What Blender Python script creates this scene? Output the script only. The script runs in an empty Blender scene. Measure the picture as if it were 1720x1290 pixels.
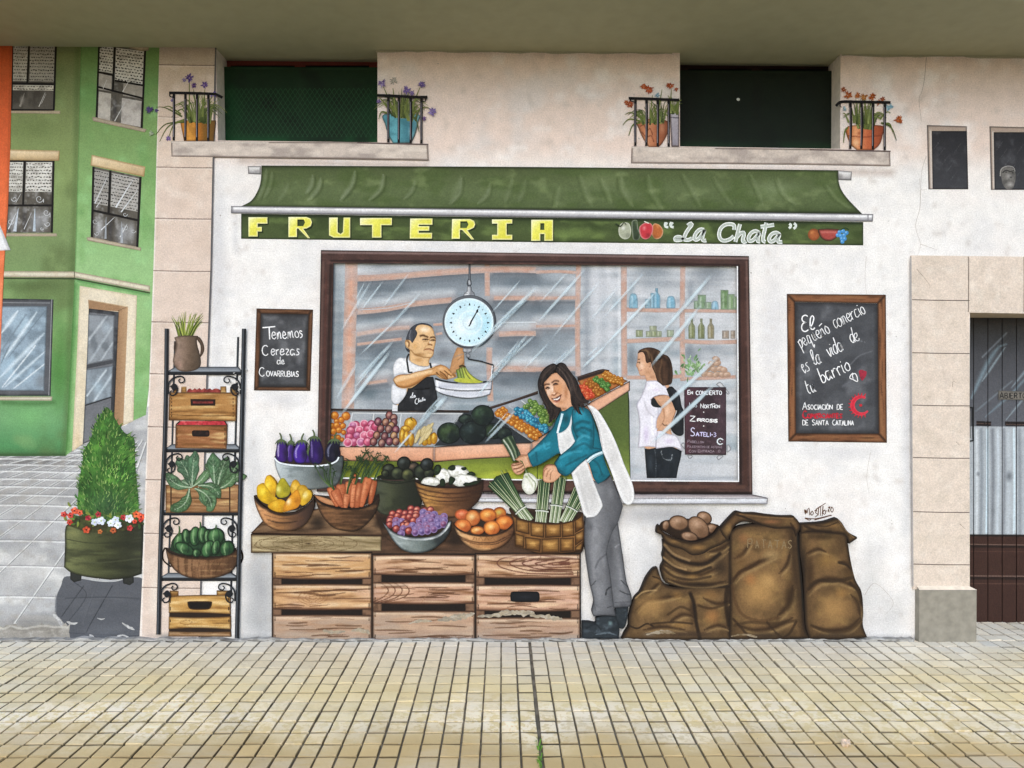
# A painted trompe-l'oeil mural on a real plastered wall under a porch.
# The mural IS flat: every painted motif is built as a thin layer of paint lying on the wall
# (pigment colours, including the brush shading that the muralist put there), while the wall,
# soffit, window recesses, doorway, shutter and pavement are modelled in full depth.
import bpy, math, random
import numpy as np
from mathutils import Matrix, Vector
from mathutils.geometry import delaunay_2d_cdt
random.seed(7); RNG = np.random.default_rng(7)
S = bpy.context.scene
COL = S.collection
# ---------------------------------------------------------------- camera
FPX, CX, CY = 1240.0, 860.0, 645.0
YAW, ROLL = 0.0125, 0.0042
CAM = np.array([0.0, -4.33, 1.5])
_f = np.array([math.sin(YAW), math.cos(YAW), 0]); _h = np.array([math.cos(YAW), -math.sin(YAW), 0]); _z = np.array([0, 0, 1.0])
_r = math.cos(ROLL) * _h + math.sin(ROLL) * _z; _u = -math.sin(ROLL) * _h + math.cos(ROLL) * _z
cd = bpy.data.cameras.new('camera'); cam = bpy.data.objects.new('camera', cd); COL.objects.link(cam)
cd.sensor_width = 36; cd.lens = 36 * FPX / 1720; cd.clip_start = 0.05; cd.clip_end = 500
cam.matrix_world = Matrix(((_r[0], _u[0], -_f[0], CAM[0]), (_r[1], _u[1], -_f[1], CAM[1]), (_r[2], _u[2], -_f[2], CAM[2]), (0, 0, 0, 1)))
S.camera = cam
# ---------------------------------------------------------------- light: bright hazy day outside the porch
SUN_EL, SUN_AZ = math.radians(34), math.radians(192)
W = bpy.data.worlds.new("World"); S.world = W; W.use_nodes = True
nt = W.node_tree; bgn = nt.nodes['Background']; sky = nt.nodes.new('ShaderNodeTexSky')
sky.sky_type = 'NISHITA'; sky.sun_disc = False; sky.sun_elevation = SUN_EL; sky.sun_rotation = SUN_AZ
sky.air_density = 1.0; sky.dust_density = 1.0; sky.ozone_density = 1.0
nt.links.new(sky.outputs[0], bgn.inputs[0]); bgn.inputs[1].default_value = 0.15
sl = bpy.data.lights.new('sun', 'SUN'); sun = bpy.data.objects.new('sun', sl); COL.objects.link(sun)
sl.energy = 0.7; sl.angle = math.radians(40); sl.color = (1.0, 0.985, 0.95)
sd = Vector((math.sin(SUN_AZ) * math.cos(SUN_EL), math.cos(SUN_AZ) * math.cos(SUN_EL), math.sin(SUN_EL)))
sun.rotation_euler = sd.to_track_quat('Z', 'Y').to_euler(); sun.location = (0, -8, 10)
S.view_settings.view_transform = 'Standard'; S.view_settings.look = 'None'; S.view_settings.gamma = 1
S.view_settings.exposure = 0.80
# ---------------------------------------------------------------- photo pixel -> point on a plane parallel to the wall
def at(px, py, y=0.0):
    px = np.asarray(px, float); py = np.asarray(py, float)
    a = (px - CX) / FPX; b = -(py - CY) / FPX
    d = _f + a[..., None] * _r + b[..., None] * _u
    t = (y - CAM[1]) / d[..., 1]
    return CAM + d * t[..., None]
def pt(px, py, y=0.0): return at(np.array([px]), np.array([py]), y)[0]
# ---------------------------------------------------------------- colours (sRGB 0..255 while painting)
PIG = 0.88
def C(c):
    if isinstance(c, str): return np.array([int(c[i:i+2], 16) for i in (0, 2, 4)], float)
    return np.array(c, float)
def lin(c):
    c = np.clip(np.asarray(c, float) / 255, 0, 1)
    return np.where(c <= .04045, c / 12.92, ((c + .055) / 1.055) ** 2.4)
# ---------------------------------------------------------------- paths: "x,y x,y* ..." ( * = corner, leading ! = all corners), in the units of the detail sheet in use
TR = [1.0, 0.0, 0.0]
def Z(s=1.0, ox=0.0, oy=0.0): TR[:] = [s, ox, oy]
def raw(path):
    if not isinstance(path, str):
        return [(float(p[0]), float(p[1]), len(p) > 2) for p in path]
    allc = path.startswith('!'); out = []
    for w in path.lstrip('!').split():
        c = allc or w.endswith('*'); x, y = w.rstrip('*').split(',')
        out.append((float(x) / TR[0] + TR[1], float(y) / TR[0] + TR[2], c))
    return out
def curve(path, closed=False, step=2.6):
    P = raw(path); n = len(P)
    A = np.array([[p[0], p[1]] for p in P]); cn = [p[2] for p in P]
    out = []; m = n if closed else n - 1
    for i in range(m):
        p1, p2 = A[i], A[(i + 1) % n]
        L = np.hypot(*(p2 - p1))
        if L < 1e-6: continue
        k = max(1, int(L / step + .5))
        a0 = A[i - 1] if (closed or i > 0) else p1
        a3 = A[(i + 2) % n] if (closed or i < n - 2) else p2
        c1, c2 = cn[i], cn[(i + 1) % n]
        m1 = (p2 - p1) if c1 else (p2 - a0) / 2
        m2 = (p2 - p1) if c2 else (a3 - p1) / 2
        for m_ in (m1, m2):
            l = np.hypot(*m_)
            if l > 1.3 * L: m_ *= 1.3 * L / l
        t = np.arange(k) / k; t = t[:, None]
        out.append((2*t**3-3*t**2+1)*p1 + (t**3-2*t**2+t)*m1 + (-2*t**3+3*t**2)*p2 + (t**3-t**2)*m2)
    if not closed: out.append(A[-1:])
    return np.concatenate(out)
def ell(cx, cy, rx, ry, ang=0, n=None):
    cx = cx / TR[0] + TR[1]; cy = cy / TR[0] + TR[2]; rx /= TR[0]; ry /= TR[0]
    n = n or max(12, int((rx + ry) * 1.25)); t = np.arange(n) * 2 * math.pi / n; a = math.radians(ang)
    x = rx * np.cos(t); y = ry * np.sin(t)
    return [(cx + i * math.cos(a) - j * math.sin(a), cy + i * math.sin(a) + j * math.cos(a)) for i, j in zip(x, y)]
def inside(P, V):
    x, y = P[:, 0], P[:, 1]; r = np.zeros(len(P), bool); n = len(V); j = n - 1
    for i in range(n):
        xi, yi = V[i]; xj, yj = V[j]
        if yi != yj:
            c = ((yi > y) != (yj > y)) & (x < (xj - xi) * (y - yi) / (yj - yi) + xi)
            r ^= c
        j = i
    return r
def segdist(P, L, closed=False):
    """distance to polyline and position (0..1) along it"""
    Q = np.roll(L, -1, 0) if closed else L[1:]
    A = L if closed else L[:-1]
    best = np.full(len(P), 1e9); tt = np.zeros(len(P)); m = len(A)
    for i in range(m):
        d = Q[i] - A[i]; l2 = d @ d + 1e-12
        t = np.clip(((P - A[i]) @ d) / l2, 0, 1)
        e = P - A[i] - t[:, None] * d
        q = e[:, 0]**2 + e[:, 1]**2
        k = q < best; best[k] = q[k]; tt[k] = (i + t[k]) / m
    return np.sqrt(best), tt
def normals(L, closed=False):
    if closed: d = np.roll(L, -1, 0) - np.roll(L, 1, 0)
    else: d = np.gradient(L, axis=0)
    l = np.hypot(d[:, 0], d[:, 1])[:, None] + 1e-9
    return np.stack([-d[:, 1], d[:, 0]], 1) / l
_H = RNG.random((256, 256))
def vnoise(x, y):
    xi = np.floor(x).astype(int); yi = np.floor(y).astype(int); fx = x - xi; fy = y - yi
    fx = fx*fx*(3-2*fx); fy = fy*fy*(3-2*fy)
    g = lambda a, b: _H[a & 255, b & 255]
    return (g(xi, yi)*(1-fx)+g(xi+1, yi)*fx)*(1-fy) + (g(xi, yi+1)*(1-fx)+g(xi+1, yi+1)*fx)*fy
def fbm(x, y, o=3):
    s = 0; a = .5; t = 0
    for k in range(o):
        s = s + a * vnoise(x * 2**k + 37*k, y * 2**k + 91*k); t += a; a *= .55
    return s / t
def sst(a, b, x):
    t = np.clip((x - a) / (b - a), 0, 1); return t*t*(3-2*t)
def mixc(c, col, a): return c + (C(col) - c) * a[:, None]
# ---------------------------------------------------------------- brush strokes: each returns (function, sample points)
NOP = np.zeros((0, 2))
def ST(path, col, w, a=1.0, soft=.6, taper=0, closed=False):
    w = w * (1.22 if w > 1.6 else 1.0)
    L = curve(path, closed, 2.5 if w < 10 else 5); Nn = normals(L, closed)
    offs = [0, .5*w*(1-soft), -.5*w*(1-soft), .5*w, -.5*w]
    if soft > .5 and w > 6: offs += [.25*w, -.25*w]
    ex = np.concatenate([L + Nn * o for o in offs])
    lo = L.min(0) - w; hi = L.max(0) + w
    def f(P, c, ctx):
        k = np.where((P[:, 0] > lo[0]) & (P[:, 0] < hi[0]) & (P[:, 1] > lo[1]) & (P[:, 1] < hi[1]))[0]
        if len(k) == 0: return c
        d, t = segdist(P[k], L, closed)
        ww = .5 * w * np.ones(len(k))
        if taper == 1: ww = ww * np.clip(np.sin(np.pi * np.clip(t, .02, .98)), .12, 1) ** .7
        if taper == 2: ww = ww * (1 - .85 * t)
        al = a * np.clip((ww - d) / (ww * max(soft, .05)), 0, 1)
        c = c.copy(); c[k] = mixc(c[k], col, al); return c
    return f, ex
def BL(cx, cy, rx, ry, col, a=1.0, ang=0, core=0.0):
    cx = cx / TR[0] + TR[1]; cy = cy / TR[0] + TR[2]; rx /= TR[0]; ry /= TR[0]; an = math.radians(ang)
    t = np.arange(10) * math.pi / 5; ex = [[(cx, cy)]]
    for q in (.45, .95):
        x = q*rx*np.cos(t); y = q*ry*np.sin(t)
        ex.append(np.stack([cx + x*math.cos(an) - y*math.sin(an), cy + x*math.sin(an) + y*math.cos(an)], 1))
    def f(P, c, ctx):
        x = P[:, 0] - cx; y = P[:, 1] - cy
        u = (x*math.cos(an) + y*math.sin(an)) / rx; v = (-x*math.sin(an) + y*math.cos(an)) / ry
        return mixc(c, col, a * (1 - sst(core, 1, np.sqrt(u*u + v*v))))
    return f, np.concatenate(ex)
def ED(col, w=3, a=1.0, soft=1.0):
    if w < 8: w = w * 1.55
    def f(P, c, ctx): return mixc(c, col, a * np.clip((w - ctx['d']) / (w * soft), 0, 1))
    return f, ('ring', w)
def GR(x0, y0, x1, y1, stops, a=1.0):
    """linear gradient of pigment between two points"""
    x0 = x0 / TR[0] + TR[1]; x1 = x1 / TR[0] + TR[1]; y0 = y0 / TR[0] + TR[2]; y1 = y1 / TR[0] + TR[2]
    n = len(stops); cs = np.array([C(s[1] if isinstance(s, tuple) else s) for s in stops])
    ps = np.array([s[0] if isinstance(s, tuple) else i / (n - 1) for i, s in enumerate(stops)])
    def f(P, c, ctx):
        t = ((P[:, 0]-x0)*(x1-x0) + (P[:, 1]-y0)*(y1-y0)) / ((x1-x0)**2 + (y1-y0)**2)
        g = np.stack([np.interp(t, ps, cs[:, i]) for i in range(3)], 1)
        return c + (g - c) * a
    return f, NOP
def NO(col, a, sx=20, sy=None, lo=.45, hi=.75, seed=0, o=3):
    sy = sy or sx
    def f(P, c, ctx): return mixc(c, col, a * sst(lo, hi, fbm(P[:, 0]/sx + seed*13.7, P[:, 1]/sy + seed*7.3, o)))
    return f, NOP
def PG(path, col, a=1.0, closed=True):
    L = curve(path, True); Nn = normals(L, True)
    def f(P, c, ctx): return mixc(c, col, a * inside(P, L).astype(float))
    return f, np.concatenate([L + Nn*.3, L - Nn*.3])
def WOOD(dk, lt, a=.6, s=1.0, seed=0, vert=False):
    def f(P, c, ctx):
        x, y = (P[:, 1], P[:, 0]) if vert else (P[:, 0], P[:, 1])
        y = y + 2.5 * np.sin(x / 31 + seed) * s
        n = fbm(x/(60*s) + seed*3.1, y/(4.2*s) + seed*9.7, 3)
        c = mixc(c, lt, a * sst(.52, .8, n)); return mixc(c, dk, a * sst(.5, .2, n))
    return f, NOP
# ---------------------------------------------------------------- paint layers
WORLD = {}                 # object -> world origin
LEVELS = []                # (x0,y0,x1,y1,level) of everything painted so far
STEP = 0.0004
class Mesh:
    def __init__(s): s.pieces = []; s.bb = [1e9, 1e9, -1e9, -1e9]; s.k = 0.0
    def _add(s, V, F, c, dk):
        s.bb = [min(s.bb[0], V[:, 0].min()), min(s.bb[1], V[:, 1].min()), max(s.bb[2], V[:, 0].max()), max(s.bb[3], V[:, 1].max())]
        s.pieces.append((V, F, c, s.k)); s.k += dk
    def fill(s, path, base, *ops, g=None, gy=None, holes=(), noedge=False, skirt=True):
        L = curve(path, True)
        lo, hi = L.min(0), L.max(0); wid = hi - lo
        area = wid[0] * wid[1]
        g = g or min(6.0, max(2.2, math.sqrt(area) / 28)); gy = gy or g
        xs = np.arange(lo[0] + g/2, hi[0], g); ys = np.arange(lo[1] + gy/2, hi[1], gy)
        parts = []
        if len(xs) and len(ys):
            X, Y = np.meshgrid(xs, ys); X = X + (np.arange(len(ys)) % 2)[:, None] * g/2
            parts.append(np.stack([X.ravel(), Y.ravel()], 1))
        fs = []
        for f, ex in ops:
            fs.append(f)
            if isinstance(ex, tuple):
                Nn = normals(L, True); sg = 1 if np.sum(L[:, 0]*np.roll(L[:, 1], -1) - np.roll(L[:, 0], -1)*L[:, 1]) > 0 else -1
                parts += [L + Nn*sg*ex[1]*q for q in ((.5, 1) if ex[1] < 8 else (.3, .65, 1))]
            elif len(ex): parts.append(ex)
        HL = [curve(h, True) for h in holes]
        if parts:
            I = np.concatenate(parts); I = I[inside(I, L)]
            for h in HL: I = I[~inside(I, h)]
            if len(I):
                q = np.round(I / .45).astype(int); _, ix = np.unique(q, axis=0, return_index=True); I = I[np.sort(ix)]
        else: I = NOP
        pts = [L] + HL + [I]
        E = []; o = 0
        for l in [L] + HL:
            n = len(l); E += [(o + i, o + (i + 1) % n) for i in range(n)]; o += n
        A = np.concatenate(pts)
        res = delaunay_2d_cdt([Vector((p[0], p[1])) for p in A], E, [], 1, 1e-4)
        V = np.array([[v.x, v.y] for v in res[0]]); F = res[2]
        if HL:
            cen = np.array([V[list(t)].mean(0) for t in F]); kill = np.zeros(len(F), bool)
            for h in HL: kill |= inside(cen, h)
            F = [t for t, k in zip(F, kill) if not k]
        ctx = {}
        if any(isinstance(ex, tuple) for _, ex in ops): ctx['d'] = segdist(V, L, True)[0]
        c = np.tile(C(base), (len(V), 1))
        for f in fs: c = f(V, c, ctx)
        s._add(V, [tuple(t) for t in F], c, .3)
        s.pieces[-1] = s.pieces[-1] + (L,)
        return s
    def rib(s, path, w, col, w2=None, col2=None, closed=False, prof=None, dk=.02):
        """a brush line of tapering width"""
        L = curve(path, closed, 2.2); n = len(L); Nn = normals(L, closed)
        t = np.linspace(0, 1, n)
        if prof == 'leaf': ww = w * np.sin(np.pi * (t*.9 + .06)) ** .8
        else: ww = w + ((w if w2 is None else w2) - w) * t
        c0 = C(col); c1 = C(col2) if col2 is not None else c0
        A = L + Nn * ww[:, None] / 2; B = L - Nn * ww[:, None] / 2
        V = np.concatenate([A, B]); cc = c0 + (c1 - c0) * t[:, None]; c = np.concatenate([cc, cc])
        m = n if closed else n - 1
        F = [(i, (i+1) % n, n + (i+1) % n, n + i) for i in range(m)]
        s._add(V, F, c, dk); return s
    def obj(s, name, parent=None, mat=None, lev=None, y=None):
        if lev is None:
            lev = 0
            b = s.bb
            for q in LEVELS:
                if q[0] < b[2] and q[2] > b[0] and q[1] < b[3] and q[3] > b[1]: lev = max(lev, q[4])
            lev += 1
        tk = max(1, math.ceil(s.k / 1.0))
        LEVELS.append((*s.bb, lev + tk - 1))
        y0 = -lev * STEP if y is None else y
        VV = []; FF = []; CC = []; o = 0
        for pc in s.pieces:
            V, F, c, k = pc[:4]; yy = y0 - k * STEP * .9
            W3 = at(V[:, 0], V[:, 1], yy); n = len(V)
            VV.append(W3); CC.append(c)
            a2 = [V[t[0]] for t in F]
            for t in F:
                p, q, r_ = V[t[0]], V[t[1]], V[t[2]]
                cr = (q[0]-p[0])*(r_[1]-p[1]) - (q[1]-p[1])*(r_[0]-p[0])
                t2 = tuple(o + i for i in t); FF.append(t2[::-1] if cr > 0 else t2)
            o += n
            if len(pc) > 4 and y is None:          # edge of the layer, back to the wall face
                L = pc[4]; m = len(L); cl = c[:m] if len(c) >= m else np.tile(c[0], (m, 1))
                VV.append(at(L[:, 0], L[:, 1], yy)); B = at(L[:, 0], L[:, 1], yy); B[:, 1] = -STEP*.2; VV.append(B)
                CC.append(cl); CC.append(cl)
                FF += [(o+i, o+(i+1) % m, o+m+(i+1) % m, o+m+i) for i in range(m)]; o += 2*m
        VV = np.concatenate(VV); CC = np.concatenate(CC)
        org = np.array([(VV[:, 0].min()+VV[:, 0].max())/2, VV[:, 1].max(), VV[:, 2].min()])
        me = bpy.data.meshes.new(name); me.from_pydata([tuple(v) for v in VV - org], [], FF)
        ca = me.color_attributes.new('pigment', 'FLOAT_COLOR', 'POINT')
        L4 = np.ones((len(VV), 4), np.float32); g_ = CC @ np.array([.3, .59, .11]); L4[:, :3] = lin(g_[:, None] + (CC - g_[:, None]) * .9) * PIG
        ca.data.foreach_set('color', L4.ravel())
        me.materials.append(mat or M_PAINT)
        ob = bpy.data.objects.new(name, me); COL.objects.link(ob)
        place(ob, org, parent); return ob
def place(ob, org, parent=None):
    WORLD[ob.name] = np.array(org, float)
    if parent is not None: ob.parent = parent; ob.location = tuple(org - WORLD[parent.name])
    else: ob.location = tuple(org)
def tag(o, label, cat, group=None):
    o['label'] = label; o['category'] = cat
    if group: o['group'] = group
    return o
def thing(name, label, cat, px, py, group=None):
    o = bpy.data.objects.new(name, None); COL.objects.link(o); o.empty_display_size = .1
    x, y = px / TR[0] + TR[1], py / TR[0] + TR[2]
    place(o, pt(x, y)); return tag(o, label, cat, group)
def part(name, parent, path, base, *ops, g=None, gy=None, holes=()):
    return Mesh().fill(path, base, *ops, g=g, gy=gy, holes=holes).obj(name, parent)
def solo(name, label, cat, path, base, *ops, group=None, g=None, gy=None):
    return tag(Mesh().fill(path, base, *ops, g=g, gy=gy).obj(name), label, cat, group)
# ---------------------------------------------------------------- materials
def newmat(name):
    m = bpy.data.materials.new(name); m.use_nodes = True; n = m.node_tree; b = n.nodes['Principled BSDF']; return m, n, b
def N(n, t, **kw):
    x = n.nodes.new(t)
    for k, v in kw.items():
        if k.startswith('i_'): x.inputs[int(k[2:]) if k[2:].isdigit() else k[2:].replace('_', ' ')].default_value = v
        else: setattr(x, k, v)
    return x
def paint_mat(name, rough=.8, bump=.4):
    m, n, b = newmat(name); l = n.links.new
    a = N(n, 'ShaderNodeAttribute', attribute_name='pigment'); geo = N(n, 'ShaderNodeNewGeometry')
    n1 = N(n, 'ShaderNodeTexNoise', i_Scale=125.0, i_Detail=4.0, i_Roughness=.7); n2 = N(n, 'ShaderNodeTexNoise', i_Scale=14.0, i_Detail=5.0)
    n3 = N(n, 'ShaderNodeTexNoise', i_Scale=55.0, i_Detail=6.0, i_Roughness=.65)
    for q in (n1, n2, n3): l(geo.outputs['Position'], q.inputs['Vector'])
    r1 = N(n, 'ShaderNodeMapRange', i_1=.3, i_2=.7, i_3=.8, i_4=1.17); l(n1.outputs[0], r1.inputs[0])
    r2 = N(n, 'ShaderNodeMapRange', i_1=.3, i_2=.7, i_3=.93, i_4=1.05); l(n2.outputs[0], r2.inputs[0])
    mu = N(n, 'ShaderNodeMath', operation='MULTIPLY'); l(r1.outputs[0], mu.inputs[0]); l(r2.outputs[0], mu.inputs[1])
    vm = N(n, 'ShaderNodeVectorMath', operation='SCALE'); l(a.outputs['Color'], vm.inputs[0]); l(mu.outputs[0], vm.inputs['Scale'])
    l(vm.outputs[0], b.inputs['Base Color']); b.inputs['Roughness'].default_value = rough
    b.inputs['Specular IOR Level'].default_value = .25
    ad = N(n, 'ShaderNodeMath', operation='ADD'); l(n3.outputs[0], ad.inputs[0]); l(n2.outputs[0], ad.inputs[1])
    bp = N(n, 'ShaderNodeBump', i_Strength=bump, i_Distance=.006); l(ad.outputs[0], bp.inputs['Height']); l(bp.outputs[0], b.inputs['Normal'])
    return m
M_PAINT = paint_mat('mural_paint'); M_WALL = paint_mat('wall_plaster_paint', .85, .75); M_BOARD = paint_mat('glossy_mural_paint', .5, .2)
def glaze_mat():
    m, n, b = newmat('white_glaze_paint'); l = n.links.new
    a = N(n, 'ShaderNodeAttribute', attribute_name='pigment'); al = N(n, 'ShaderNodeAttribute', attribute_name='cover')
    l(a.outputs['Color'], b.inputs['Base Color']); l(al.outputs['Fac'], b.inputs['Alpha']); b.inputs['Roughness'].default_value = .8
    return m
M_GLAZE = glaze_mat()
def simple_mat(name, col, rough=.7, metal=0, spec=.3, var=.12, scale=30.0, bump=.2):
    m, n, b = newmat(name); l = n.links.new
    tc = N(n, 'ShaderNodeNewGeometry'); no = N(n, 'ShaderNodeTexNoise', i_Scale=scale, i_Detail=6.0); l(tc.outputs['Position'], no.inputs['Vector'])
    r = N(n, 'ShaderNodeMapRange', i_1=.3, i_2=.7, i_3=1-var, i_4=1+var); l(no.outputs[0], r.inputs[0])
    vm = N(n, 'ShaderNodeVectorMath', operation='SCALE'); vm.inputs[0].default_value = tuple(lin(C(col))); l(r.outputs[0], vm.inputs['Scale'])
    l(vm.outputs[0], b.inputs['Base Color']); b.inputs['Roughness'].default_value = rough; b.inputs['Metallic'].default_value = metal
    b.inputs['Specular IOR Level'].default_value = spec
    bp = N(n, 'ShaderNodeBump', i_Strength=bump, i_Distance=.004); l(no.outputs[0], bp.inputs['Height']); l(bp.outputs[0], b.inputs['Normal'])
    return m
class Solid:
    """plain boxes / quads in metres, collected into one mesh"""
    def __init__(s): s.v = []; s.f = []
    def box(s, x0, y0, z0, x1, y1, z1):
        o = len(s.v); s.v += [(x, y, z) for x in (x0, x1) for y in (y0, y1) for z in (z0, z1)]
        s.f += [tuple(o + i for i in q) for q in ((0, 1, 3, 2), (4, 6, 7, 5), (0, 4, 5, 1), (2, 3, 7, 6), (0, 2, 6, 4), (1, 5, 7, 3))]; return s
    def quad(s, *p):
        o = len(s.v); s.v += [tuple(q) for q in p]; s.f.append(tuple(range(o, o + len(p)))); return s
    def obj(s, name, mat, parent=None, bevel=0):
        V = np.array(s.v, float); org = np.array([(V[:, 0].min()+V[:, 0].max())/2, (V[:, 1].min()+V[:, 1].max())/2, V[:, 2].min()])
        me = bpy.data.meshes.new(name); me.from_pydata([tuple(v) for v in V - org], [], s.f); me.materials.append(mat)
        ob = bpy.data.objects.new(name, me); COL.objects.link(ob); place(ob, org, parent)
        if bevel:
            md = ob.modifiers.new('bevel', 'BEVEL'); md.width = bevel; md.segments = 2
        return ob
# ================================================================ real structure
def prj(x, y, z):
    p = np.array([x, y, z]) - CAM; d = p @ _f
    return CX + FPX * (p @ _r) / d, CY - FPX * (p @ _u) / d
ZS = 3.452                                   # underside of the porch ceiling
def basey(px): return 1074.6 + (px - 860) * -.0001
# ---- wall with two window openings and a doorway
wx0, wx1 = pt(-340, 645)[0], pt(2100, 645)[0]
wl = [prj(wx0, 0, -.02), prj(wx0, 0, 3.5), prj(wx1, 0, 3.5), prj(wx1, 0, -.02)]
RPT = lambda pts: [(p[0], p[1], 1) for p in pts]
H_WL = RPT([(363, 78), (634, 80), (634, 239), (366, 236)])
H_WR = RPT([(1142, 84), (1412, 90), (1411, 250), (1142, 246)])
dz = pt(1628, 525)[2]; dx0 = pt(1628, 800)[0]; dx1 = pt(1958, 800)[0]
H_D = RPT([prj(dx0, 0, -.01), prj(dx0, 0, dz), prj(dx1, 0, dz), prj(dx1, 0, -.01)])
wall = Mesh().fill(RPT(wl), 'efece8',
    GR(0, 292, 0, 246, ['efece8', 'ead5c8']), NO('dcc8bf', .35, 130, 60, .5, .8, 2),  # upper wall: warm shade under the ceiling painted into the plaster colour
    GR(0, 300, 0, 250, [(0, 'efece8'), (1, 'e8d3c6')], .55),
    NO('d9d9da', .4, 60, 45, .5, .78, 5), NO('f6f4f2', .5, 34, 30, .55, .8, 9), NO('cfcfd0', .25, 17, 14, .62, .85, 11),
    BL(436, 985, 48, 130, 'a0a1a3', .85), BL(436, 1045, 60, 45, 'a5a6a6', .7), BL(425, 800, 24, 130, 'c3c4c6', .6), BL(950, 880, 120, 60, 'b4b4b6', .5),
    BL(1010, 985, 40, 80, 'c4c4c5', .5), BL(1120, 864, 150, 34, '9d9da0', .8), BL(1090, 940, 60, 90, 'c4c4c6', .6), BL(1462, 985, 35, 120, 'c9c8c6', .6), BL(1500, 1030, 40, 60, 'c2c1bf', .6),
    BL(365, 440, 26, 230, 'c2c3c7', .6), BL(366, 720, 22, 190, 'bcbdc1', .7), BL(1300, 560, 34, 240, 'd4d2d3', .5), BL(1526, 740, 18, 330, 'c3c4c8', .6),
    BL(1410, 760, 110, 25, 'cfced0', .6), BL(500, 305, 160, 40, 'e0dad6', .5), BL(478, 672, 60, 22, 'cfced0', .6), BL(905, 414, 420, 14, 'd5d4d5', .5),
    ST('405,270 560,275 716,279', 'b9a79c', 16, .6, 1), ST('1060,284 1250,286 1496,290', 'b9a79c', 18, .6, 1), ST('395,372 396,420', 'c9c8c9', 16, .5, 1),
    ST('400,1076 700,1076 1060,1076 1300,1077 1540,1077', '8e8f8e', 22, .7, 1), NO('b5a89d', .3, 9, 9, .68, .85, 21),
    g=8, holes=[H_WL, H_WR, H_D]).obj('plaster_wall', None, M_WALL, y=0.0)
tag(wall, 'white plastered shop wall carrying the whole mural, pinkish under the porch ceiling', 'wall')
# hairline cracks and scuffs in the plaster
ck = Mesh()
for p, w in (('1556,96 1553,130 1549,152 1544,165 1545,182 1548,205', 1.4), ('1546,318 1545,350 1538,380 1546,410 1541,430', 1.0), ('1546,410 1575,420', .8),
             ('1545,300 1547,318 1557,318', .9), ('1556,262 1549,284 1547,310', .8), ('1455,430 1453,470 1457,500', .7), ('1452,1000 1470,980 1500,1010 1490,1030', .9),
             ('1462,760 1456,800 1460,830', .7), ('1270,900 1300,905 1330,880', .6), ('560,905 552,930', .5), ('1046,930 1050,950 1066,965', .7)):
    ck.rib(p, w*.75, 'a5978c', w*.3)
ck.obj('hairline_cracks', wall)
sp = Mesh()
for i in range(150):
    x = RNG.uniform(370, 1525); y = RNG.uniform(290, 1050) if i > 30 else RNG.uniform(100, 260); r = RNG.uniform(.4, 1.2)
    if 640 < x < 1130 or y > 270: sp.fill(ell(x, y, r*RNG.uniform(.7, 1.6), r, RNG.uniform(0, 90), 6), random.choice(['aaa5a0', 'b8b3ad', '999189', 'c3c0bc']), g=5); sp.k = .05
sp.k = .3; sp.obj('plaster_pits', wall)
# jambs of the openings
jm = simple_mat('jamb_plaster', 'd8cfc4', .85); jd = simple_mat('dark_inside', '120f0d', .9)
def opening(name, H, dep, m):
    P = [at(np.array([h[0]]), np.array([h[1]]), 0)[0] for h in H]; x0, x1 = P[0][0], P[2][0]; z0 = min(P[0][2], P[3][2]); z1 = P[1][2]
    s = Solid(); n = len(P)
    for i in range(n):
        a, b = P[i], P[(i+1) % n]
        s.quad((a[0], 0, a[2]), (b[0], 0, b[2]), (b[0], dep, b[2]), (a[0], dep, a[2]))
    s.obj(name, m, wall)
opening('window_jamb', H_WL, .2, jm); opening('window_jamb', H_WR, .2, jm); opening('door_jamb', H_D, .34, simple_mat('jamb_stone', 'cbb9a2', .85))
# ---- porch ceiling
som = simple_mat('olive_ceiling_paint', 'a3a286', .8, 0, .3, .05, 11.0, .5)
sof = tag(Solid().box(wx0 - 1, -0.63, ZS, wx1 + 1, .6, ZS + .35).obj('porch_ceiling', som), 'flat olive painted porch ceiling above the mural', 'ceiling')
rag = [(x, 70, 1) for x in (-335, 2095)]
edge = []
for i in range(240):
    x = 2095 - i * (2430 / 239); u, v = prj(pt(x, 645)[0], 0, ZS); edge.append((x, v + 1.2 + 3.2 * float(vnoise(np.array([x / 19]), np.array([3.0]))[0]) * (1 if x > 262 else .3)))
e2 = Mesh()
for a, b in zip(edge[:-1], edge[1:]):
    if (355 < a[0] < 640) or (1135 < a[0] < 1420): continue
    e2._add(np.array([(a[0], a[1]-12), (b[0], b[1]-12), (b[0], b[1]), (a[0], a[1])]), [(0, 1, 2, 3)], np.tile(C('aeab90'), (4, 1)), 0)
e2.obj('paint_lap', sof, lev=1)
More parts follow.
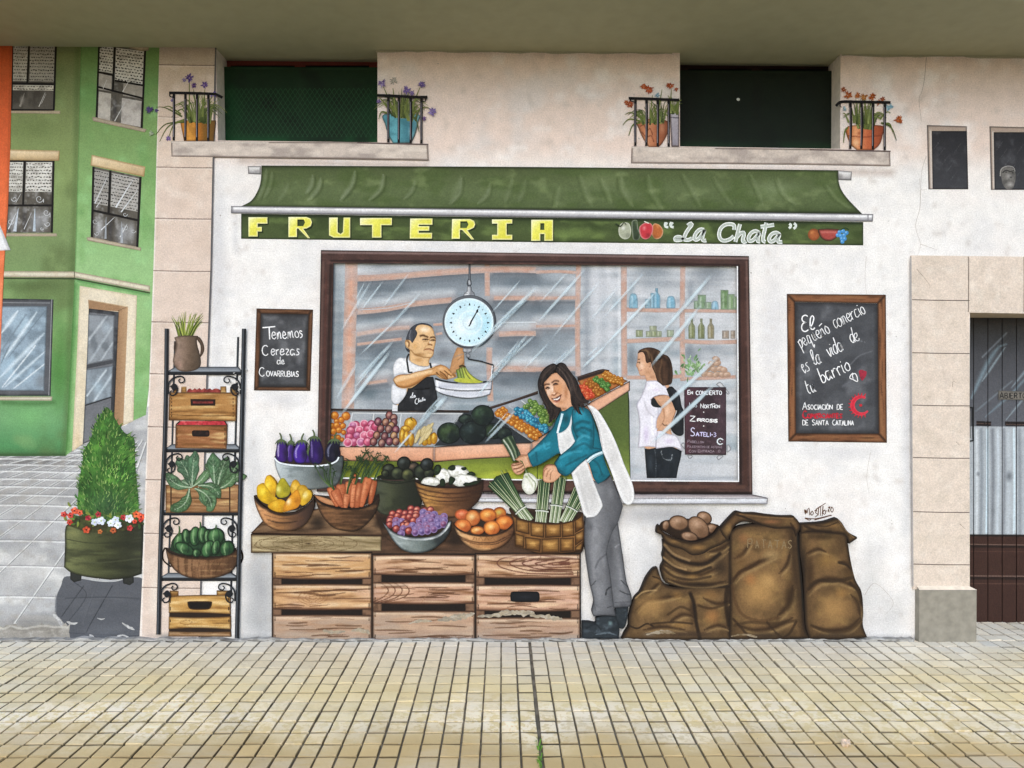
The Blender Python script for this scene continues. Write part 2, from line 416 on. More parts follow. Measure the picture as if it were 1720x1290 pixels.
# ---- the two recessed windows behind green screens
def recess(H, label, x0, x1, ytop, ybot, dark):
    t = thing('recessed_window', label, 'window', (x0+x1)/2, ybot, 'high recessed windows under the porch ceiling')
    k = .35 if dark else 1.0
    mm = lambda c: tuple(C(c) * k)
    back = Mesh().fill(RPT([(x0-60, ytop-40), (x1+60, ytop-40), (x1+60, ybot+40), (x0-60, ybot+40)]), mm('0d1210'), g=30).obj('glass', t, y=.19)
    fr = Mesh(); w = x1 - x0; mx = x0 + w*.5
    for a, b, c_, d in ((x0-20, ytop-24, x1+20, ytop+24), (x0-10, ytop+20, x0+14, ybot+10), (x1-14, ytop+20, x1+10, ybot+10), (mx-9, ytop+20, mx+9, ybot+10)):
        fr.fill(RPT([(a, b), (c_, b), (c_, d), (a, d)]), mm('6d2c22'), g=20)
    fr.obj('frame', t, y=.165)
    pn = Mesh()
    for a, b in ((x0+8, mx-10), (mx+10, x1-8)): pn.fill(RPT([(a+(26 if dark else 0), ytop+4), (b-(20 if dark else 0), ytop+4), (b-(20 if dark else 0), ytop+15), (a+(26 if dark else 0), ytop+15)]), mm('3a140e'), g=20)
    pn.obj('roller_slot', t, y=.158)
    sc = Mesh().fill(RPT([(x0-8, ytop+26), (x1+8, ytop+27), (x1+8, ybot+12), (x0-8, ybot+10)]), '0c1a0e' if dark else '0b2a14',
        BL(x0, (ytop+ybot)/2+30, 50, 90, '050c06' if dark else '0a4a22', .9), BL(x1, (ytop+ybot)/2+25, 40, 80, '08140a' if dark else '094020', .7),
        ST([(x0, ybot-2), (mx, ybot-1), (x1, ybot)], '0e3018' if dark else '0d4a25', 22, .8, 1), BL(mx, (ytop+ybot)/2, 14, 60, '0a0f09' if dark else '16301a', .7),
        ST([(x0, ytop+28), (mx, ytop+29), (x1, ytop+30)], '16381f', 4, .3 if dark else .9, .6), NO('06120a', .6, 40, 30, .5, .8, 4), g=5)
    st = 8.2; n = int((w + 150) / st)
    for i in range(n):
        for sgn in (1, -1):
            X0 = x0 - 75 + i*st; pts = []
            for q in range(7):
                xx = X0 + sgn * (q * 11 - 33); yy = ytop + 62 + q * 16.5
                if x0 < xx < x1 and yy < ybot: pts.append((xx, yy, 1))
            if len(pts) > 1: sc.rib(pts, .9, '0d180d' if dark else '16402033'[:6] if False else ('101d10' if dark else '1a4526'), dk=.01)
    sc.obj('mesh_screen', t, y=.118)
    return t
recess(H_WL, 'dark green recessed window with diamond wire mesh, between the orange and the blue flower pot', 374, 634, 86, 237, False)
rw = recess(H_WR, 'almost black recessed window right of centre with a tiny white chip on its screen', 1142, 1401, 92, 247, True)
Mesh().fill(ell(1240, 167, 3, 2.6, 20, 7), 'c9cfc9', g=3).obj('paint_chip', rw, y=.116)
# ---- pavement of small grooved pavers: real bevelled blocks
def pave_mat():
    m, n, b = newmat('worn_cream_pavers'); l = n.links.new
    geo = N(n, 'ShaderNodeNewGeometry'); sep = N(n, 'ShaderNodeSeparateXYZ'); l(geo.outputs['Position'], sep.inputs[0])
    at_ = N(n, 'ShaderNodeAttribute', attribute_name='pigment')
    def noise(sc, det=5, ro=.6, vec=None):
        q = N(n, 'ShaderNodeTexNoise', i_Scale=sc, i_Detail=det, i_Roughness=ro); l(vec or geo.outputs['Position'], q.inputs['Vector']); return q.outputs[0]
    def rng(s, a, b_, c, d):
        r = N(n, 'ShaderNodeMapRange', i_1=a, i_2=b_, i_3=c, i_4=d); l(s, r.inputs[0]); return r.outputs[0]
    def mix(f, a, c):
        q = N(n, 'ShaderNodeMix', data_type='RGBA'); l(f, q.inputs[0])
        for s, k in ((a, 6), (c, 7)):
            if isinstance(s, str): q.inputs[k].default_value = (*lin(C(s)), 1)
            else: l(s, q.inputs[k])
        return q.outputs[2]
    def mul(a, c):
        q = N(n, 'ShaderNodeMath', operation='MULTIPLY')
        for i, s in enumerate((a, c)):
            if isinstance(s, (int, float)): q.inputs[i].default_value = s
            else: l(s, q.inputs[i])
        return q.outputs[0]
    mp = N(n, 'ShaderNodeMapping'); mp.inputs['Scale'].default_value = (.35, 1.2, 1); l(geo.outputs['Position'], mp.inputs[0])
    wob = rng(noise(1.6, 3, .5), .3, .7, -.15, .15)
    ya = N(n, 'ShaderNodeMath', operation='ADD'); l(sep.outputs['Y'], ya.inputs[0]); l(wob, ya.inputs[1]); Y = ya.outputs[0]
    # dry splashed cement band along the wall, cream in the middle, ochre soil nearer the kerb
    c = mix(rng(Y, -.75, -.05, 0, 1), 'ddcc9c', 'd6cfbd')
    c = mix(rng(Y, -1.0, -1.35, 0, 1), c, 'c0a878')
    c = mix(mul(rng(noise(2.2, 6, .65), .45, .7, 0, 1), .25), c, 'b3a17c')
    c = mix(mul(rng(noise(3.1, 6, .6, mp.outputs[0]), .5, .68, 0, 1), .35), c, 'd5d2c8')
    # flaking whitewash: patches with shapes of their own in a strip ~0.9-1.3 m from the wall
    fl = rng(noise(19, 9, .7), .46, .51, 0, 1); z1 = rng(Y, -1.28, -1.08, 0, 1); z2 = rng(Y, -.75, -.95, 0, 1)
    big = rng(noise(1.3, 4, .6, mp.outputs[0]), .33, .5, .15, 1)
    c = mix(mul(mul(mul(fl, mul(z1, z2)), big), .75), c, 'f2e7d0')
    c = mix(mul(rng(noise(75, 5, .7), .6, .72, 0, 1), .5), c, '9b8c6d')
    c = mix(mul(rng(noise(7, 8, .7), .58, .75, 0, 1), .45), c, '97866a')
    vm = N(n, 'ShaderNodeVectorMath', operation='MULTIPLY'); l(c, vm.inputs[0]); l(at_.outputs['Color'], vm.inputs[1])
    l(vm.outputs[0], b.inputs['Base Color']); b.inputs['Roughness'].default_value = .78; b.inputs['Specular IOR Level'].default_value = .35
    bp = N(n, 'ShaderNodeBump', i_Strength=.45, i_Distance=.006); l(noise(60, 8, .7), bp.inputs['Height']); l(bp.outputs[0], b.inputs['Normal'])
    return m
PAVM = pave_mat()
def pavement():
    cw, rd = .0822, .1035
    xs = []; x = pt(889, 1075.5)[0]; xslot = x
    i0 = -int((x + 4.6) / cw); V = []; F = []; CCl = []
    rng_ = np.random.default_rng(3)
    for i in range(i0, int((4.9 - x) / cw)):
        gl = .0027 + .0013*rng_.random() + (.0010 if i % 4 == 0 else 0); gr = .0027 + .0013*rng_.random() + (.0010 if i % 4 == 3 else 0)
        jd = .12 if i in (0, -1) else 1.0
        if i == 0: gl = .008
        if i == -1: gr = .007
        for j in range(-4, 52):
            y1 = -.012 - j*rd; y0 = y1 - rd
            gt = .0042 + .0014*rng_.random() + (.002 if j % 4 == 3 else 0)
            X0, X1, Y0, Y1 = x + i*cw + gl, x + (i+1)*cw - gr, y0 + .0052, y1 - gt - .0012
            if Y1 > .42: continue
            h = rng_.normal(0, .0009) + .0016*math.sin((i//4)*2.1 + (j//4)*1.3); tx, ty = rng_.normal(0, .0007, 2); bv = .0018 + .001*rng_.random()
            jt = lambda: rng_.normal(0, .0007)
            o = len(V)
            zz = [h - tx - ty, h + tx - ty, h + tx + ty, h - tx + ty]
            T = [(a+jt(), b_+jt(), z) for (a, b_), z in zip(((X0+bv, Y0+bv), (X1-bv, Y0+bv), (X1-bv, Y1-bv), (X0+bv, Y1-bv)), zz)]
            M_ = [(a+jt(), b_+jt(), -.0032) for a, b_ in ((X0, Y0), (X1, Y0), (X1, Y1), (X0, Y1))]
            B_ = [(a, b_, -.013) for a, b_ in ((X0, Y0), (X1, Y0), (X1, Y1), (X0, Y1))]
            V += T + T + M_ + B_                  # worn top; groove faces carry their own dirt colour
            F.append((o, o+1, o+2, o+3))
            for k in range(4):
                F.append((o+8+k, o+8+(k+1) % 4, o+4+(k+1) % 4, o+4+k)); F.append((o+12+k, o+12+(k+1) % 4, o+8+(k+1) % 4, o+8+k))
            t = 1.2 + rng_.normal(0, .045) + .03*math.sin((i//4)*5.3 + (j//4)*3.7); w_ = rng_.normal(0, .012)
            dd = rng_.uniform(.3, .58)*(1 if j > 7 else 1.35) if rng_.random() < .68 else rng_.uniform(.8, 1.1)
            CCl += [(t + w_, t, t - w_*2, 1)] * 4 + [(t*(ew := rng_.uniform(.6, 1.0)), t*ew*.98, t*ew*.96, 1)] * 4 + [(dd*max(jd, .3), dd*.96*max(jd, .3), dd*.92*max(jd, .3), 1)] * 4 + [(dd*.7*jd, dd*.68*jd, dd*.64*jd, 1)] * 4
    me = bpy.data.meshes.new('pavement'); me.from_pydata(V, [], F); ca = me.color_attributes.new('pigment', 'FLOAT_COLOR', 'POINT')
    ca.data.foreach_set('color', np.clip(np.array(CCl, np.float32), 0, 2).ravel()); me.materials.append(PAVM)
    ob = bpy.data.objects.new('pavement', me); COL.objects.link(ob); WORLD[ob.name] = np.zeros(3)
    ob['kind'] = 'structure'; ob['label'] = 'worn cream pavement of small grooved pavers'; return ob
pavement()
def joint_mat():
    return simple_mat('joint_dirt', '7d776a', .95, 0, .1, .45, 14.0, .5)
g = Solid().box(wx0-1, -5.4, -.2, wx1+1, .45, -.0105).obj('paving_bed', joint_mat()); g['kind'] = 'structure'
g = Solid().box(-60, -70, -.5, 60, -5.4, -.14).obj('road', simple_mat('asphalt', '55555a', .9)); g['kind'] = 'structure'
g = Solid().box(-60, .45, -.5, 60, 70, -.02).obj('ground', simple_mat('ground', '6a675f', .9)); g['kind'] = 'structure'
g = Solid().box(wx0-1, -5.55, -.3, wx1+1, -5.401, .0).obj('kerb', simple_mat('kerb_stone', '9a968c', .85), None, .01); g['kind'] = 'structure'
# dark slot = open expansion joint; weeds sprout in it
wd = Mesh()
weed = bpy.data.objects.new('weed', None); COL.objects.link(weed)
place(weed, np.array([xw := pt(899, 1256)[0]*0 + .118, -1.32, 0])); 
def weeds(ox, oy, n, name):
    V = []; F = []
    for i in range(n):
        a = RNG.uniform(0, 6.28); L = RNG.uniform(.008, .022); b = RNG.uniform(.002, .004); dx, dy = math.cos(a)*L, math.sin(a)*L; o = len(V)
        sx, sy = ox + RNG.normal(0, .004), oy + RNG.normal(0, .03); h = RNG.uniform(.006, .02)
        V += [(sx, sy, -.008), (sx+dx*.6 - dy*.18, sy+dy*.6 + dx*.18, h), (sx+dx, sy+dy, h*.9), (sx+dx*.6 + dy*.18, sy+dy*.6 - dx*.18, h)]
        F.append((o, o+1, o+2, o+3))
    me = bpy.data.meshes.new(name); me.from_pydata(V, [], F); me.materials.append(simple_mat('weed_green', '5d8a2c', .7)); ob = bpy.data.objects.new(name, me); COL.objects.link(ob)
    return ob
COL.objects.unlink(weed); bpy.data.objects.remove(weed)
def floor_at(px, py):
    a = (px - CX) / FPX; b = -(py - CY) / FPX; d = _f + a*_r + b*_u; t = -CAM[2] / d[2]; return CAM + d*t
for (px_, py_), lb in (((905, 1255), 'small green weed sprouting from the dark pavement slot, the farther of two'), ((907, 1281), 'small green weed sprouting from the dark pavement slot nearest the camera')):
    q = floor_at(px_, py_); w_ = weeds(0, 0, 22, 'weed'); place(w_, q); tag(w_, lb, 'weed', 'weeds in the pavement slot')
# crumpled scrap on the pavers
def scrap():
    q = floor_at(1421, 1254); r = np.random.default_rng(5); V = []; F = []
    nu, nv = 9, 6
    for j in range(nv):
        for i in range(nu):
            a = 2*math.pi*i/nu; e = math.pi*(j/(nv-1)) ; rr = .02*(1 + r.normal(0, .22))
            V.append((rr*1.1*math.sin(e)*math.cos(a), rr*.8*math.sin(e)*math.sin(a), .014 + rr*.75*math.cos(e)))
    for j in range(nv-1):
        for i in range(nu): F.append((j*nu+i, j*nu+(i+1) % nu, (j+1)*nu+(i+1) % nu, (j+1)*nu+i))
    me = bpy.data.meshes.new('crumpled_scrap'); me.from_pydata(V, [], F); me.materials.append(simple_mat('scrap_paper', 'cdb9a4', .85, 0, .2, .3, 60)); ob = bpy.data.objects.new('crumpled_scrap', me); COL.objects.link(ob); place(ob, q)
    tag(ob, 'crumpled pinkish scrap lying on the pavement', 'litter')
scrap()
# loose grit and flecks on the pavers
def grit():
    r = np.random.default_rng(21); V = []; F = []
    for i in range(420):
        x, y, k = r.uniform(-3.2, 3.4), -abs(r.normal(0, .75)) - .015, r.uniform(.0012, .0034); o = len(V); h = k*r.uniform(.5, .9)
        a0 = r.uniform(0, 6.28); V += [(x + k*math.cos(a0 + j*1.57)*r.uniform(.7, 1.3), y + k*math.sin(a0 + j*1.57)*r.uniform(.7, 1.3), 0) for j in range(4)] + [(x, y, h)]
        F += [(o+j, o+(j+1) % 4, o+4) for j in range(4)]
    me = bpy.data.meshes.new('grit'); me.from_pydata(V, [], F); me.materials.append(simple_mat('pale_grit', 'bdb5a4', .9, 0, .2, .5, 90)); ob = bpy.data.objects.new('grit', me); COL.objects.link(ob); WORLD[ob.name] = np.zeros(3)
    ob['kind'] = 'stuff'; ob['label'] = 'pale grit scattered over the pavement'; ob['category'] = 'grit'
grit()
# ---- stone doorway: cladding proud of the plaster, grey plinth, folding shutter
Z()
STONE = 'dfcebd'
def stone_ops(sd): return (NO('cfbfac', .5, 26, 22, .5, .8, sd), NO('e8dccd', .5, 15, 13, .55, .8, sd+1), NO('bfae9b', .4, 5, 5, .68, .85, sd+2))
sx0 = 1531
ds = thing('stone_doorway', 'cream stone block surround framing the doorway at the right', 'doorway', 1580, 1073)
def clad(name, P, dep, ops, base=STONE):
    return Mesh().fill(RPT(P), base, *ops, g=5).obj(name, ds, M_WALL, lev=int(dep/STEP))
pil = clad('door_pier', [(sx0, 429), (1628.3, 430), (1629, 990), (sx0+3, 990)], .014, stone_ops(3))
lin_ = clad('lintel', [(1628.6, 430), (2090, 436), (2090, 533), (1628.6, 525)], .0135, stone_ops(8))
pr2 = clad('door_pier', [(1958, 534), (2090, 536), (2090, 1073), (1958, 1073)], .0132, stone_ops(18))
gv = Mesh()
for y in (504, 593, 681, 769, 860, 948): gv.rib([(sx0+.5+(y-430)/180, y-.6, 1), (1580, y+.5), (1628.5, y+.8, 1)], 1.5, '6f6257')
for x in (1626.5, 1720, 1815, 1905): gv.rib([(x, 431, 1), (x+.3, 480), (x, 524, 1)], 1.4, '74675c')
for p in ('1540,452 1552,466 1561,478 1562,483', '1606,742 1612,748', '1600,650 1601,640 1606,643', '1564,546 1565,546', '1612,880 1622,889'): gv.rib(p, .8, '8d7c6c', .4)
gv.obj('block_joint', ds, M_WALL)
Mesh().rib([(sx0-1, 432, 1), (sx0+.4, 700), (sx0+2.5, 985, 1)], 2.2, 'a9a4a2').obj('edge_shadow_line', ds, M_WALL)  # painted line of shade where the pier stands proud of the plaster
pa = pt(1537, 1000)[0]; pb = pt(1641, 1000, -.045)[0]; pz = pt(1590, 991, -.045)[2]
plm = simple_mat('grey_cement_plinth', '8b867a', .85, 0, .25, .16, 22.0, .35)
s = Solid().box(pa, -.045, 0, pb, .3, pz)
s.obj('plinth', plm, ds, .004)
s = Solid(); zt = pt(1580, 984, -.014)[2]
s.quad((pa, -.045, pz+.0005), (pb, -.045, pz+.0005), (pb-.03, -.0145, zt), (pa+.002, -.0145, zt)); s.quad((pb, -.045, pz+.0005), (pb, .3, pz+.0005), (pb-.03, .3, zt), (pb-.03, -.0145, zt)); s.obj('plinth_slope', simple_mat('slope_plaster', 'e3d6c2', .85), ds)
YD = .335
def shutter():
    t = thing('folding_door', 'ribbed metal door painted as a curtained glass shop door, in the stone doorway', 'door', 1690, 1050)
    B = [NO('2a2524', .4, 30, 60, .4, .7, 3), GR(0, 535, 0, 575, [(0, '1c1110'), (.45, '20110e'), (.5, '2a2624'), (1, '3c3c40')]), GR(0, 575, 0, 720, [(0, '45464c'), (1, '5d6068')]),
         ST('1650,600 1690,560', '8b97a3', 4, .6, .8), ST('1632,668 1658,612 1676,585 1690,578', '7f99a8', 10, .75, .9, 1), ST('1650,640 1688,584', '9db4c0', 5, .7, .9, 1), ST('1700,650 1750,590', '8fa3b0', 6, .7, .9, 1),
         ST('1640,690 1700,640', '7d8b95', 4, .6, .9, 1), ST('1655,700 1700,660 1745,610', '7d97a6', 6, .6, .9, 1), ST('1690,705 1760,620', '9cb2bd', 5, .6, .9, 1),
         PG('!1600,716 1990,718 1990,900 1600,898', 'aab2b9'), GR(0, 716, 0, 900, ['c3cbd2', '98a2ac'], 0)]
    B += [PG('!1640,707 1665,708 1665,716 1640,715', '1d1413'), PG('!1688,708 1900,710 1900,718 1688,716', '1d1413'), ST('1640,711 1664,712', '6d564d', 1.5, .8), ST('1690,713 1800,714', '6d564d', 1.5, .8)]
    for x, c_, w in ((1640, 'dbe4ea', 6), (1648, '7f8992', 7), (1658, 'cfe6f2', 5), (1667, '6f757d', 8), (1676, 'c9d6e0', 6), (1686, '777c84', 7), (1694, 'b9c3cb', 8), (1703, 'd8eaf4', 4), (1712, '80878f', 8), (1724, 'cfdce6', 7), (1740, '7f868e', 9), (1760, 'ccd8e2', 8)):
        B.append(ST([(x, 722), (x+1, 800), (x+RNG.uniform(-2, 2), 896)], c_, w, .75, .9))
    B += [ST('1659,720 1658,800 1657,893', 'cfe9f6', 4, .7, .9), ST('1703,720 1704,890', 'd3ebf6', 4, .7, .9), BL(1695, 800, 9, 14, '5c6269', .8), BL(1668, 860, 4, 12, '6b7178', .6), BL(1643, 796, 4, 6, '5d6269', .7)]
    B += [PG('!1600,898 1990,900 1990,1100 1600,1100', '3d241d'), GR(0, 898, 0, 1050, ['2f1b16', '4b2f27'], 0), ST('1600,899 1990,901', '17100f', 4, .9),
          ST('1600,914 1990,919', '7d6358', 2, .8), ST('1600,917 1990,922', '1e110e', 5, .8), ST('1600,926 1990,928', '57392f', 2, .6), ST('1600,967 1990,970', '856c61', 2, .8), ST('1600,971 1990,974', '1f120f', 5, .8), ST('1600,980 1990,982', '6a4b40', 2, .5)]
    m = Mesh()
    x = 1612.0
    while x < 1962:
        nm = [('s', x)]
        m.fill(RPT([(x, 500), (x+22.6, 500), (x+22.6, 1062), (x, 1062)]), '3c3c40', *B, g=5, gy=5); m.k = 0
        x += 24.0
    m.obj('door_leaf', t, M_BOARD, y=YD - .012)
    rb = Mesh()
    for i in range(15): rb.fill(RPT([(1636.5+i*24-2, 500), (1636.5+i*24+2.2, 500), (1636.5+i*24+2.2, 1062), (1636.5+i*24-2, 1062)]), '4a4a4d', *[b for b in B if b is not B[0]], ST([(1636.5+i*24, 490), (1636.5+i*24, 1070)], '1c1615', 5, .75, .5), g=4, gy=6); rb.k = 0
    rb.obj('panel_seam', t, M_BOARD, y=YD - .004)
    h = Mesh().rib('!1626,684 1634,685 1635,740 1629,741', 2.4, '141414', closed=False).rib('!1630,690 1630,736', 1.2, '6a6a6a').obj('pull_handle', t, M_BOARD, y=YD - .02)
    sg = Mesh().fill('!1677,656 1760,659 1760,673 1677,671', '77726a', NO('5d5a54', .6, 12, 8), ED('4a4742', 1.5, .6), g=3).obj('open_sign', t, M_BOARD, y=YD - .017)
    return t, sg
DOOR, OPEN_SIGN = shutter()
# ================================================================ painted street scene on the left of the mural
def quad(*c):
    c = [np.array(p, float) for p in c]
    return lambda u, v: (c[0]*(1-u)*(1-v) + c[1]*u*(1-v) + c[2]*u*v + c[3]*(1-u)*v)
def qpath(q, *uv, corner=True): return [(*q(u, v), corner) if corner else tuple(q(u, v)) for u, v in uv]
def rect(q, u0, v0, u1, v1): return qpath(q, (u0, v0), (u1, v0), (u1, v1), (u0, v1))
def fruit(name, label, cat, group, cx, cy, rx, ry, ang, base, dk, hi, ink=None, ha=.75, hx=-.25, hy=-.3, extra=()):
    sx, sy = cx / TR[0] + TR[1], cy / TR[0] + TR[2]; a, b = rx / TR[0], ry / TR[0]; t = TR[:]; E = ell(cx, cy, rx, ry, ang)
    Z(); m = Mesh()
    ops = [BL(sx + .35*a, sy + .4*b, 1.1*a, 1.1*b, dk, .8, ang), BL(sx + hx*a, sy + hy*b, .6*a, .55*b, hi, ha, ang)]
    ops += [ED(dk, .28*min(a, b), .7)]
    if ink: ops.append(ED(ink, 1.7, .85, .7))
    m.fill(E, base, *ops, *extra, g=max(1.7, min(a, b) / 3.2)); TR[:] = t
    return tag(m.obj(name), label, cat, group)
Z()
# ---- painted paving
stg = Mesh(); ops = [NO('8f9193', .6, 60, 26, .45, .75, 3), NO('e3e3e0', .7, 40, 14, .5, .78, 6), BL(60, 775, 150, 22, '63605c', .7), BL(40, 830, 130, 60, '9b9790', .5), BL(215, 780, 45, 60, 'b9babd', .6),
       BL(40, 960, 90, 80, 'bdbcba', .6), BL(60, 1052, 160, 26, '83807a', .7), ST('20,1035 90,1040 130,1050', 'a9a6a0', 10, .5)]
for sx in (-1.9, -1.2, -.6, -.1, .35, .7, 1.05, 1.4, 1.75, 2.1, 2.5, 2.95, 3.5, 4.2, 5.2, 7, 10):
    y1 = 1046 if sx < 2.6 else 720 + 520 / max(sx * .33, 1)
    p = [(255 - (y - 720) * sx, y) for y in np.linspace(742, y1, 12)]
    ops += [ST([(a - 1.5, b + .8) for a, b in p], 'eff0ee', 4.4, .8, .7), ST(p, '54565a', 2.0, .65, .7)]
for y in (752, 760, 769, 779, 790, 803, 816, 830, 847, 873, 907, 950, 1001):
    xr = 230 if y < 850 else 240
    p = [(-335, y + 9), (-100, y + 3), (0, y), (60, y + .5), (120, y + 2), (xr, y + 3)]
    ops += [ST([(a, b + 1.5) for a, b in p], 'ecedec', 4, .7, .7), ST(p, '5c5d60', 1.8, .55, .7)]
ops += [NO('a39e96', .5, 13, 8, .55, .8, 14)]
SH = '112,968 102,985 94,1005 93,1028 102,1040 110,1052 112,1068 118,1074 180,1076 236,1075 237,1020 239,972 180,975'
ops += [PG(SH, '4a4d54', .88), ST('125,978 145,1000 118,1040 98,1062', '3b3d43', 2, .7), ST('188,985 152,1048 146,1060', '2f3136', 2, .8), ST('140,985 104,1035', '2f3136', 2, .7), ST('110,1005 180,1003 236,1006', '3a3c42', 2.4, .5),
        ST('98,1062 170,1066 236,1068', '3a3c42', 2, .4), BL(175, 1060, 60, 18, '6d7076', .5), ST('94,1000 93,1030', '86888c', 4, .6, .9)]
stg.fill('!-335,760 -100,768 0,765 110,763 122,750 139,742 212,714 262,672 262,1079 -335,1079', 'b3b4b6', *ops, g=4.2)
sg = tag(stg.obj('painted_paving', None, M_WALL), 'grey slab paving of the painted street, in perspective, with the tub shadow on it', 'paving')
# bare plaster where the paint has flaked off
def flakes(P, name, col, cnt, r0, r1, par, cols=None):
    m = Mesh(); L = curve(P, False, 3)
    for i in range(cnt):
        c = L[RNG.integers(len(L))] + RNG.normal(0, 1, 2) * [7, 4.2]; k = RNG.integers(5, 9); rr = RNG.uniform(r0, r1)
        a = np.sort(RNG.uniform(0, 6.28, k)); q = [(c[0] + rr*RNG.uniform(.5, 1.5)*math.cos(t), c[1] + .6*rr*RNG.uniform(.5, 1.5)*math.sin(t), 1) for t in a]
        cc = C(random.choice(cols or [col])) + RNG.normal(0, 8)
        try:
            m.fill(q, cc, g=4); m.k = m.k - .3 + .012
        except Exception: pass
    return m.obj(name, par, M_WALL)
def patch(name, par, P, w, col, cols, sd):
    """ragged area where the paint has come off, w = half width in px"""
    r = np.random.default_rng(sd); L = curve(P, False, 3.2); Nn = normals(L); n = len(L); t = np.linspace(0, 1, n)
    env = w*(.25 + .75*np.sin(np.pi*t)**.5)*(.55 + .9*fbm(L[:, 0]/11, L[:, 1]/11 + sd, 2))
    A = L + Nn*(env*(.5 + .8*r.random(n)))[:, None]; B = L - Nn*(env*(.5 + .8*r.random(n)))[:, None]
    m = Mesh().fill([(x, y, 1) for x, y in np.concatenate([A, B[::-1]])], col, *[NO(c, .85, 5 + 3*i, 3.4 + i, .5, .62, sd + i*5) for i, c in enumerate(cols)], g=2)
    return m.obj(name, par, M_WALL)
r_ = np.random.default_rng(12); tp = [(x, 1048 + 9*float(vnoise(np.array([x/17.]), np.array([2.]))[0]) - 7*float(vnoise(np.array([x/5.]), np.array([8.]))[0]) + r_.normal(0, 1), 1) for x in range(-330, 119, 4)]
Mesh().fill(tp + [(116, 1062, 1), (119, 1079, 1), (-330, 1079, 1)], '9d988f', NO('c3bfb6', .7, 26, 8, .5, .75, 3), NO('827d74', .7, 30, 9, .5, .75, 7), NO('b5b1a8', .6, 6, 4, .55, .7, 9), ST([(p[0], p[1] + 2) for p in tp[::3]], 'c9c6bd', 4, .6), g=2.8).obj('bare_plaster', sg, M_WALL)
for i, (P, w) in enumerate((('88,1030 97,1040 104,1052', 5), ('112,1044 122,1048 130,1046', 4), ('163,1038 170,1040 176,1039', 3), ('205,1046 214,1052 226,1058', 4), ('196,1069 206,1067 216,1070', 3), ('150,1066 158,1070', 3))): patch('bare_plaster', sg, P, w*.6, 'b5b5b4', ['9a9a9a', 'cfcfcd'], i + 3)
# ---- green corner house
gh = thing('corner_house', 'green painted two faced corner house with six white blinded windows or panes and cream trim', 'house', 110, 765)
gh['label'] = 'green corner house with cream trim, dark framed windows and a glazed door'
Mesh().fill('!-335,72 136,74 130,300 125,470 122,530 110,766 -335,768', '74905a', GR(0, 80, 0, 770, [(0, '727d4c'), (.3, '809657'), (.5, '78915a'), (.62, '7a9f5e'), (.8, '5f9450'), (.9, '6da06a'), (.97, '4e8f55'), (1, '3d6a3a')]),
            NO('5b6d3c', .6, 55, 60, .45, .75, 2), NO('8fab6a', .4, 40, 34, .55, .8, 4), ST('131,76 127,300 121,470 112,700 106,766', '4f6a36', 14, .5, .9), BL(50, 700, 70, 40, '72b56a', .6), BL(100, 620, 22, 120, '3f7a2e', .5),
            BL(50, 480, 80, 16, '4b5d31', .6), ST('5,676 50,678 90,676', '3f6a35', 12, .6, .9), BL(60, 216, 60, 28, '62753f', .5), ST('-300,764 110,764', '35502c', 8, .7, .9), g=5).obj('left_wall', gh)
Mesh().fill('!136,74 270,76 262,300 259,420 250,650 245,697 212,712 139,746 121,757 110,766 122,530 125,470 130,300', '78ab66', GR(0, 80, 0, 600, [(0, '688f4c'), (.3, '789c5a'), (.5, '82ad68'), (.7, '93bf7d'), (1, '90bb78')]),
            NO('659a52', .5, 30, 40, .5, .8, 7), NO('94d08a', .35, 26, 30, .55, .8, 3), ST('135,76 129,300 124,470 116,650 110,766', '4e7a3b', 6, .8, .8), ST('126,480 118,640 112,755', '3f7a35', 12, .6, .9), ST('131,470 190,482 250,494', '4b8a45', 8, .6, .8), g=4).obj('right_wall', gh)
def trim(name, par, path, base='ddd0b8', dk='8a7c66', sh=None):
    return part(name, par, path, base, *([GR(0, min(p[1] for p in raw(path)), 0, max(p[1] for p in raw(path)), ['efdfc0', 'd9bf95', '97794e'], .6)] if name == 'lintel' else []), ED(dk, 2.2, .8, .8), NO('b9a585', .4, 12, 6, .5, .8, 3), g=3)
trim('string_course', gh, '!-335,453 125,456 252,480 252,490 125,466 -335,464', 'd9d2b8')
Mesh().rib('!-335,466 125,468 252,492', 2.4, '3c4a2c').rib('!125,456 125,467', 1.5, '6a6550').obj('course_shadow_line', gh)
def pane_streaks(q, n, cols, seed, a=.75):
    r = np.random.default_rng(seed); o = []
    for i in range(n):
        u = r.uniform(-.1, .9); v = r.uniform(.2, 1.1); l = r.uniform(.2, .5)
        o.append(ST([q(u, v), q(min(u+l*.9, 1), max(v-l, 0))], random.choice(cols), r.uniform(1.2, 5), a*r.uniform(.5, 1), .9, 1))
    return o
def blind(win, q, u0, v0, u1, v1, rows, cols, light='d6d3ca', dark='4a463f'):
    m = Mesh().fill(rect(q, u0, v0, u1, v1), light, NO('8c877d', .6, 9, 5, .5, .75, rows), g=3)
    for i in range(rows):
        v = v0 + (v1-v0)*(i+.5)/rows
        for j in range(cols):
            u = u0 + (u1-u0)*(j+.5+(i % 2)*.45 - .2 + RNG.normal(0, .06))/cols; w = (u1-u0)/cols*RNG.uniform(.25, .42)
            a, b = q(max(u-w, u0), v + RNG.normal(0, .004)), q(min(u+w, u1), v + RNG.normal(0, .004))
            m.rib([tuple(a), tuple(b)], RNG.uniform(1.2, 2.3), C(dark) + RNG.normal(0, 14), dk=.004)
    return m.obj('blind', win)
def swirl(cx, cy, r, s=1, turns=1.3, tail=0):
    t = np.linspace(0, turns*6.28, 16); rr = r*(1 - t/t[-1]*.75)
    p = [(cx + s*a*math.cos(b), cy + a*math.sin(b)) for a, b in zip(rr, t)]
    return ([(p[0][0], p[0][1] + tail)] if tail else []) + p
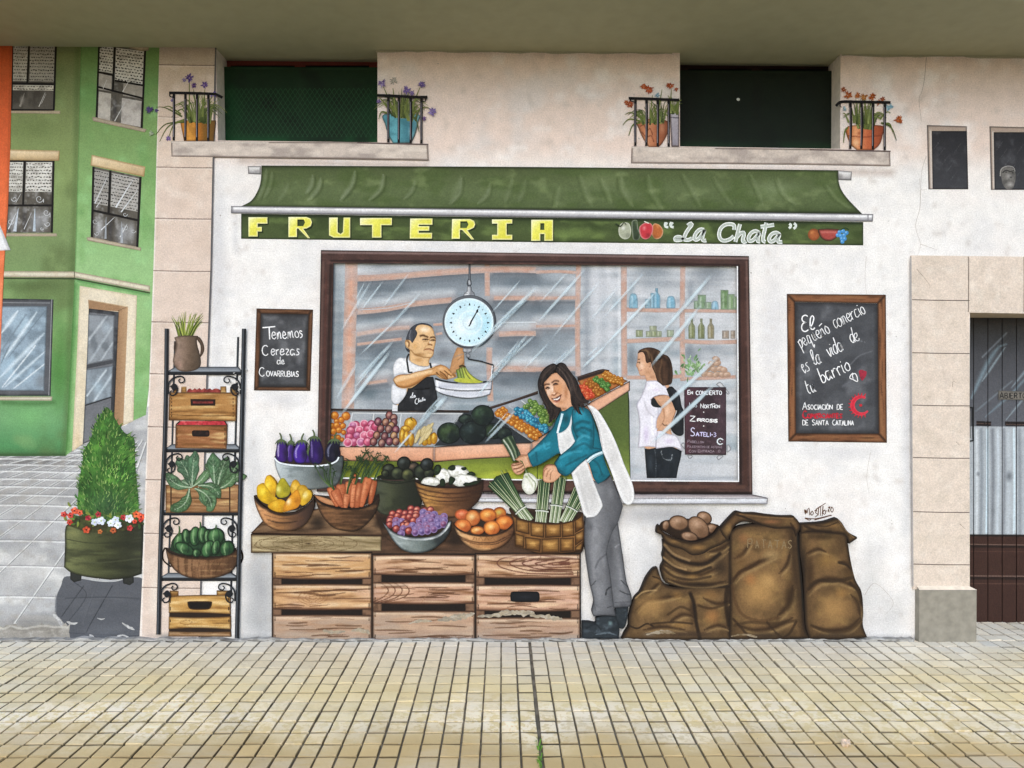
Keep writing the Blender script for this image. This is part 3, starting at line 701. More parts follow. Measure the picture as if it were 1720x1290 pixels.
def street_window(q, mull, rail, kind, seed, frame='17130f'):
    w = Mesh().fill(rect(q, 0, 0, 1, 1), '5a554c', NO('3a352e', .7, 14, 20, .45, .7, seed), *(([BL(*q(.16, .82), 13, 30, 'b3b5b8', .85), BL(*q(.68, .84), 20, 30, 'a3a6aa', .8), BL(*q(.86, .8), 9, 26, 'b9bcc0', .7), BL(*q(.4, .82), 6, 34, '3d3b3c', .85), NO('d0d3d6', .4, 5, 6, .55, .8, seed + 3)]) if kind != 'a' else [BL(*q(.25, .85), 6, 12, 'a09a90', .7)]), g=3)
    w = w.obj('window', gh)
    return w
def bars(w, q, lines, wd=3.4, col='15110e'):
    m = Mesh()
    for a, b in lines: m.rib([(*q(*a), 1), (*q(*b), 1)], wd, col)
    m.obj('glazing_bars', w)
def glint(w, q, items):
    for a, b, wd, c in items: Mesh().rib([tuple(q(*a)), tuple(q((a[0]+b[0])/2, (a[1]+b[1])/2)), tuple(q(*b))], wd, c, .5).obj('glint', w)
# upper left window
q = quad((20.5, 74), (94, 76), (91, 185), (19, 184.5)); w = street_window(q, .36, .6, 'a', 2)
blind(w, q, .03, .02, .36, .56, 11, 6, 'b5b1a5', '57524a'); blind(w, q, .41, .02, .97, .56, 11, 10, 'a39f93', '4a463f'); blind(w, q, .03, .62, .98, .7, 2, 14, 'c9c4b4', '6a6458')
bars(w, q, [((0, 0), (.0, 1)), ((1, 0), (.99, 1)), ((.385, 0), (.36, .6)), ((0, .595), (1, .6)), ((0, 1), (1, 1))])
glint(w, q, [((.2, .95), (.3, .74), 4, '8d877d'), ((.64, .95), (.78, .73), 1.3, 'c9c6c0'), ((.7, .9), (.8, .75), .9, 'bdbab4')])
trim('sill', w, '!17,186 101,186 101,191 17,190', 'd6c6a2')
# upper right window
q = quad((166.5, 74), (244, 84), (238, 215), (162, 200)); w = street_window(q, .34, .6, 'b', 5)
for a, b, v0, v1, rows, cols in ((.02, .31, .02, .36, 9, 5), (.37, .97, .02, .45, 11, 9)): blind(w, q, a, v0, b, v1, rows, cols, 'cfccc2', '2f2b26')
m = Mesh(); m.fill(rect(q, .02, .38, .3, .6), 'b3aca2', NO('8a837a', .5, 8), g=3); m.fill(rect(q, .03, .63, .3, .99), 'c0bab0', NO('908a82', .5, 8), g=3); m.fill(rect(q, .56, .46, .98, .63), '9c958a', NO('c2bcb2', .5, 8), g=3); m.fill(rect(q, .54, .66, .97, .99), 'bdb7b0', NO('8c867f', .6, 8), g=3); m.obj('curtain', w)
bars(w, q, [((0, 0), (0, 1)), ((1, 0), (1, 1)), ((.34, 0), (.335, .58)), ((0, .57), (1, .62)), ((.02, .375), (.32, .385)), ((.37, .45), (.98, .455))], 3.2)
glint(w, q, [((.4, .98), (.62, .7), 1.8, 'c9c8c6'), ((.55, .58), (.68, .42), 1.6, 'd6d5d2'), ((.12, .58), (.2, .45), 1.2, 'd6d5d2')])
trim('sill', w, '!155,196 161,197 246,217 243,222 156,203', 'b3a791'); trim('lintel', w, '!216,76 250,79 249,85 236,86 216,80', 'b3aa94')
# middle left window
q = quad((14, 270), (90, 270), (87, 391), (9, 391)); w = street_window(q, .36, .62, 'c', 8)
blind(w, q, .02, .02, .33, .43, 9, 6, 'cfcdc4', '5c584f'); blind(w, q, .4, .02, .97, .43, 9, 9, 'd3d1c9', '55514a')
bars(w, q, [((0, 0), (0, 1)), ((1, 0), (1, 1)), ((.36, 0), (.36, .62)), ((0, .62), (1, .62)), ((0, 0), (1, 0))], 3.4)
glint(w, q, [((.06, .95), (.22, .72), 1.6, 'dfe4e8'), ((.2, .98), (.26, .66), 6, 'c3ccd6'), ((.62, .98), (.62, .66), 5, 'b9c6d2'), ((.4, .95), (.55, .72), 1.2, 'd0d2d4'), ((.2, .58), (.3, .46), 1.2, 'c9c9c8')])
m = Mesh()
for a in (swirl(66, 334, 7, 1, 1.2, 6), swirl(78, 357, 6, 1, 1.2, 8), swirl(80, 376, 5, -1, 1), swirl(24, 334, 5, -1, 1), swirl(18, 372, 6, 1, 1), swirl(70, 384, 3, 1, 1)): m.rib(a, 1.1, 'cfd2d4', .6)
m.obj('lace', w)
trim('sill', w, '!8,392 95,392 96,397 8,397', 'd8c9ad')
trim('lintel', w, '!15,251 100,253 99,270 14,269', 'd9bf91', '9a7c4c')
# middle right window
q = quad((157, 280), (236, 297), (230.5, 415), (154, 402)); w = street_window(q, .36, .62, 'd', 11)
blind(w, q, .02, .03, .33, .5, 9, 6, '9d9a94', '3a3734'); blind(w, q, .39, .03, .97, .5, 10, 9, 'aca9a3', '3f3c39')
bars(w, q, [((0, 0), (0, 1)), ((1, 0), (1, 1)), ((.36, 0), (.35, .6)), ((0, .6), (1, .62))], 3.8)
glint(w, q, [((.05, .5), (.3, .1), 2.4, 'c6c8ca'), ((.5, .5), (.85, .06), 3, 'd3d6d9'), ((.62, .55), (.95, .2), 2.2, 'cfd3d6'), ((.2, .85), (.48, .64), 1.8, 'd9dcdf'), ((.62, .9), (.76, .7), 2, 'e3e6e8'), ((.3, .96), (.3, .66), 4, '9aa0a6'), ((.66, .98), (.64, .68), 5, 'a5aab0'), ((.08, .55), (.2, .42), 1.4, 'd0d2d3')])
m = Mesh()
for a in (swirl(160, 372, 5, 1, 1.2, 8), swirl(211, 382, 5, -1, 1.2, 8), swirl(224, 388, 4, 1, 1), swirl(163, 392, 4, -1, 1), swirl(210, 360, 4, 1, 1)): m.rib(a, 1, 'c3c6c8', .5)
m.obj('lace', w)
trim('sill', w, '!145,399 152,398 237,416 236,421 147,404', 'c9bca4')
trim('lintel', w, '!154,260 244,280 242,297 152,278', 'd9bf91', '9a7c4c')
# ground floor shop window
w = part('window', gh, '!-60,500 90,503 85,665 -60,665', '56585c', ED('1f2022', 3, .8), NO('6c6f73', .4, 20), g=4)
q = quad((-60, 514), (79.5, 514), (74.5, 657), (-60, 656))
part('pane', w, rect(q, 0, 0, 1, 1), '93a7b6', BL(40, 545, 50, 30, 'a9c2d2', .8), BL(30, 615, 60, 40, 'a6c4d8', .8), NO('6b7c88', .7, 22, 16, .45, .7, 5), BL(70, 640, 18, 22, '70767c', .7),
     *[ST(p, c, wd, .8, .9, 1) for p, c, wd in (('2,560 30,522', 'e3eef4', 8), ('8,600 62,524', 'dbe8ef', 7), ('0,634 74,560', 'd5e4ed', 9), ('8,650 76,590', 'cfdde6', 6), ('2,590 44,528', '6f7f8b', 4), ('14,600 76,522', '687884', 3), ('4,650 60,580', 'f0f5f8', 3), ('24,652 74,612', 'e9f0f4', 3), ('2,610 16,580', '5f6e78', 3))], ED('3b3e42', 2, .7), g=2.8)
trim('sill', w, '!-60,666 88,666 87,673 -60,672', 'd6d3bb')
Mesh().rib('!87,503 82,664', 1.4, '8f9194').rib('!-20,508 84,509', 1.4, '85878a').obj('frame_highlight', w)
# street door
d = part('door_surround', gh, '!134,480 230,496.5 224,707 207,714 139,746 121,758 129,600', 'e2d5bb', NO('d1bf9c', .5, 18, 30, .45, .75, 2), ED('b9a988', 2.5, .6), BL(130, 740, 12, 40, 'd9c096', .8), g=3.4)
rv = part('reveal', d, '!148,503 215,515 207,714 190,722 199,523 149,519', 'b18d68', GR(199, 0, 214, 0, ['9a7450', 'bd9a72'], .7), ST('149,503 214,515', 'd5bd96', 3, .7), ST('199,522 190,722', '5d4630', 2.5, .8), ST('199,522 214,515', '6d543a', 1.6, .8), g=2.6)
dr = part('door', gh, '!149,518 199,524 191,722 139,746 146,600', '5b5d62', GR(0, 690, 0, 745, ['77797e', '8e9094'], .5), ST('150,521 199,527', '1d1e21', 7, .9, .3), ST('196,526 189,722', '2e3034', 7, .85, .4), ED('1b1c1e', 1.8, .8), NO('7a7c80', .4, 16), g=2.6)
part('pane', dr, '!148.5,528 192,530 190,603 146,613', '8b9298', NO('5f666c', .7, 12, 20, .45, .75, 3), BL(178, 550, 14, 16, 'a5b3bd', .7), ST('150,570 180,530', 'd0d8dd', 5, .6, .9), ST('152,606 188,550', 'b6c0c7', 5, .6, .9), ST('170,605 190,575', 'c9d2d8', 4, .6, .9), ED('3a3d40', 1.5, .6), g=2.6)
part('pane', dr, '!145,621 189.5,614 187,667 143,680', '8f9ba4', NO('69737b', .6, 12, 20, .45, .75, 6), ST('146,665 178,622', 'dfeaf0', 4, .7, .9), ST('158,674 188,630', 'cfdce4', 5, .7, .9), BL(165, 650, 16, 16, 'a9c0cd', .6), ED('3a3d40', 1.5, .6), g=2.6)
Mesh().rib('!143,681 187,667', 2, '2b2c2f').rib('!146,616 190,607', 6, '45474b').rib('!187.5,667 186,722', 1.5, '3a3b3e').obj('rail', dr)
# ---- orange neighbour and its white awning
og = thing('orange_house', 'narrow strip of an orange house at the left edge of the mural', 'house', -40, 770)
Mesh().fill('!-335,72 20.5,74 17,250 13,352 7,440 1,575 -2,640 -335,640', 'e86f3c', GR(0, 80, 0, 500, ['c4501d', 'd95a28', 'f0703c', 'f68a5a']), ST('18,76 12,350 2,560', 'a8481c', 5, .5, .9), NO('c95a28', .4, 12, 24), g=4).obj('wall', og)
tag(part('canopy_corner', None, '!-70,300 0,378 5,390 17.5,420 -70,425', 'e9e9ea', ST('1,384 15,420', 'b9b9bb', 5, .7), ED('a6a6a8', 1.6, .7), g=3.4), 'white awning corner poking in beside the orange house', 'awning')
# ---- tub with clipped shrub and flowers
tb = thing('plant_tub', 'round olive green planter tub standing on the painted paving', 'planter', 175, 982)
for p in ('!118,958 138,962 136,975 124,978 118,973', '!205,964 224,963 225,978 218,983 207,980'): part('foot', tb, p, '2c2e2a', ED('191a18', 2, .8), g=2.5)
part('body', tb, '112,882 109,920 107.5,953* 120,962 145,969 185,974* 215,971 238,964* 240,920 241,880* 180,888 140,888', '3f452b', GR(108, 0, 241, 0, [(0, '75794a'), (.12, '686d42'), (.45, '434729'), (.8, '2d301f'), (1, '383b2c')]), NO('575c38', .5, 60, 8, .5, .75, 3), NO('222518', .5, 40, 7, .5, .75, 9), ED('15160f', 3, .85),
     ST('109,905 150,912 200,911 240,905', '2a2d1c', 2, .6), ST('109,935 160,945 238,938', '54583a', 3, .4), BL(125, 895, 16, 14, '8a8c55', .5), g=2.8)
Mesh().rib('137,970 165,975 190,976 206,973', 4, 'b3b5b6', 2).obj('rim_light', tb)
part('soil', tb, '113,882* 125,868 180,864 235,868 241,880* 200,893 150,893', '37351f', NO('4d5a2a', .7, 8, 5, .45, .7), g=2.6)
SHO = [(178, 684), (168, 700), (158, 716), (152, 738), (141, 756), (138, 780), (133, 806), (131, 832), (130, 850), (138, 866), (160, 874), (190, 876), (218, 874), (231, 862), (232, 838), (229, 808), (227, 780), (226, 756), (224, 736), (208, 726), (196, 708), (187, 692)]
shr = thing('clipped_shrub', 'conical bright green conifer shrub growing in the olive tub', 'shrub', 182, 874)
Mesh().fill(SHO, '3a6626', NO('24481c', .8, 16, 18, .4, .65, 4), NO('6cae3c', .6, 12, 14, .55, .8, 8), BL(180, 845, 50, 35, '38593a', .7), BL(160, 770, 22, 60, '5aa035', .5), g=2.6).obj('foliage_mass', shr)
lf = Mesh(); pol = np.array(SHO)
cnt = 0
while cnt < 900:
    p = np.array([RNG.uniform(124, 236), RNG.uniform(684, 874)]); e = pol.mean(0) + (p - pol.mean(0)) * .97
    if not inside(e[None], pol)[0]: continue
    cnt += 1; side = (p[0] - 180) / 50; L = RNG.uniform(4, 9); a = -math.pi/2 + side*.9 + RNG.normal(0, .35)
    sh = fbm(np.array([p[0]/15.]), np.array([p[1]/15.]))[0]; low = max(0, (p[1]-810)/60) * (1 - abs(side)*.5)
    col = C(random.choice(['3a7426', '55943a', '28541c', '76a846', '42802c', '94b860'])) * (.5 + .72*sh) * (1 - .35*low) + low*np.array([18, 22, 26])
    lf.rib([tuple(p), (p[0] + .6*L*math.cos(a), p[1] + .6*L*math.sin(a)), (p[0] + L*math.cos(a+.15), p[1] + L*math.sin(a+.15))], RNG.uniform(1.4, 2.4), col, .5, dk=.0016)
lf.obj('leaf_sprays', shr)
bed = Mesh()
for i in range(46):
    x = RNG.uniform(106, 240); y = 866 + RNG.normal(0, 7) + 4*math.sin((x-106)/134*3.14); a = RNG.uniform(0, 6.28)
    bed.rib([(x, y), (x+4*math.cos(a), y+4*math.sin(a)), (x+9*math.cos(a+.2), y+9*math.sin(a+.2))], 4.2, random.choice(['49652c', '6a8436', '36522a', '7b8a35']), 1, prof='leaf', dk=.01)
tag(bed.obj('bedding_leaves'), 'low leaves of the bedding flowers round the rim of the tub', 'leaves')
for i, (x, y, r, c) in enumerate(((107, 864, 5, 'd8433a'), (125, 858, 6, 'f0623c'), (118, 866, 5, 'e04a40'), (134, 861, 5, 'e8603a'), (117, 877, 5, 'c8402c'), (148, 870, 5, 'a8203a'), (145, 890, 6, 'd05028'), (165, 864, 5, 'a52838'), (190, 891, 5, 'b8622c'),
                                  (207, 869, 5, 'b8343a'), (218, 887, 5, 'c8343a'), (229, 864, 6, 'f06a34'), (237, 868, 6, 'f0562c'), (236, 873, 4, 'd8342c'), (159, 877, 6, 'c3cfe6'), (170, 875, 7, 'd0dcf0'), (186, 879, 6, 'd8e2f2'), (194, 873, 6, 'd0dcf0'), (198, 882, 6, 'e3eaf6'), (217, 871, 7, 'd9dbe6'), (168, 893, 4, 'b8762c'), (226, 876, 4, 'e0452c'))):
    m = Mesh(); white = C(c)[2] > 200
    for k in range(5):
        a = k*1.257 + i; m.fill(ell(x + .55*r*math.cos(a), y + .5*r*math.sin(a), .55*r, .45*r, math.degrees(a), 9), C(c) + RNG.normal(0, 12), ED('f5f7fb' if white else 'f2705a' if k % 2 else '8f1c1c', 1.2, .5), g=1.8); m.k -= .25
    m.fill(ell(x, y, .28*r, .25*r, 0, 7), 'b8c890' if white else '5a1a1a', g=2)
    tag(m.obj('flower'), ('pale blue white flower among the leaves at the tub rim' if white else 'red or orange flower among the leaves at the tub rim'), 'flower', 'pale flowers in the tub' if white else 'red and orange flowers in the tub')
# ---- painted stone pilaster
pl = Mesh(); PL = '!268,70 362,70 357,300 354,450 350,560 347,640 340,880 334,1078 234,1078 239,970 245,790 251,640 258,440 262,300'
jl = []
for y, x0, x1 in ((109, 267, 362), (196, 266, 300), (281, 263, 358), (367, 260, 356), (455, 258, 354), (541, 255, 351), (628, 251, 348), (717, 248, 345), (806, 245, 342), (896, 242, 340), (987, 238, 337)):
    jl += [ST([(x0, y - .5), ((x0+x1)/2, y + .6), (x1, y + 1)], '7c6a5e' if y != 196 else 'b09c8c', 1.9, .85, .4), ST([(x0, y + 2), (x1, y + 3)], 'f0e6db', 1.8, .4)]
pl.fill(PL, 'ddcab9', GR(0, 80, 0, 330, [(0, 'c9b49c'), (.5, 'd8c2ae'), (1, 'ddc8b8')]), NO('cfb8a6', .5, 40, 34, .5, .8, 3), NO('e8d9cb', .5, 20, 18, .55, .8, 6), PG('!268,70 362,70 362,109 267,109', 'b3a391', .75), BL(285, 150, 24, 40, 'c0a890', .5),
        ST('265,110 258,440 246,760 236,1070', 'f3ece4', 5, .7), BL(262, 1000, 16, 70, 'eadfd0', .6), BL(285, 1068, 50, 8, '908b84', .7), NO('b09a88', .3, 4, 4, .7, .85, 9), *jl, g=4)
pst = tag(pl.obj('stone_pilaster', None, M_WALL), 'tall painted pilaster of pinkish stone blocks between the green house and the shop front', 'pilaster')
Mesh().rib('!362.5,70 357.5,300 354.5,450 350.5,560 347.5,640 340.5,880 334.5,1074', 2.6, '5d5a5c').obj('edge_line', pst)
# ================================================================ painted balconies, flower pots, vents and awning
Z()
def ledge(label, path, hl):
    t = part('window_ledge', None, path, 'cdbfb3', NO('9c9089', .65, 26, 12, .45, .75, hl), NO('e6d9cc', .6, 30, 10, .5, .75, hl+3), ED('6b5d55', 2.2, .8, .7), ST([(raw(path)[0][0], raw(path)[0][1]+1.5), (raw(path)[1][0], raw(path)[1][1]+1.5)], 'ece0d4', 3, .7), ST([(raw(path)[3][0], raw(path)[3][1]-3), (raw(path)[2][0], raw(path)[2][1]-3)], '8f837c', 6, .6, .9), g=3)
    tag(t, label, 'ledge', 'painted grey ledges under the recessed windows')
    Mesh().rib([(raw(path)[3][0]+1, raw(path)[3][1]+1.2), (raw(path)[2][0], raw(path)[2][1]+1.2)], 2.2, '5c4c49').obj('under_line', t); return t
ledge('painted grey ledge under the dark green window, left end below the orange pot', '!287,237 450,238 600,238.5 718.5,241.5 720,269 600,267 450,265 288,263', 3)
ledge('painted grey ledge under the almost black window, right of the first ledge', '!1061,246 1200,248 1360,250 1495,253 1496,279 1360,276.5 1200,275 1060,274', 6)
def blades(m, cx, y0, n, spread, L, cols, seed, droop=.5, w=4.4, lean=0):
    r = np.random.default_rng(seed)
    for i in range(n):
        u = r.uniform(-1, 1); a = u*spread + lean; l = L*r.uniform(.6, 1.05); x = cx + u*r.uniform(2, 16)
        tx = x + l*math.sin(a); ty = y0 - l*math.cos(a) + droop*l*abs(math.sin(a))**1.5
        mx = x + .55*l*math.sin(a*.75); my = y0 - .7*l*math.cos(a*.75)
        m.rib([(x, y0 + r.uniform(0, 4)), (mx, my), (tx, ty)], w*r.uniform(.6, 1), C(cols[i % len(cols)]) + r.normal(0, 9), .5, C(cols[(i+1) % len(cols)]) + 14, dk=.006)
def tuft(m, x, y, r, col, seed, n=22):
    q = np.random.default_rng(seed)
    for i in range(n):
        a = q.uniform(0, 6.28); l = r*q.uniform(.5, 1.1)
        m.rib([(x + .15*l*math.cos(a), y + .15*l*math.sin(a)), (x + l*math.cos(a), y + l*math.sin(a))], r*.42, C(col) - 12 + q.normal(0, 16), .8, dk=.006)
def potted(name, label, pot, potcol, potops, tufts, blade_args, fl, group=None, px=0, py=0):
    t = thing(name, label, 'flower pot', px, py, group)
    lf = Mesh()
    for b in blade_args: blades(lf, *b)
    part('pot', t, pot, potcol, *potops, ED('3a2415', 2, .55), g=2.2)
    for x0, y0, x1, y1, c in tufts: lf.rib([(x0, y0), ((x0+x1)/2 + (x1-x0)*.15, (y0+y1)/2 - 7), (x1, y1)], 3.2, c, .9)
    lf.obj('foliage', t)
    for i, (x, y, r, c) in enumerate(fl):
        m = Mesh(); tuft(m, x, y, r, c, i*7+int(x)); m.obj('flower', t)
    return t
GRN = ['56602a', '6f7a36', '3c4a1e', '85904a', '2f3c18']
potted('flower_pot', 'orange pot of purple flowering chives behind the railing left of the dark green window', '!302,202 362,202 359,237 309,237', 'c87a22', (GR(302, 0, 362, 0, [(0, 'b96f1e'), (.3, 'e09a3a'), (.55, 'b06a1c'), (.7, '7a5218'), (1, '6b4c1a')]), NO('8a5a18', .4, 8)),
       ((310, 205, 262, 226, '4a5524'), (306, 196, 262, 180, '4f5a28'), (304, 192, 275, 180, '66702f'), (312, 200, 268, 238, '58642c'), (318, 196, 318, 136, '66732f'), (330, 190, 325, 150, '5c692c'), (340, 196, 344, 150, '6b7836'), (308, 202, 283, 232, '66702f')),
       ((332, 203, 40, 1.0, 50, GRN, 3), (345, 204, 18, .7, 48, GRN, 5)), ((318, 131, 8, '6d5596'), (326, 144, 5, '6a4a86'), (343, 143, 7, '6f5494'), (251, 184, 7, '54457a'), (263, 185, 4, '5a4a80'), (358, 158, 6, '6f5a9a'), (254, 224, 5, '9aa88c'), (283, 233, 5, '7a62a0'), (309, 134, 4, '8a7aa8'), (290, 168, 4, '7c6ba2')), px=332, py=237)
potted('flower_pot', 'teal blue pot of lilac flowers behind the railing right of the dark green window', '645,192 703,192 702,206 697,226 690,240* 660,241* 652,226 647,210', '4f97a6', (GR(645, 0, 703, 0, ['4c8fa0', '5fa9b6', '3d7a8a', '6aa4b0']), BL(690, 222, 6, 12, '9fc6ce', .7), NO('2f6674', .4, 9)),
       ((650, 190, 636, 200, '66702f'), (650, 180, 634, 165, '6a7634'), (662, 188, 644, 146, '6a7634'), (664, 186, 660, 148, '75813c'), (680, 188, 686, 156, '6a7634'), (690, 186, 706, 146, '75813c'), (694, 190, 724, 184, '66702f'), (690, 195, 704, 222, '445420')),
       ((674, 195, 36, .95, 46, GRN, 13), (688, 200, 12, .9, 34, GRN, 15)), ((642, 139, 8, '8a76b0'), (661, 136, 7, 'b7b0a6'), (683, 152, 8, '7d68a8'), (692, 156, 5, '8a76b0'), (708, 142, 7, '7a66a4'), (726, 187, 8, '8672ac'), (711, 198, 5, '7d5f92'), (636, 170, 4, '7a66a4')), px=674, py=240)
potted('flower_pot', 'tall terracotta vase with scratched pattern and russet flowers left of the almost black window', '1071,205 1096,199 1122,204 1122,222 1113,240 1106,247* 1090,247* 1080,232 1073,216', 'b8714a', (GR(1071, 0, 1122, 0, ['a5613c', 'd08a60', 'a65f3c', '7c4228']), ST('1076,212 1082,210 1086,220 1092,216 1096,226', '6d2f1c', 2, .8), ST('1078,222 1086,230 1094,228 1098,238', '6d2f1c', 2, .8), BL(1112, 215, 8, 16, 'd79a76', .5)),
       ((1080, 200, 1050, 192, '5b6b2a'), (1078, 204, 1046, 210, '66752f'), (1076, 206, 1056, 228, '5b6b2a'), (1092, 198, 1096, 160, '6f7c38'), (1104, 198, 1112, 150, '75813c'), (1126, 180, 1128, 150, '6f7c38')),
       ((1092, 206, 30, .95, 34, GRN, 23), (1110, 204, 14, .6, 42, GRN, 25)), ((1089, 149, 9, 'b8542c'), (1080, 144, 5, 'c8693c'), (1126, 144, 7, 'b5582e'), (1058, 175, 7, 'a85230'), (1052, 172, 4, 'b8663c'), (1104, 160, 5, '8ab0c4')), px=1097, py=247)
potted('flower_pot', 'grey square planter of grass tucked beside the almost black window', '!1125,188 1141,188 1141,246 1128,246', '9c96a2', (GR(0, 188, 0, 246, ['b5afb8', '8d8893']), ST('1126,197 1141,198', '3a3540', 2, .8), ED('4a444e', 1.6, .6)), ((1130, 186, 1122, 160, '75813c'), (1134, 186, 1140, 165, '5b6b2a')),
       ((1133, 189, 14, .5, 26, GRN, 33),), ((1136, 150, 4, 'b5582e'),), px=1133, py=246)
potted('flower_pot', 'round orange clay pot with rim and russet flowers right of the almost black window', '1422,214 1452,210 1484,212 1483,226 1478,242 1468,252* 1440,252* 1428,240', 'cf7644', (GR(1422, 0, 1484, 0, [(0, 'b5602f'), (.25, 'e29a66'), (.55, 'c4643a'), (1, '8e3c20')]), ST('1423,228 1452,230 1483,227', '7a3018', 2.4, .7), BL(1438, 240, 8, 8, 'eec090', .8), BL(1443, 224, 5, 4, '7a3018', .6)),
       ((1424, 214, 1417, 240, '5b6b2a'), (1426, 206, 1416, 190, '75813c'), (1480, 206, 1506, 236, '445420'), (1478, 200, 1496, 190, '66752f'), (1484, 208, 1500, 222, '5b6b2a')),
       ((1452, 214, 34, .8, 40, GRN, 43), (1456, 206, 12, .4, 46, GRN, 45), (1440, 206, 8, .4, 40, GRN, 46)), ((1424, 160, 8, 'b5602f'), (1440, 160, 6, 'c07038'), (1452, 163, 7, 'b8783c'), (1466, 162, 7, 'b5602f'), (1476, 172, 6, 'b8663c'), (1417, 150, 5, 'a85a34'), (1482, 166, 5, 'a85a34'), (1509, 201, 8, 'b8602c'), (1494, 180, 7, '8ab4c6'), (1419, 182, 4, '9ab8c4')), px=1453, py=252)
def railing(label, top, posts, px, py, curl):
    t = thing('balcony_railing', label, 'railing', px, py, 'painted iron railings in front of the flower pots')
    for x, y0, y1 in posts: Mesh().rib([(x, y0), (x + RNG.normal(0, .4), (y0+y1)/2), (x - .3, y1)], 4.6, '141012', 4.0).rib([(x - .9, y0+8), (x - .9, y1-6)], 1.3, '77717a', 1.0, '8f8a92').obj('post', t)
    Mesh().rib(top, 4.6, '120e10').rib(curl, 2.6, '17130f', 1.2).obj('top_rail', t)
railing('black railing in front of the orange pot', '284,156 300,156 340,157 362,158* 374,164', ((292, 157, 236), (311.5, 158, 236), (331, 158, 236.5), (350, 158, 237)), 330, 237, '286,156 285,161 289,163 292,160')
railing('black railing in front of the teal pot', '634,160 660,161 700,163 718,163', ((652.5, 162, 239), (670, 162, 240), (690, 163, 240.5), (708, 164, 241)), 676, 240, '716,163 714,170 707,168 706,164')
railing('black railing in front of the terracotta vase', '1056,165 1090,166 1141,168', ((1067.5, 166, 245), (1086, 166, 245), (1105, 167, 246), (1123.5, 167, 246.5)), 1097, 246, '1058,165 1060,170 1065,170')
railing('black railing in front of the round orange clay pot', '1404,178 1413,171 1440,171 1496,172', ((1428.5, 172, 250), (1447, 172, 250.5), (1466.5, 172, 251), (1486.5, 172, 252)), 1455, 251, '1412,172 1411,178 1414,180')
# painted vent windows, the right one with a dog looking out
def vent(label, x0, y0, x1, y1, rx, seed):
    t = thing('vent_window', label, 'window', (x0+x1)/2, y1, 'small painted vent windows')
    part('recess', t, f'!{x0},{y0} {x1},{y0+2} {x1+2.5},{y1} {x0+2.5},{y1}', 'b09c8c', ST(f'{x0},{y0} {x0+3},{y1}', '6d6460', 5, .8), ST(f'{x0},{y0+1} {x1},{y0+2}', '7d6c62', 4, .7), ST(f'{x0+6},{y0+10} {x0+8},{y1}', 'd8d0c8', 4, .7), ED('4a4340', 2, .7), g=2.4)
    m = Mesh().fill(f'!{x0+rx},{y0+10} {x1},{y0+10} {x1+2},{y1-.5} {x0+rx+1.5},{y1-.5}', '2f3034', GR(0, y0, 0, y1, ['26262a', '3c3d41']), NO('4f5055', .6, 12, 14, .5, .8, seed), ED('1b1b1e', 2, .7), *[ST([(x0+12+i*7, y0+40+i*13 % 60), (x0+22+i*7, y0+26+i*13 % 60)], '6a6b70', 1.2, .5, .9, 1) for i in range(6)], g=2.4)
    m.obj('pane', t); return t
vent('small painted vent window with an empty dark pane, the left of the two', 1557, 210, 1624, 318, 8, 4)
v2 = vent('small painted vent window with a pale animal looking out, cut by the right edge', 1662, 212, 1738, 319, 7, 9)
dg = Mesh().fill('1681,284 1686,281 1697,280 1704,286 1706,297 1704,310 1700,317 1690,317 1684,308 1682,296', '6e6b67', NO('4a4845', .6, 5, 5, .45, .7), BL(1694, 296, 8, 8, 'a5a29e', .8), BL(1697, 310, 8, 7, 'b3b0ac', .7), BL(1690, 289, 2.5, 2, '1d1c1c', .9), BL(1701, 290, 2.5, 2, '1d1c1c', .9), BL(1698, 298, 3, 2.2, '201e1e', .8), g=2)
dg.rib('1680,296 1682,284 1692,279 1702,281 1705,288', 1.8, '9a9793', 1).rib('1684,290 1690,286 1697,288 1704,286', 2, '252423', 1.2)
tag(dg.obj('dog'), 'pale shaggy animal face painted in the right vent window', 'animal')
# ---- awning
aw = thing('awning', 'long green painted awning with white front bar and lettered valance over the shop window', 'awning', 925, 412)
part('roller_tube', aw, '!416,279 438,279 438,293 417,292', 'b9b6b4', GR(0, 278, 0, 294, ['efeeec', 'c9c7c6', '7f7d7d']), ED('3c3a3a', 1.8, .8), BL(432, 288, 8, 5, '8f8d8c', .6), g=2)
part('roller_tube', aw, '!1407,286 1431,288 1430,303 1408,302', 'b9b6b4', GR(0, 287, 0, 304, ['efeeec', 'c9c7c6', '7f7d7d']), ED('3c3a3a', 1.8, .8), BL(1412, 296, 6, 7, '6f6d6c', .6), g=2)
cops = [GR(0, 278, 0, 360, [(0, '3a4526'), (.12, '4d5b32'), (.5, '5a6a40'), (.85, '4f5f36'), (1, '343f22')]), NO('465a28', .6, 46, 18, .45, .75, 3), NO('7f8f5c', .45, 26, 14, .55, .8, 7), ED('1c2410', 3.2, .8), BL(1300, 320, 60, 26, '83936a', .5), BL(1010, 300, 60, 24, '7c8c5c', .4)]
Z(3.185, 380, 265)
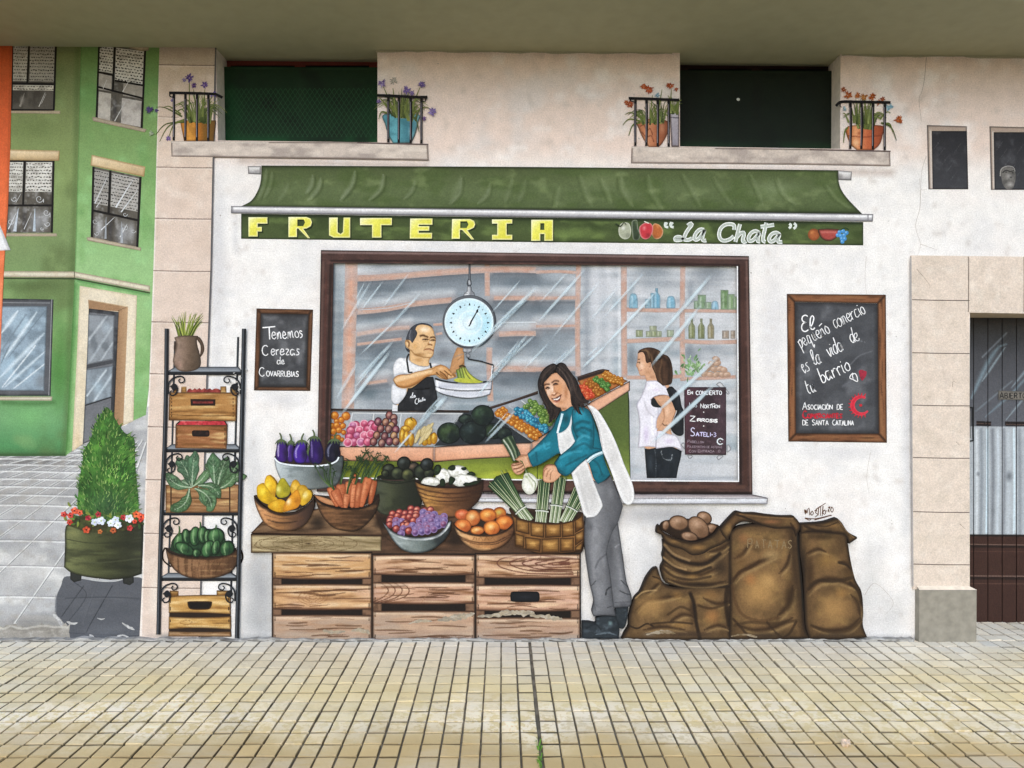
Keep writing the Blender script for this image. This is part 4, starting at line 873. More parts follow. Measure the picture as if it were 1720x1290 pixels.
for p, w, a in (('215,60 205,130 170,225', 7, .6), ('245,75 232,150 200,215', 6, .5), ('462,95 455,150 425,190', 8, .8), ('505,110 490,170 440,225', 8, .75), ('688,75 670,150 610,225', 9, .95), ('842,90 825,170 765,225', 8, .9), ('1010,125 990,180 950,220', 6, .6), ('1255,100 1235,190 1195,245', 14, .5), ('1260,110 1248,190 1205,245', 4, .5), ('1410,140 1395,200 1345,245', 8, .6), ('1530,115 1510,190 1490,235', 10, .4), ('1600,120 1585,190 1560,235', 10, .35), ('330,140 310,190 280,230', 10, .35)):
    cops.append(ST(p, 'a3ac94', w*1.4, a*.42, 1, 1)); q = [(x + 16, y + 6) for x, y, _ in [(float(v.split(',')[0]), float(v.split(',')[1]), 0) for v in p.split()]]; cops.append(ST(' '.join(f'{x},{y}' for x, y in q), '2f3d18', w*.8, a*.5, .9, 1))
Z(3.0714, 920, 265)
for p, w, a in (('60,150 50,210 45,250', 8, .35), ('170,90 200,180 230,250', 12, .35), ('280,110 310,180 330,230', 10, .4), ('380,100 390,170 440,250', 14, .5), ('520,90 540,180 590,260', 12, .4), ('700,90 750,170 790,250', 10, .35), ('860,100 900,170 950,240', 8, .3), ('1050,90 1090,180 1110,240', 8, .35), ('1190,110 1220,190 1280,240', 10, .4), ('1440,140 1490,210 1560,260', 8, .4)):
    cops.append(ST(p, '8c9a70', w*1.2, a*.8, 1, 1)); q = [(float(v.split(',')[0]) - 22, float(v.split(',')[1])) for v in p.split()]; cops.append(ST(' '.join(f'{x},{y}' for x, y in q), '3a4a20', w*.7, a*.8, .95, 1))
Z()
part('canopy', aw, '439,278* 620,279 900,280.5 1200,283.5 1408,286* 1408,298 1412,316 1424,334 1448,359* 1200,356 900,352.5 600,349.5 404,347* 422,337 433,320 438,303', '56653a', *cops, g=3)
VT = '!405,359 700,363 1100,368 1450,373 1450,412 1100,408.5 700,404.5 405,401'
val = part('valance', aw, VT, '4a5d2a', GR(0, 360, 0, 410, ['2f3b1c', '46552c', '435029'], .8), NO('6f8544', .55, 30, 14, .5, .75, 5), NO('2f3f18', .5, 34, 12, .5, .75, 8), ST('405,361 700,365 1100,370 1450,375', '1d2812', 7, .75, .8), ED('1f2a12', 2.2, .8), BL(960, 393, 80, 14, '7f9a4a', .5), BL(1400, 395, 50, 14, '6f8a48', .5), g=2.8)
part('front_bar', aw, '!388,346 700,350 1100,355 1467,359.5 1466,372 1100,367.5 700,362 388,358', 'c9c8ca', ST('390,349 700,353 1100,358 1464,363', 'f3f3f4', 5, .95, .7), ST('390,355 700,359.5 1100,364.5 1464,369', '8e8d92', 5, .75, .9), NO('a8a7ac', .4, 40, 6, .5, .8, 3), ED('4a4a4e', 1.8, .75, .7), ST('391,348 391,357', '77767a', 2, .7), ST('1458,361 1458,371', '77767a', 3, .7), g=2.2)
# block letters
def letter(polys, holes=()):
    m = Mesh()
    for i, p in enumerate(polys):
        sh = [(x + 1.8, y + 2.0, 1) for x, y, _ in raw(p)]
        t = TR[:]; P = raw(p); Z(); m.fill(sh, '26331a', g=4, holes=holes and [[(x+1.8, y+2, 1) for x, y, _ in h] for h in holes] or ()); m.k -= .2
        TR[:] = t
    for p in polys:
        P = raw(p); t = TR[:]; Z()
        ys = [q[1] for q in P]; xs = [q[0] for q in P]
        m.fill([(x, y, 1) for x, y, _ in P], 'e3de4c', GR(min(xs), min(ys), max(xs), max(ys), [(0, 'f2f0b8'), (.35, 'e6e256'), (.7, 'dcd63c'), (1, 'cfc83a')]), ED('f6f4d0', 1.8, .75), g=2.2, holes=holes); TR[:] = t; m.k -= .2
    return m.obj('letter', val)
Z(3.185, 380, 265)
letter(['!119,318 220,318 220,352 168,352 168,370 190,370 190,394 168,394 168,421 119,421'])
def hl(*hs): 
    return [[(x / TR[0] + TR[1], y / TR[0] + TR[2], 1) for x, y in h] for h in hs]
letter(['!333,317 430,317 452,326 459,345 452,366 430,378 412,380 448,430 436,430 385,378 378,378 378,424 333,424'], hl([(380, 330), (415, 330), (422, 345), (412, 366), (380, 366)]))
letter(['!550,320 596,320 596,398 612,408 624,398 628,320 663,320 663,427 575,427 550,415'])
letter(['!716,322 886,322 886,360 830,360 830,427 780,427 780,360 716,360'])
letter(['!984,325 1103,325 1103,358 1030,358 1030,366 1086,366 1086,390 1030,390 1030,402 1101,402 1101,432 982,432'])
letter(['!1208,328 1305,328 1326,338 1332,356 1324,374 1300,386 1290,388 1326,437 1312,437 1262,386 1250,386 1250,433 1206,433'], hl([(1252, 340), (1288, 340), (1296, 356), (1286, 376), (1252, 376)]))
letter(['!1422,330 1530,330 1530,352 1500,352 1500,412 1530,412 1530,438 1422,438 1422,412 1450,412 1450,352 1422,352'])
letter(['!1632,332 1748,332 1748,444 1702,444 1702,408 1680,408 1680,444 1632,444'], hl([(1680, 350), (1702, 350), (1702, 386), (1680, 386)]))
# white script shop name: outline strokes with grey body
Z(3.0714, 920, 265)
def script(paths, w=6.4, o='eef2ee', body='b4beb4', name='script_lettering'):
    m = Mesh()
    for p in paths: m.rib(p, w, o, dk=.03)
    for p in paths: m.rib(p, w - 2.6, body, dk=.02)
    return m.obj(name, val)
script(['722,350 738,338 744,345 732,360 715,385 700,415 680,424 658,424 660,412 680,408 700,420 725,424 745,415'])
script(['806,372 786,370 766,388 756,412 764,424 782,414 800,388 808,372 800,400 798,420 806,428 818,426'])
script(['962,372 962,350 944,342 915,346 892,366 884,396 892,420 912,428 940,420 960,404'])
script(['992,342 984,372 976,404 968,434', '974,412 992,392 1010,386 1012,400 1006,424 1012,436 1024,430'])
script(['1092,388 1072,378 1050,388 1036,412 1042,430 1060,424 1082,400 1092,388 1084,412 1084,430 1096,432'])
script(['1128,335 1120,370 1112,405 1112,428 1124,434', '1098,356 1130,352 1168,346'])
script(['1196,396 1178,386 1156,394 1142,416 1148,432 1166,428 1186,406 1196,396 1188,418 1190,434 1210,434'])
for p in ('618,342 606,338 608,355 622,358', '646,342 634,336 636,354 650,358', '1246,340 1254,346 1252,358 1244,364', '1270,338 1280,346 1278,358 1268,366'): script([p], 4.2, 'dfe6df', 'cfd8cf')
Z()
for pth, c, hi_, dk in (('1040,380 1046,374 1056,375 1060,386 1058,398 1050,402 1042,398 1039,390', 'a5aa92', 'e6e6dc', '6d7260'), ('1062,371 1070,370 1072,384 1076,394 1072,403 1064,402 1062,392 1061,380', '35432c', '5b6b4a', '1a2414'), ('1098,376 1108,378 1114,388 1110,399 1100,401 1094,390', 'b8622c', 'de8c4a', '6d3414'), ('1075,380 1084,374 1094,376 1097,386 1092,398 1084,402 1077,398 1074,388', 'c8323c', 'f09090', '7c1a22')):
    part('fruit_emblem', val, pth, c, ED('e8e8d8', 1.6, .5), BL(raw(pth)[0][0]+7, raw(pth)[0][1]+3, 5, 6, hi_, .8), BL(raw(pth)[4][0]-3, raw(pth)[4][1]-2, 8, 8, dk, .6), g=1.8)
Mesh().rib('1034,376 1042,380 1048,374 1052,378', 2.4, '23301a', 1).rib('1082,372 1090,375', 1.5, 'e0e0d0').obj('emblem_stalk', val)
part('fruit_emblem', val, ell(1367, 394, 10, 10), 'a5582c', BL(1363, 390, 6, 6, 'd88a4a', .7), ED('6a3014', 3, .6), g=2)
part('fruit_emblem', val, '1374,386 1384,384 1398,384 1410,386 1408,396 1398,404 1386,404 1378,398', 'a8443c', ED('1d2412', 2.6, .9), ST('1380,390 1404,390', 'd0786c', 4, .6), g=1.9)
gm = Mesh()
for i, (x, y) in enumerate(((1410, 390), (1416, 388), (1422, 391), (1412, 396), (1418, 395), (1414, 401), (1419, 401), (1415, 406), (1407, 395))): gm.fill(ell(x, y, 3.4, 3.4, 0, 9), '3f8ed0', BL(x-1, y-1, 2, 2, 'a9d8f2', .9), g=2); gm.k -= .28
gm.rib('1412,386 1420,383 1426,386', 2, '1f3a1a').obj('fruit_emblem', val)
# ================================================================ painted shop window and everything seen through it
Z()
shop = thing('shop_window', 'large brown framed painted shop window with white sill', 'window', 900, 845)
IN = '!556,440 900,443 1240,446 1242,809 900,806 552,803'
bo = [GR(556, 0, 1240, 0, [(0, '9aa3a9'), (.06, 'b0b7bc'), (.12, '959da4'), (.35, '939ba2'), (.55, 'a3aab0'), (.62, 'b9bdc2'), (.72, 'c9cbcf'), (.85, 'bfc2c6'), (1, 'cbcdd0')]), NO('7a838a', .4, 130, 9, .45, .75, 3), NO('d0d5d9', .45, 120, 8, .5, .78, 6), NO('6b8a98', .3, 90, 26, .5, .8, 12)]
Z(4.526, 520, 420)
for x, y, rx, ry, c, a in ((560, 140, 230, 40, '5f686f', .7), (600, 300, 260, 60, '5c6870', .75), (900, 140, 220, 40, '7b858c', .6), (520, 540, 160, 50, '536a74', .8), (560, 800, 150, 110, '5b646b', .8), (450, 1080, 120, 90, '4c6068', .85), (620, 680, 110, 30, '6b6f74', .7), (960, 620, 90, 140, '7d8087', .6), (1020, 780, 80, 60, '6d7076', .7), (1250, 150, 60, 60, 'b5b4ba', .5), (1560, 250, 170, 70, '5d6a73', .75), (1500, 460, 140, 50, '667078', .7), (1560, 720, 170, 60, '5a646c', .8), (1560, 840, 170, 40, '64808c', .7), (1500, 1000, 130, 60, '4f555b', .8), (1640, 960, 90, 40, '5e666d', .6), (1180, 1190, 200, 40, '7e8f97', .7), (230, 600, 50, 500, '7c8990', .7), (620, 330, 200, 18, 'b4bcc2', .6), (840, 320, 160, 14, 'c6ccd0', .6)):
    bo.append(BL(x, y, rx, ry, c, a))
Z()
for x, y, rx, ry, c, a in ((900, 480, 60, 30, '66737c', .6), (900, 520, 70, 20, '5f6a72', .6), (925, 590, 60, 40, '83929b', .7), (905, 640, 60, 22, '6d747b', .6), (1000, 490, 34, 90, 'c3c5cb', .6), (1010, 560, 30, 70, 'b5b9bf', .6), (1095, 470, 46, 30, '8f989f', .6), (1190, 470, 44, 34, '868d94', .6), (1090, 545, 46, 26, 'a0a9b0', .5), (1070, 605, 22, 26, '7e858c', .7), (1165, 600, 24, 22, '868d94', .7), (1190, 540, 50, 24, 'c6c9cd', .5), (1150, 720, 90, 80, 'c4c5c9', .6), (1140, 790, 100, 24, 'b7bac0', .6)):
    bo.append(BL(x, y, rx, ry, c, a))
Z(4.526, 520, 420)
SHL = (('360,215 500,210 700,196 1000,170 1340,150', 1), ('360,470 560,450 800,408 1080,380', 1), ('360,718 520,698 700,676', 1), ('400,1014 500,1004 590,992', .8), ('1400,152 1720,152', 1), ('1400,364 1540,364 1720,366', 1), ('1440,640 1560,634 1720,634', 1), ('1400,905 1560,902 1720,905', 1), ('360,640 480,620 640,596 760,588', .6), ('1720,366 2040,366', .9), ('1720,580 2020,576', .6), ('1560,905 2020,905', .9))
for p, a in SHL:
    q = [tuple(map(float, v.split(','))) for v in p.split()]
    for dy, w, c, al in ((0, 24, 'c0a196', .45), (95, 30, '6f7b84', .4), (50, 22, '566069', .55*a), (-60, 16, 'd5d9dc', .5), (30, 6, '4d555d', .5*a)): bo.append(ST([(x / TR[0] + TR[1], (y + dy) / TR[0] + TR[2]) for x, y in q], c, w, al, .9))
Z()
for x in (1000, 1022): bo.append(ST([(x, 446), (x + 3, 540), (x, 630)], 'd3d5d9', 16, .5, .9))
bo += [ST('985,446 986,630', '8b929a', 14, .6, .9), ST('1040,446 1041,800', 'dfe1e4', 6, .6, .9), ST('1060,640 1062,800', 'b3b7bd', 12, .5, .9), BL(1095, 456, 44, 14, '7d868d', .7), BL(1190, 456, 44, 16, '737c83', .75), BL(1060, 490, 10, 34, '8fa0aa', .7), BL(1160, 490, 10, 34, '7f8890', .7), BL(1060, 600, 12, 34, '6d7880', .8), BL(1158, 590, 12, 26, '767f86', .8), BL(1095, 532, 40, 10, '9aa2a8', .7), BL(1190, 584, 44, 10, '8a9299', .7)]
inter = part('shop_interior', shop, IN, '969ca2', *bo, g=4)
# shelf units (soft salmon timber)
def zz(P): return [(p[0]/TR[0] + TR[1], p[1]/TR[0] + TR[2]) + tuple(p[2:]) for p in P]
SAL, SALD = 'd6a186', 'a07a6a'
def timber(m, p, w, a=1, c=SAL):
    L = curve(p, False, 4); Nn = normals(L); w = w*1.12; A = L + Nn*w/2; B = L - Nn*w/2
    P = [(x, y, 1) for x, y in np.concatenate([A, B[::-1]])]; t = TR[:]; Z()
    m.fill(P, c, ED('a39c9b', w*.5, .7), NO('b98672', .45, 16, 6, .5, .8, len(P)), NO('c3b4b0', .5, 24, 10, .5, .75, 4), g=3); m.k -= .22; TR[:] = t
su = thing('shelf_unit', 'tall salmon coloured shelving with empty shelves behind the shopkeeper', 'shelves', 700, 690)
Z(4.526, 520, 420)
m = Mesh(); timber(m, '318,96 312,400 300,800 290,1205', 86/4.526); m.obj('upright', su)
m = Mesh(); timber(m, '1350,104 1352,350', 8); m.obj('upright', su)
m = Mesh(); timber(m, '1368,740 1366,860 1376,1150', 9); m.obj('upright', su)
for p, w in (('360,215 500,210 700,196 1000,170 1340,150 1560,146 1720,152', 9.5), ('360,470 560,450 800,408 1080,380', 8.5), ('1400,364 1540,364 1720,366', 7), ('360,640 480,620 640,596 760,588', 6), ('940,568 1010,562', 4), ('360,718 520,698 700,676', 4.5), ('960,640 1010,632', 4), ('420,1014 500,1004 590,992', 5), ('1440,640 1560,634 1720,634', 8), ('1400,905 1560,902 1720,905', 9)):
    m = Mesh(); timber(m, p, w); m.obj('shelf', su)
m = Mesh(); m.rib('1470,552 1720,548', 2, 'cfd6da').rib('370,455 600,440 800,395', 1.2, 'b9c2c8').obj('shelf_edge_light', su)
Z()
su2 = thing('shelf_unit', 'salmon shelving in the middle of the shop, left of the striding display tray', 'shelves', 970, 640)
su2['label'] = 'salmon post and shelves between the hanging scale and the white corner'
m = Mesh(); timber(m, '972,444 970,540 971,632', 8); m.obj('upright', su2)
for p, w in (('900,457 940,456 970,458', 5), ('900,501 970,500', 5.5), ('900,548 970,547', 4), ('850,618 900,620 968,619', 7)): m = Mesh(); timber(m, p, w); m.obj('shelf', su2)
su3 = thing('shelf_unit', 'salmon shelving holding jars and bottles at the right of the shop window', 'shelves', 1145, 640)
m = Mesh(); timber(m, '1048,448 1048,540 1049,634', 9); m.obj('upright', su3)
m = Mesh(); timber(m, '1147,447 1146,540 1147,640', 8); m.obj('upright', su3)
for p, w in (('1052,520 1100,521 1147,521', 6.5), ('1147,522 1200,522 1238,523', 5.5), ('1052,573 1100,571 1147,569', 7), ('1147,573 1190,575 1238,574', 6.5), ('1052,634 1100,634 1147,632', 6), ('1147,636 1200,635 1236,633', 5.5)): m = Mesh(); timber(m, p, w); m.obj('shelf', su3)
def jar(label, name, cat, grp, x, yb, w, h, c, kind='jar'):
    b = C(c)
    if kind == 'jar': p = f'!{x-w/2},{yb-h} {x+w/2},{yb-h} {x+w/2},{yb} {x-w/2},{yb}'
    elif kind == 'bottle': p = f'{x-w/2},{yb}* {x-w/2},{yb-h*.6} {x-w*.2},{yb-h*.78} {x-w*.2},{yb-h}* {x+w*.2},{yb-h}* {x+w*.2},{yb-h*.78} {x+w/2},{yb-h*.6} {x+w/2},{yb}*'
    else: p = f'{x-w/2},{yb}* {x-w*.5},{yb-h*.5} {x-w*.3},{yb-h} {x+w*.3},{yb-h} {x+w*.5},{yb-h*.5} {x+w/2},{yb}*'
    return solo(name, label, cat, p, b, ED('9aa0a4', 2.2, .55), ED(b*.65, 1.2, .4), ST([(x-w*.15, yb-h*.8), (x-w*.15, yb-3)], b*.5+128, w*.25, .6), NO(tuple(b*.7), .5, 5, 5, .5, .8, int(x)), group=grp, g=2)
for x, w, h, c, k, y in ((1064, 15, 24, '7fb0c6', 'pot', 518), (1088, 9, 16, '8fb4c4', 'jar', 518), (1096, 7, 26, '7fb0c6', 'jar', 518), (1103, 12, 34, '6aa2bc', 'bottle', 518), (1127, 15, 20, '78acc4', 'pot', 518), (1201, 12, 14, '86b4cc', 'pot', 520)):
    jar('hazy blue jar standing on the top shelf of the right shelving', 'jar', 'jar', 'blue jars on the top shelf', x, y, w, h, c, k)
for x, w, h, c, y in ((1171, 11, 14, '7d9a78', 519), (1179, 14, 24, '7a9672', 519), (1190, 10, 12, '86a07e', 519), (1217, 13, 33, '6f8f5e', 520), (1228, 12, 26, '7c9a6c', 520), (1235, 7, 22, '86a278', 520)):
    jar('hazy green jar standing on the top shelf of the right shelving', 'jar', 'jar', 'green jars on the top shelf', x, y, w, h, c)
for x, w, h, c, y in ((1074, 12, 12, '8a9468', 566), (1090, 10, 10, '929c76', 566), (1099, 11, 11, '8a9468', 566), (1097, 12, 9, '98a07c', 556), (1107, 9, 10, '929c76', 566), (1126, 12, 12, '98a486', 566)):
    jar('small olive box on the middle shelf behind the girl', 'box', 'box', 'small olive boxes on the middle shelf', x, y, w, h, c)
for x, c in ((1162, '7f8658'), (1178, '767c50'), (1194, '8c8260')):
    jar('olive glass bottle on the middle shelf at the right', 'bottle', 'bottle', 'three olive bottles on the middle shelf', x, 569, 11, 34, c, 'bottle')
for x, w, c in ((1219, 12, '9c8a78'), (1231, 8, 'a39280')): jar('small brown pot at the right end of the middle shelf', 'jar', 'jar', 'brown pots on the middle shelf', x, 569, w, 14, c)
def leafy(label, name, cat, cx, cy, n, sx, sy, cols, seed):
    r = np.random.default_rng(seed); m = Mesh()
    for i in range(n):
        x = cx + r.normal(0, sx); y = cy + r.normal(0, sy); a = r.uniform(-2.8, -.3); l = r.uniform(4, 9)
        m.rib([(x, y), (x + l*math.cos(a), y + l*math.sin(a))], r.uniform(2, 4), C(random.choice(cols)) + r.normal(0, 10), 1, prof='leaf', dk=.012)
    return tag(m.obj(name), label, cat)
leafy('soft green leafy bunch on the lowest shelf behind the girl', 'leafy_bunch', 'vegetables', 1158, 618, 60, 7, 11, ['6f9a62', '86ac74', '5a8450', '9aba8c'], 3)
leafy('smaller green bunch on the lowest shelf, right of the leafy bunch', 'leafy_bunch', 'vegetables', 1173, 622, 26, 4, 6, ['7fa06c', '8fb07c', '6a8f5c'], 5)
for i, (x, y) in enumerate(((1184, 628), (1193, 629), (1203, 629), (1213, 629), (1221, 629), (1189, 619), (1199, 620), (1209, 619), (1216, 621), (1196, 611), (1205, 610), (1203, 603))):
    fruit('bread_roll', 'pale brown roll in the heap on the lowest shelf', 'bread', 'bread rolls heaped on the lowest shelf', x, y, 6.5, 4.8, i*37 % 60-30, 'c3a188', '9b7c66', 'dcc2ad')
# ---- display counter
ct = thing('display_counter', 'long angled display counter with salmon edge boards and lime green base', 'counter', 800, 806)
Z(4.526, 520, 660)
part('base_panel', ct, '!150,500 948,520 1685,478 1908,317 2203,134 2203,668 150,640', '7f8f2c', GR(0, 520, 0, 665, [(0, '6c7a28'), (.4, '8b9a30'), (.75, 'a8b634'), (1, 'b9c43a')]), BL(320, 590, 160, 60, '5a6a22', .6), BL(1480, 610, 130, 40, 'd8d23a', .8), BL(1280, 560, 200, 34, '8fa02e', .6), NO('65731f', .5, 30, 20, .5, .8, 5), BL(640, 560, 200, 60, '56661f', .6), g=3)
Z(4.607, 820, 580)
part('base_panel', ct, '!560,870 860,505 1085,352 1092,420 1102,1036 900,1040 560,1040', '586a2c', GR(0, 380, 0, 1036, [(0, '4c5c28'), (.5, '52652b'), (.8, '6f8236'), (1, 'a3b04a')]), NO('45541f', .5, 30, 40, .5, .8, 9), BL(1060, 960, 40, 90, '8a9c4c', .6), BL(660, 950, 90, 80, '9fae36', .8), ST('1085,360 1092,600 1102,1036', '23301a', 3, .9), g=3)
Mesh().rib('380,900 381,1036', 1.6, '4d5a1c').obj('panel_joint', ct)
Z(4.526, 520, 660)
part('tray_floor', ct, '!150,130 1210,140 1165,160 950,398 150,400', 'a3a8ad', NO('7f858b', .6, 26, 12, .45, .75, 4), BL(1000, 190, 120, 40, '7b8087', .7), BL(880, 300, 80, 70, 'a8a08a', .5), ST('150,140 1200,152', '4a4644', 4, .5), g=3)
part('tray_floor', ct, '!1160,150 1360,95 1420,175 1690,372 1680,392 948,402', '2b3034', NO('454c50', .5, 22, 14, .5, .8, 2), ST('1160,155 1060,280', 'b5b9bc', 2, .9), ST('1415,172 1560,280 1690,368', 'c5c8c9', 2, .9), g=3)
Z(4.607, 820, 580)
part('tray_floor', ct, '!20,492 385,372 510,650 335,742 40,542', '8f969e', NO('6d747c', .6, 20, 12, .45, .75, 4), BL(180, 460, 60, 30, 'b5bac0', .6), BL(300, 470, 60, 60, '6f7d55', .6), ST('258,428 420,560 490,630', 'd8dcde', 2, .8), ST('160,470 330,590 430,690', 'cfd4d6', 1.5, .5), g=3)
part('tray_floor', ct, '!690,272 910,206 1083,276 792,436', 'c07a3a', NO('9c4a22', .6, 14, 9, .45, .75, 4), ED('3a2c22', 2, .7), g=2.6)
# rims and boards
Z(4.526, 520, 660)
part('back_rim', ct, '152,118* 500,124 900,128 1212,132* 1210,150* 900,145 500,140 153,134*', '2a201c', ST('155,122 700,126 1200,134', '6a5850', 1.2, .6), g=3)
Z(4.607, 820, 580)
part('back_rim', ct, '!0,480 -10,495 30,492 385,378 385,352 200,418', '2d211d', ST('10,482 385,358', '5a463c', 2, .7), NO('493830', .5, 9, 5), g=2.6)
part('back_rim', ct, '!690,243 850,190 890,183 938,190 935,202 905,208 692,276', '2d211d', ST('695,248 900,188', '5a463c', 2, .6), g=2.6)
BRD = 'e0a27e'
def board(p, sd, *x): return part('edge_board', ct, p, BRD, NO('c98662', .5, 40, 7, .5, .8, sd), NO('efbd9e', .5, 34, 9, .5, .8, sd+2), ED('2a1c14', 2.6, .9, .8), *x, g=2.8)
Z(4.526, 520, 660)
board('!150,402 700,406 945,408 945,526 700,522 150,516', 3, GR(0, 405, 0, 525, ['eab494', 'd98f66'], .6), ST('230,404 945,407', '1b1411', 4, .9), ST('240,519 945,526', '1b1411', 4, .9))
board('948,409* 1150,394 1400,384 1684,376* 1686,482* 1400,496 1150,510 948,528*', 6, GR(0, 385, 0, 525, ['f0c3a6', 'd58a60'], .6), ST('950,408 1300,388 1684,376', '1b1411', 4, .9), ST('950,527 1300,502 1686,484', '1b1411', 4, .9))
Z(4.607, 820, 580)
board('!335,748 560,606 795,438 1097,275 1097,350 860,505 560,690 337,870', 9, GR(335, 800, 1097, 320, [(0, 'dfae94'), (.6, 'e3a884'), (1, 'e8b494')], .6), ST('335,748 560,606 795,438 1097,275', '1b1411', 3.4, .9), ST('860,505 1097,350', '1b1411', 3, .9), ST('1096,275 1096,350', '1b1411', 3, .9))
# partitions
Z(4.526, 520, 660)
m = Mesh()
for p in ('326,152 300,280 262,398', '489,152 478,240', '698,152 684,265', '325,152 700,156 1160,158'): m.rib(p, 1.5, 'd6d9da')
m.obj('tray_partition', ct)
# fruit in the trays: every piece its own thing
for i, (x, y, r) in enumerate(((190, 172, 32), (276, 176, 34), (240, 205, 26), (205, 215, 22), (170, 252, 26), (205, 245, 26), (252, 250, 24), (222, 282, 26), (180, 292, 28), (258, 300, 20), (170, 345, 24), (215, 340, 24), (246, 355, 18))):
    fruit('orange', 'orange in the first tray of the counter, behind the window frame', 'orange', 'oranges in the first tray', x, y, r, r, 0, 'e08a22', 'a85410', 'f8c06a', '9c4a0c')
pk = ((350, 245), (415, 238), (470, 240), (330, 250), (312, 285), (380, 285), (440, 275), (482, 270), (360, 325), (415, 325), (300, 335), (465, 315), (335, 372), (390, 375), (440, 370), (290, 378), (500, 255))
for i, (x, y) in enumerate(pk):
    fruit('pink_fruit', 'round pink fruit in the second tray of the counter', 'fruit', 'pink fruit in the second tray', x, y, 34, 34, 0, ['d85a7c', 'c8476a', 'cf6a92', 'b86a9c', 'e0708c'][i % 5], '9a3050', 'f2b5c5', 'f0c0cc' if i % 2 else '8a2c48', hx=.0, hy=-.35)
for i, (x, y) in enumerate(((605, 170), (640, 190), (520, 218), (578, 222), (640, 225), (620, 250), (540, 272), (600, 275), (655, 280), (510, 322), (570, 330), (640, 325), (485, 370), (548, 380), (606, 368), (655, 368))):
    c = ['9a5a52', 'a07060', '8a4a5e', 'b07a58', '7d4a4c', 'c79a60'][i % 6]
    fruit('plum', 'dark outlined plum in the third tray of the counter', 'plum', 'plums in the third tray', x, y, 29, 34, 8, c, '4f2830', 'd8b09c', '35191e', hx=-.1, hy=-.1)
for i, (x, y, rx, ry) in enumerate(((768, 235, 50, 50), (730, 275, 40, 30), (705, 330, 26, 62), (735, 345, 26, 60), (770, 350, 26, 56), (910, 350, 30, 46), (945, 345, 28, 46), (875, 372, 28, 30))):
    b = [ST(f'{x+d},{y-ry*.9} {x+d*1.9},{y} {x+d},{y+ry*.9}', 'a86a10', 1.4, .8) for d in (-rx*.28, rx*.25)]
    fruit('yellow_squash', 'ribbed yellow squash in the fourth tray of the counter', 'squash', 'yellow squashes in the fourth tray', x, y, rx, ry, 0, 'dca520', '9c6a10', 'f4dc7a', '8a5a10', extra=b)
for i, (x, y, a) in enumerate(((850, 300, -60), (880, 285, -55), (820, 330, -70), (905, 270, -50), (860, 345, -60), (900, 315, -55))):
    fruit('pale_squash', 'long pale squash lying in the fourth tray of the counter', 'squash', 'pale squashes in the fourth tray', x, y, 58, 15, a, 'd0bd88', 'a08a52', 'efe3b8')
Mesh().rib('760,195 775,180 772,200 785,210', 1.8, '3f4a18', 1).obj('squash_stalk', None)
o = bpy.data.objects['squash_stalk']; o.parent = bpy.data.objects['yellow_squash']; o.location = Vector(WORLD['squash_stalk'] - WORLD['yellow_squash'])
for i, (x, y, rx, ry) in enumerate(((1190, 200, 60, 40), (1400, 290, 85, 62), (1060, 305, 92, 82), (1240, 300, 105, 90), (1480, 310, 60, 50), (1315, 170, 88, 80))):
    fruit('watermelon', ['small dark watermelon half hidden at the back of the melon heap', 'dark watermelon at the right of the heap, behind the raised onion', 'watermelon at the left end of the dark heap', 'darkest watermelon in the middle of the heap', 'low watermelon beside the raised onion leaves', 'watermelon on top of the dark heap'][i], 'watermelon', 'watermelons in the dark tray', x, y, rx, ry, 0, ['2c3a30', '2a3a26', '2f4226', '1f2a26', '25302a', '2b402c'][i], '10171a', ['44584c', '4a6038', '5a7444', '37484a', '3a4a3c', '547452'][i], '0c1012', .6,
          extra=(NO('4d5f58', .5, 5, 5, .6, .8, i), NO('141c1a', .6, 12, 12, .5, .8, i+9)))
Z(4.607, 820, 580)
def row(name, label, cat, grp, a, b, wdt, n, r, cols, dk, hi, ink, seed):
    q = np.random.default_rng(seed); a = np.array(a, float); b = np.array(b, float); d = b - a; nn = np.array([-d[1], d[0]]) / np.hypot(*d)
    P = [a + d*(i+.5)/n + nn*wdt*q.uniform(-1, 1) for i in range(n)]; P.sort(key=lambda p: p[1])
    for i, p in enumerate(P): fruit(name, label, cat, grp, p[0], p[1], r*q.uniform(.85, 1.1), r*q.uniform(.8, 1.05), 0, cols[i % len(cols)], dk, hi, ink)
row('orange', 'small orange in the slanted row nearest the melons', 'orange', 'oranges in the slanted row', (80, 500), (390, 705), 32, 56, 22, ['e09020', 'd47a18', 'eaa83a'], '9c5410', 'f8d080', 'a0560c', 4)
row('blue_fruit', 'small blue fruit in the slanted blue row', 'fruit', 'blue fruit in the slanted row', (215, 495), (460, 650), 30, 64, 18, ['1f86a8', '2a9cc0', '176a90', '3cb0cc'], '0f4a68', '8fd8e8', None, 6)
row('green_fruit', 'small green fruit in the slanted green row behind the woman', 'fruit', 'green fruit in the slanted row', (310, 440), (490, 600), 44, 56, 20, ['5f8a2c', '7aa03c', '46702a', '8fae50'], '35521c', 'b8cc80', None, 8)
row('red_fruit', 'small red orange fruit in the far tray, right of the hair of the woman', 'fruit', 'red fruit in the far tray', (735, 300), (800, 400), 34, 26, 20, ['e8502a', 'f0703a', 'e03a24'], 'a02c14', 'f8a878', None, 10)
row('orange', 'small orange in the middle strip of the far tray', 'orange', 'oranges in the middle strip of the far tray', (775, 275), (875, 375), 26, 30, 17, ['d8882a', 'c8741c', 'e09c3c'], '8c4a10', 'f0c068', '8c4a10', 12)
row('green_fruit', 'small green fruit in the far tray', 'fruit', 'green fruit in the far tray', (830, 250), (940, 335), 22, 34, 16, ['4f8a34', '62a040', '3a7028'], '2a4e1c', '9cc878', None, 14)
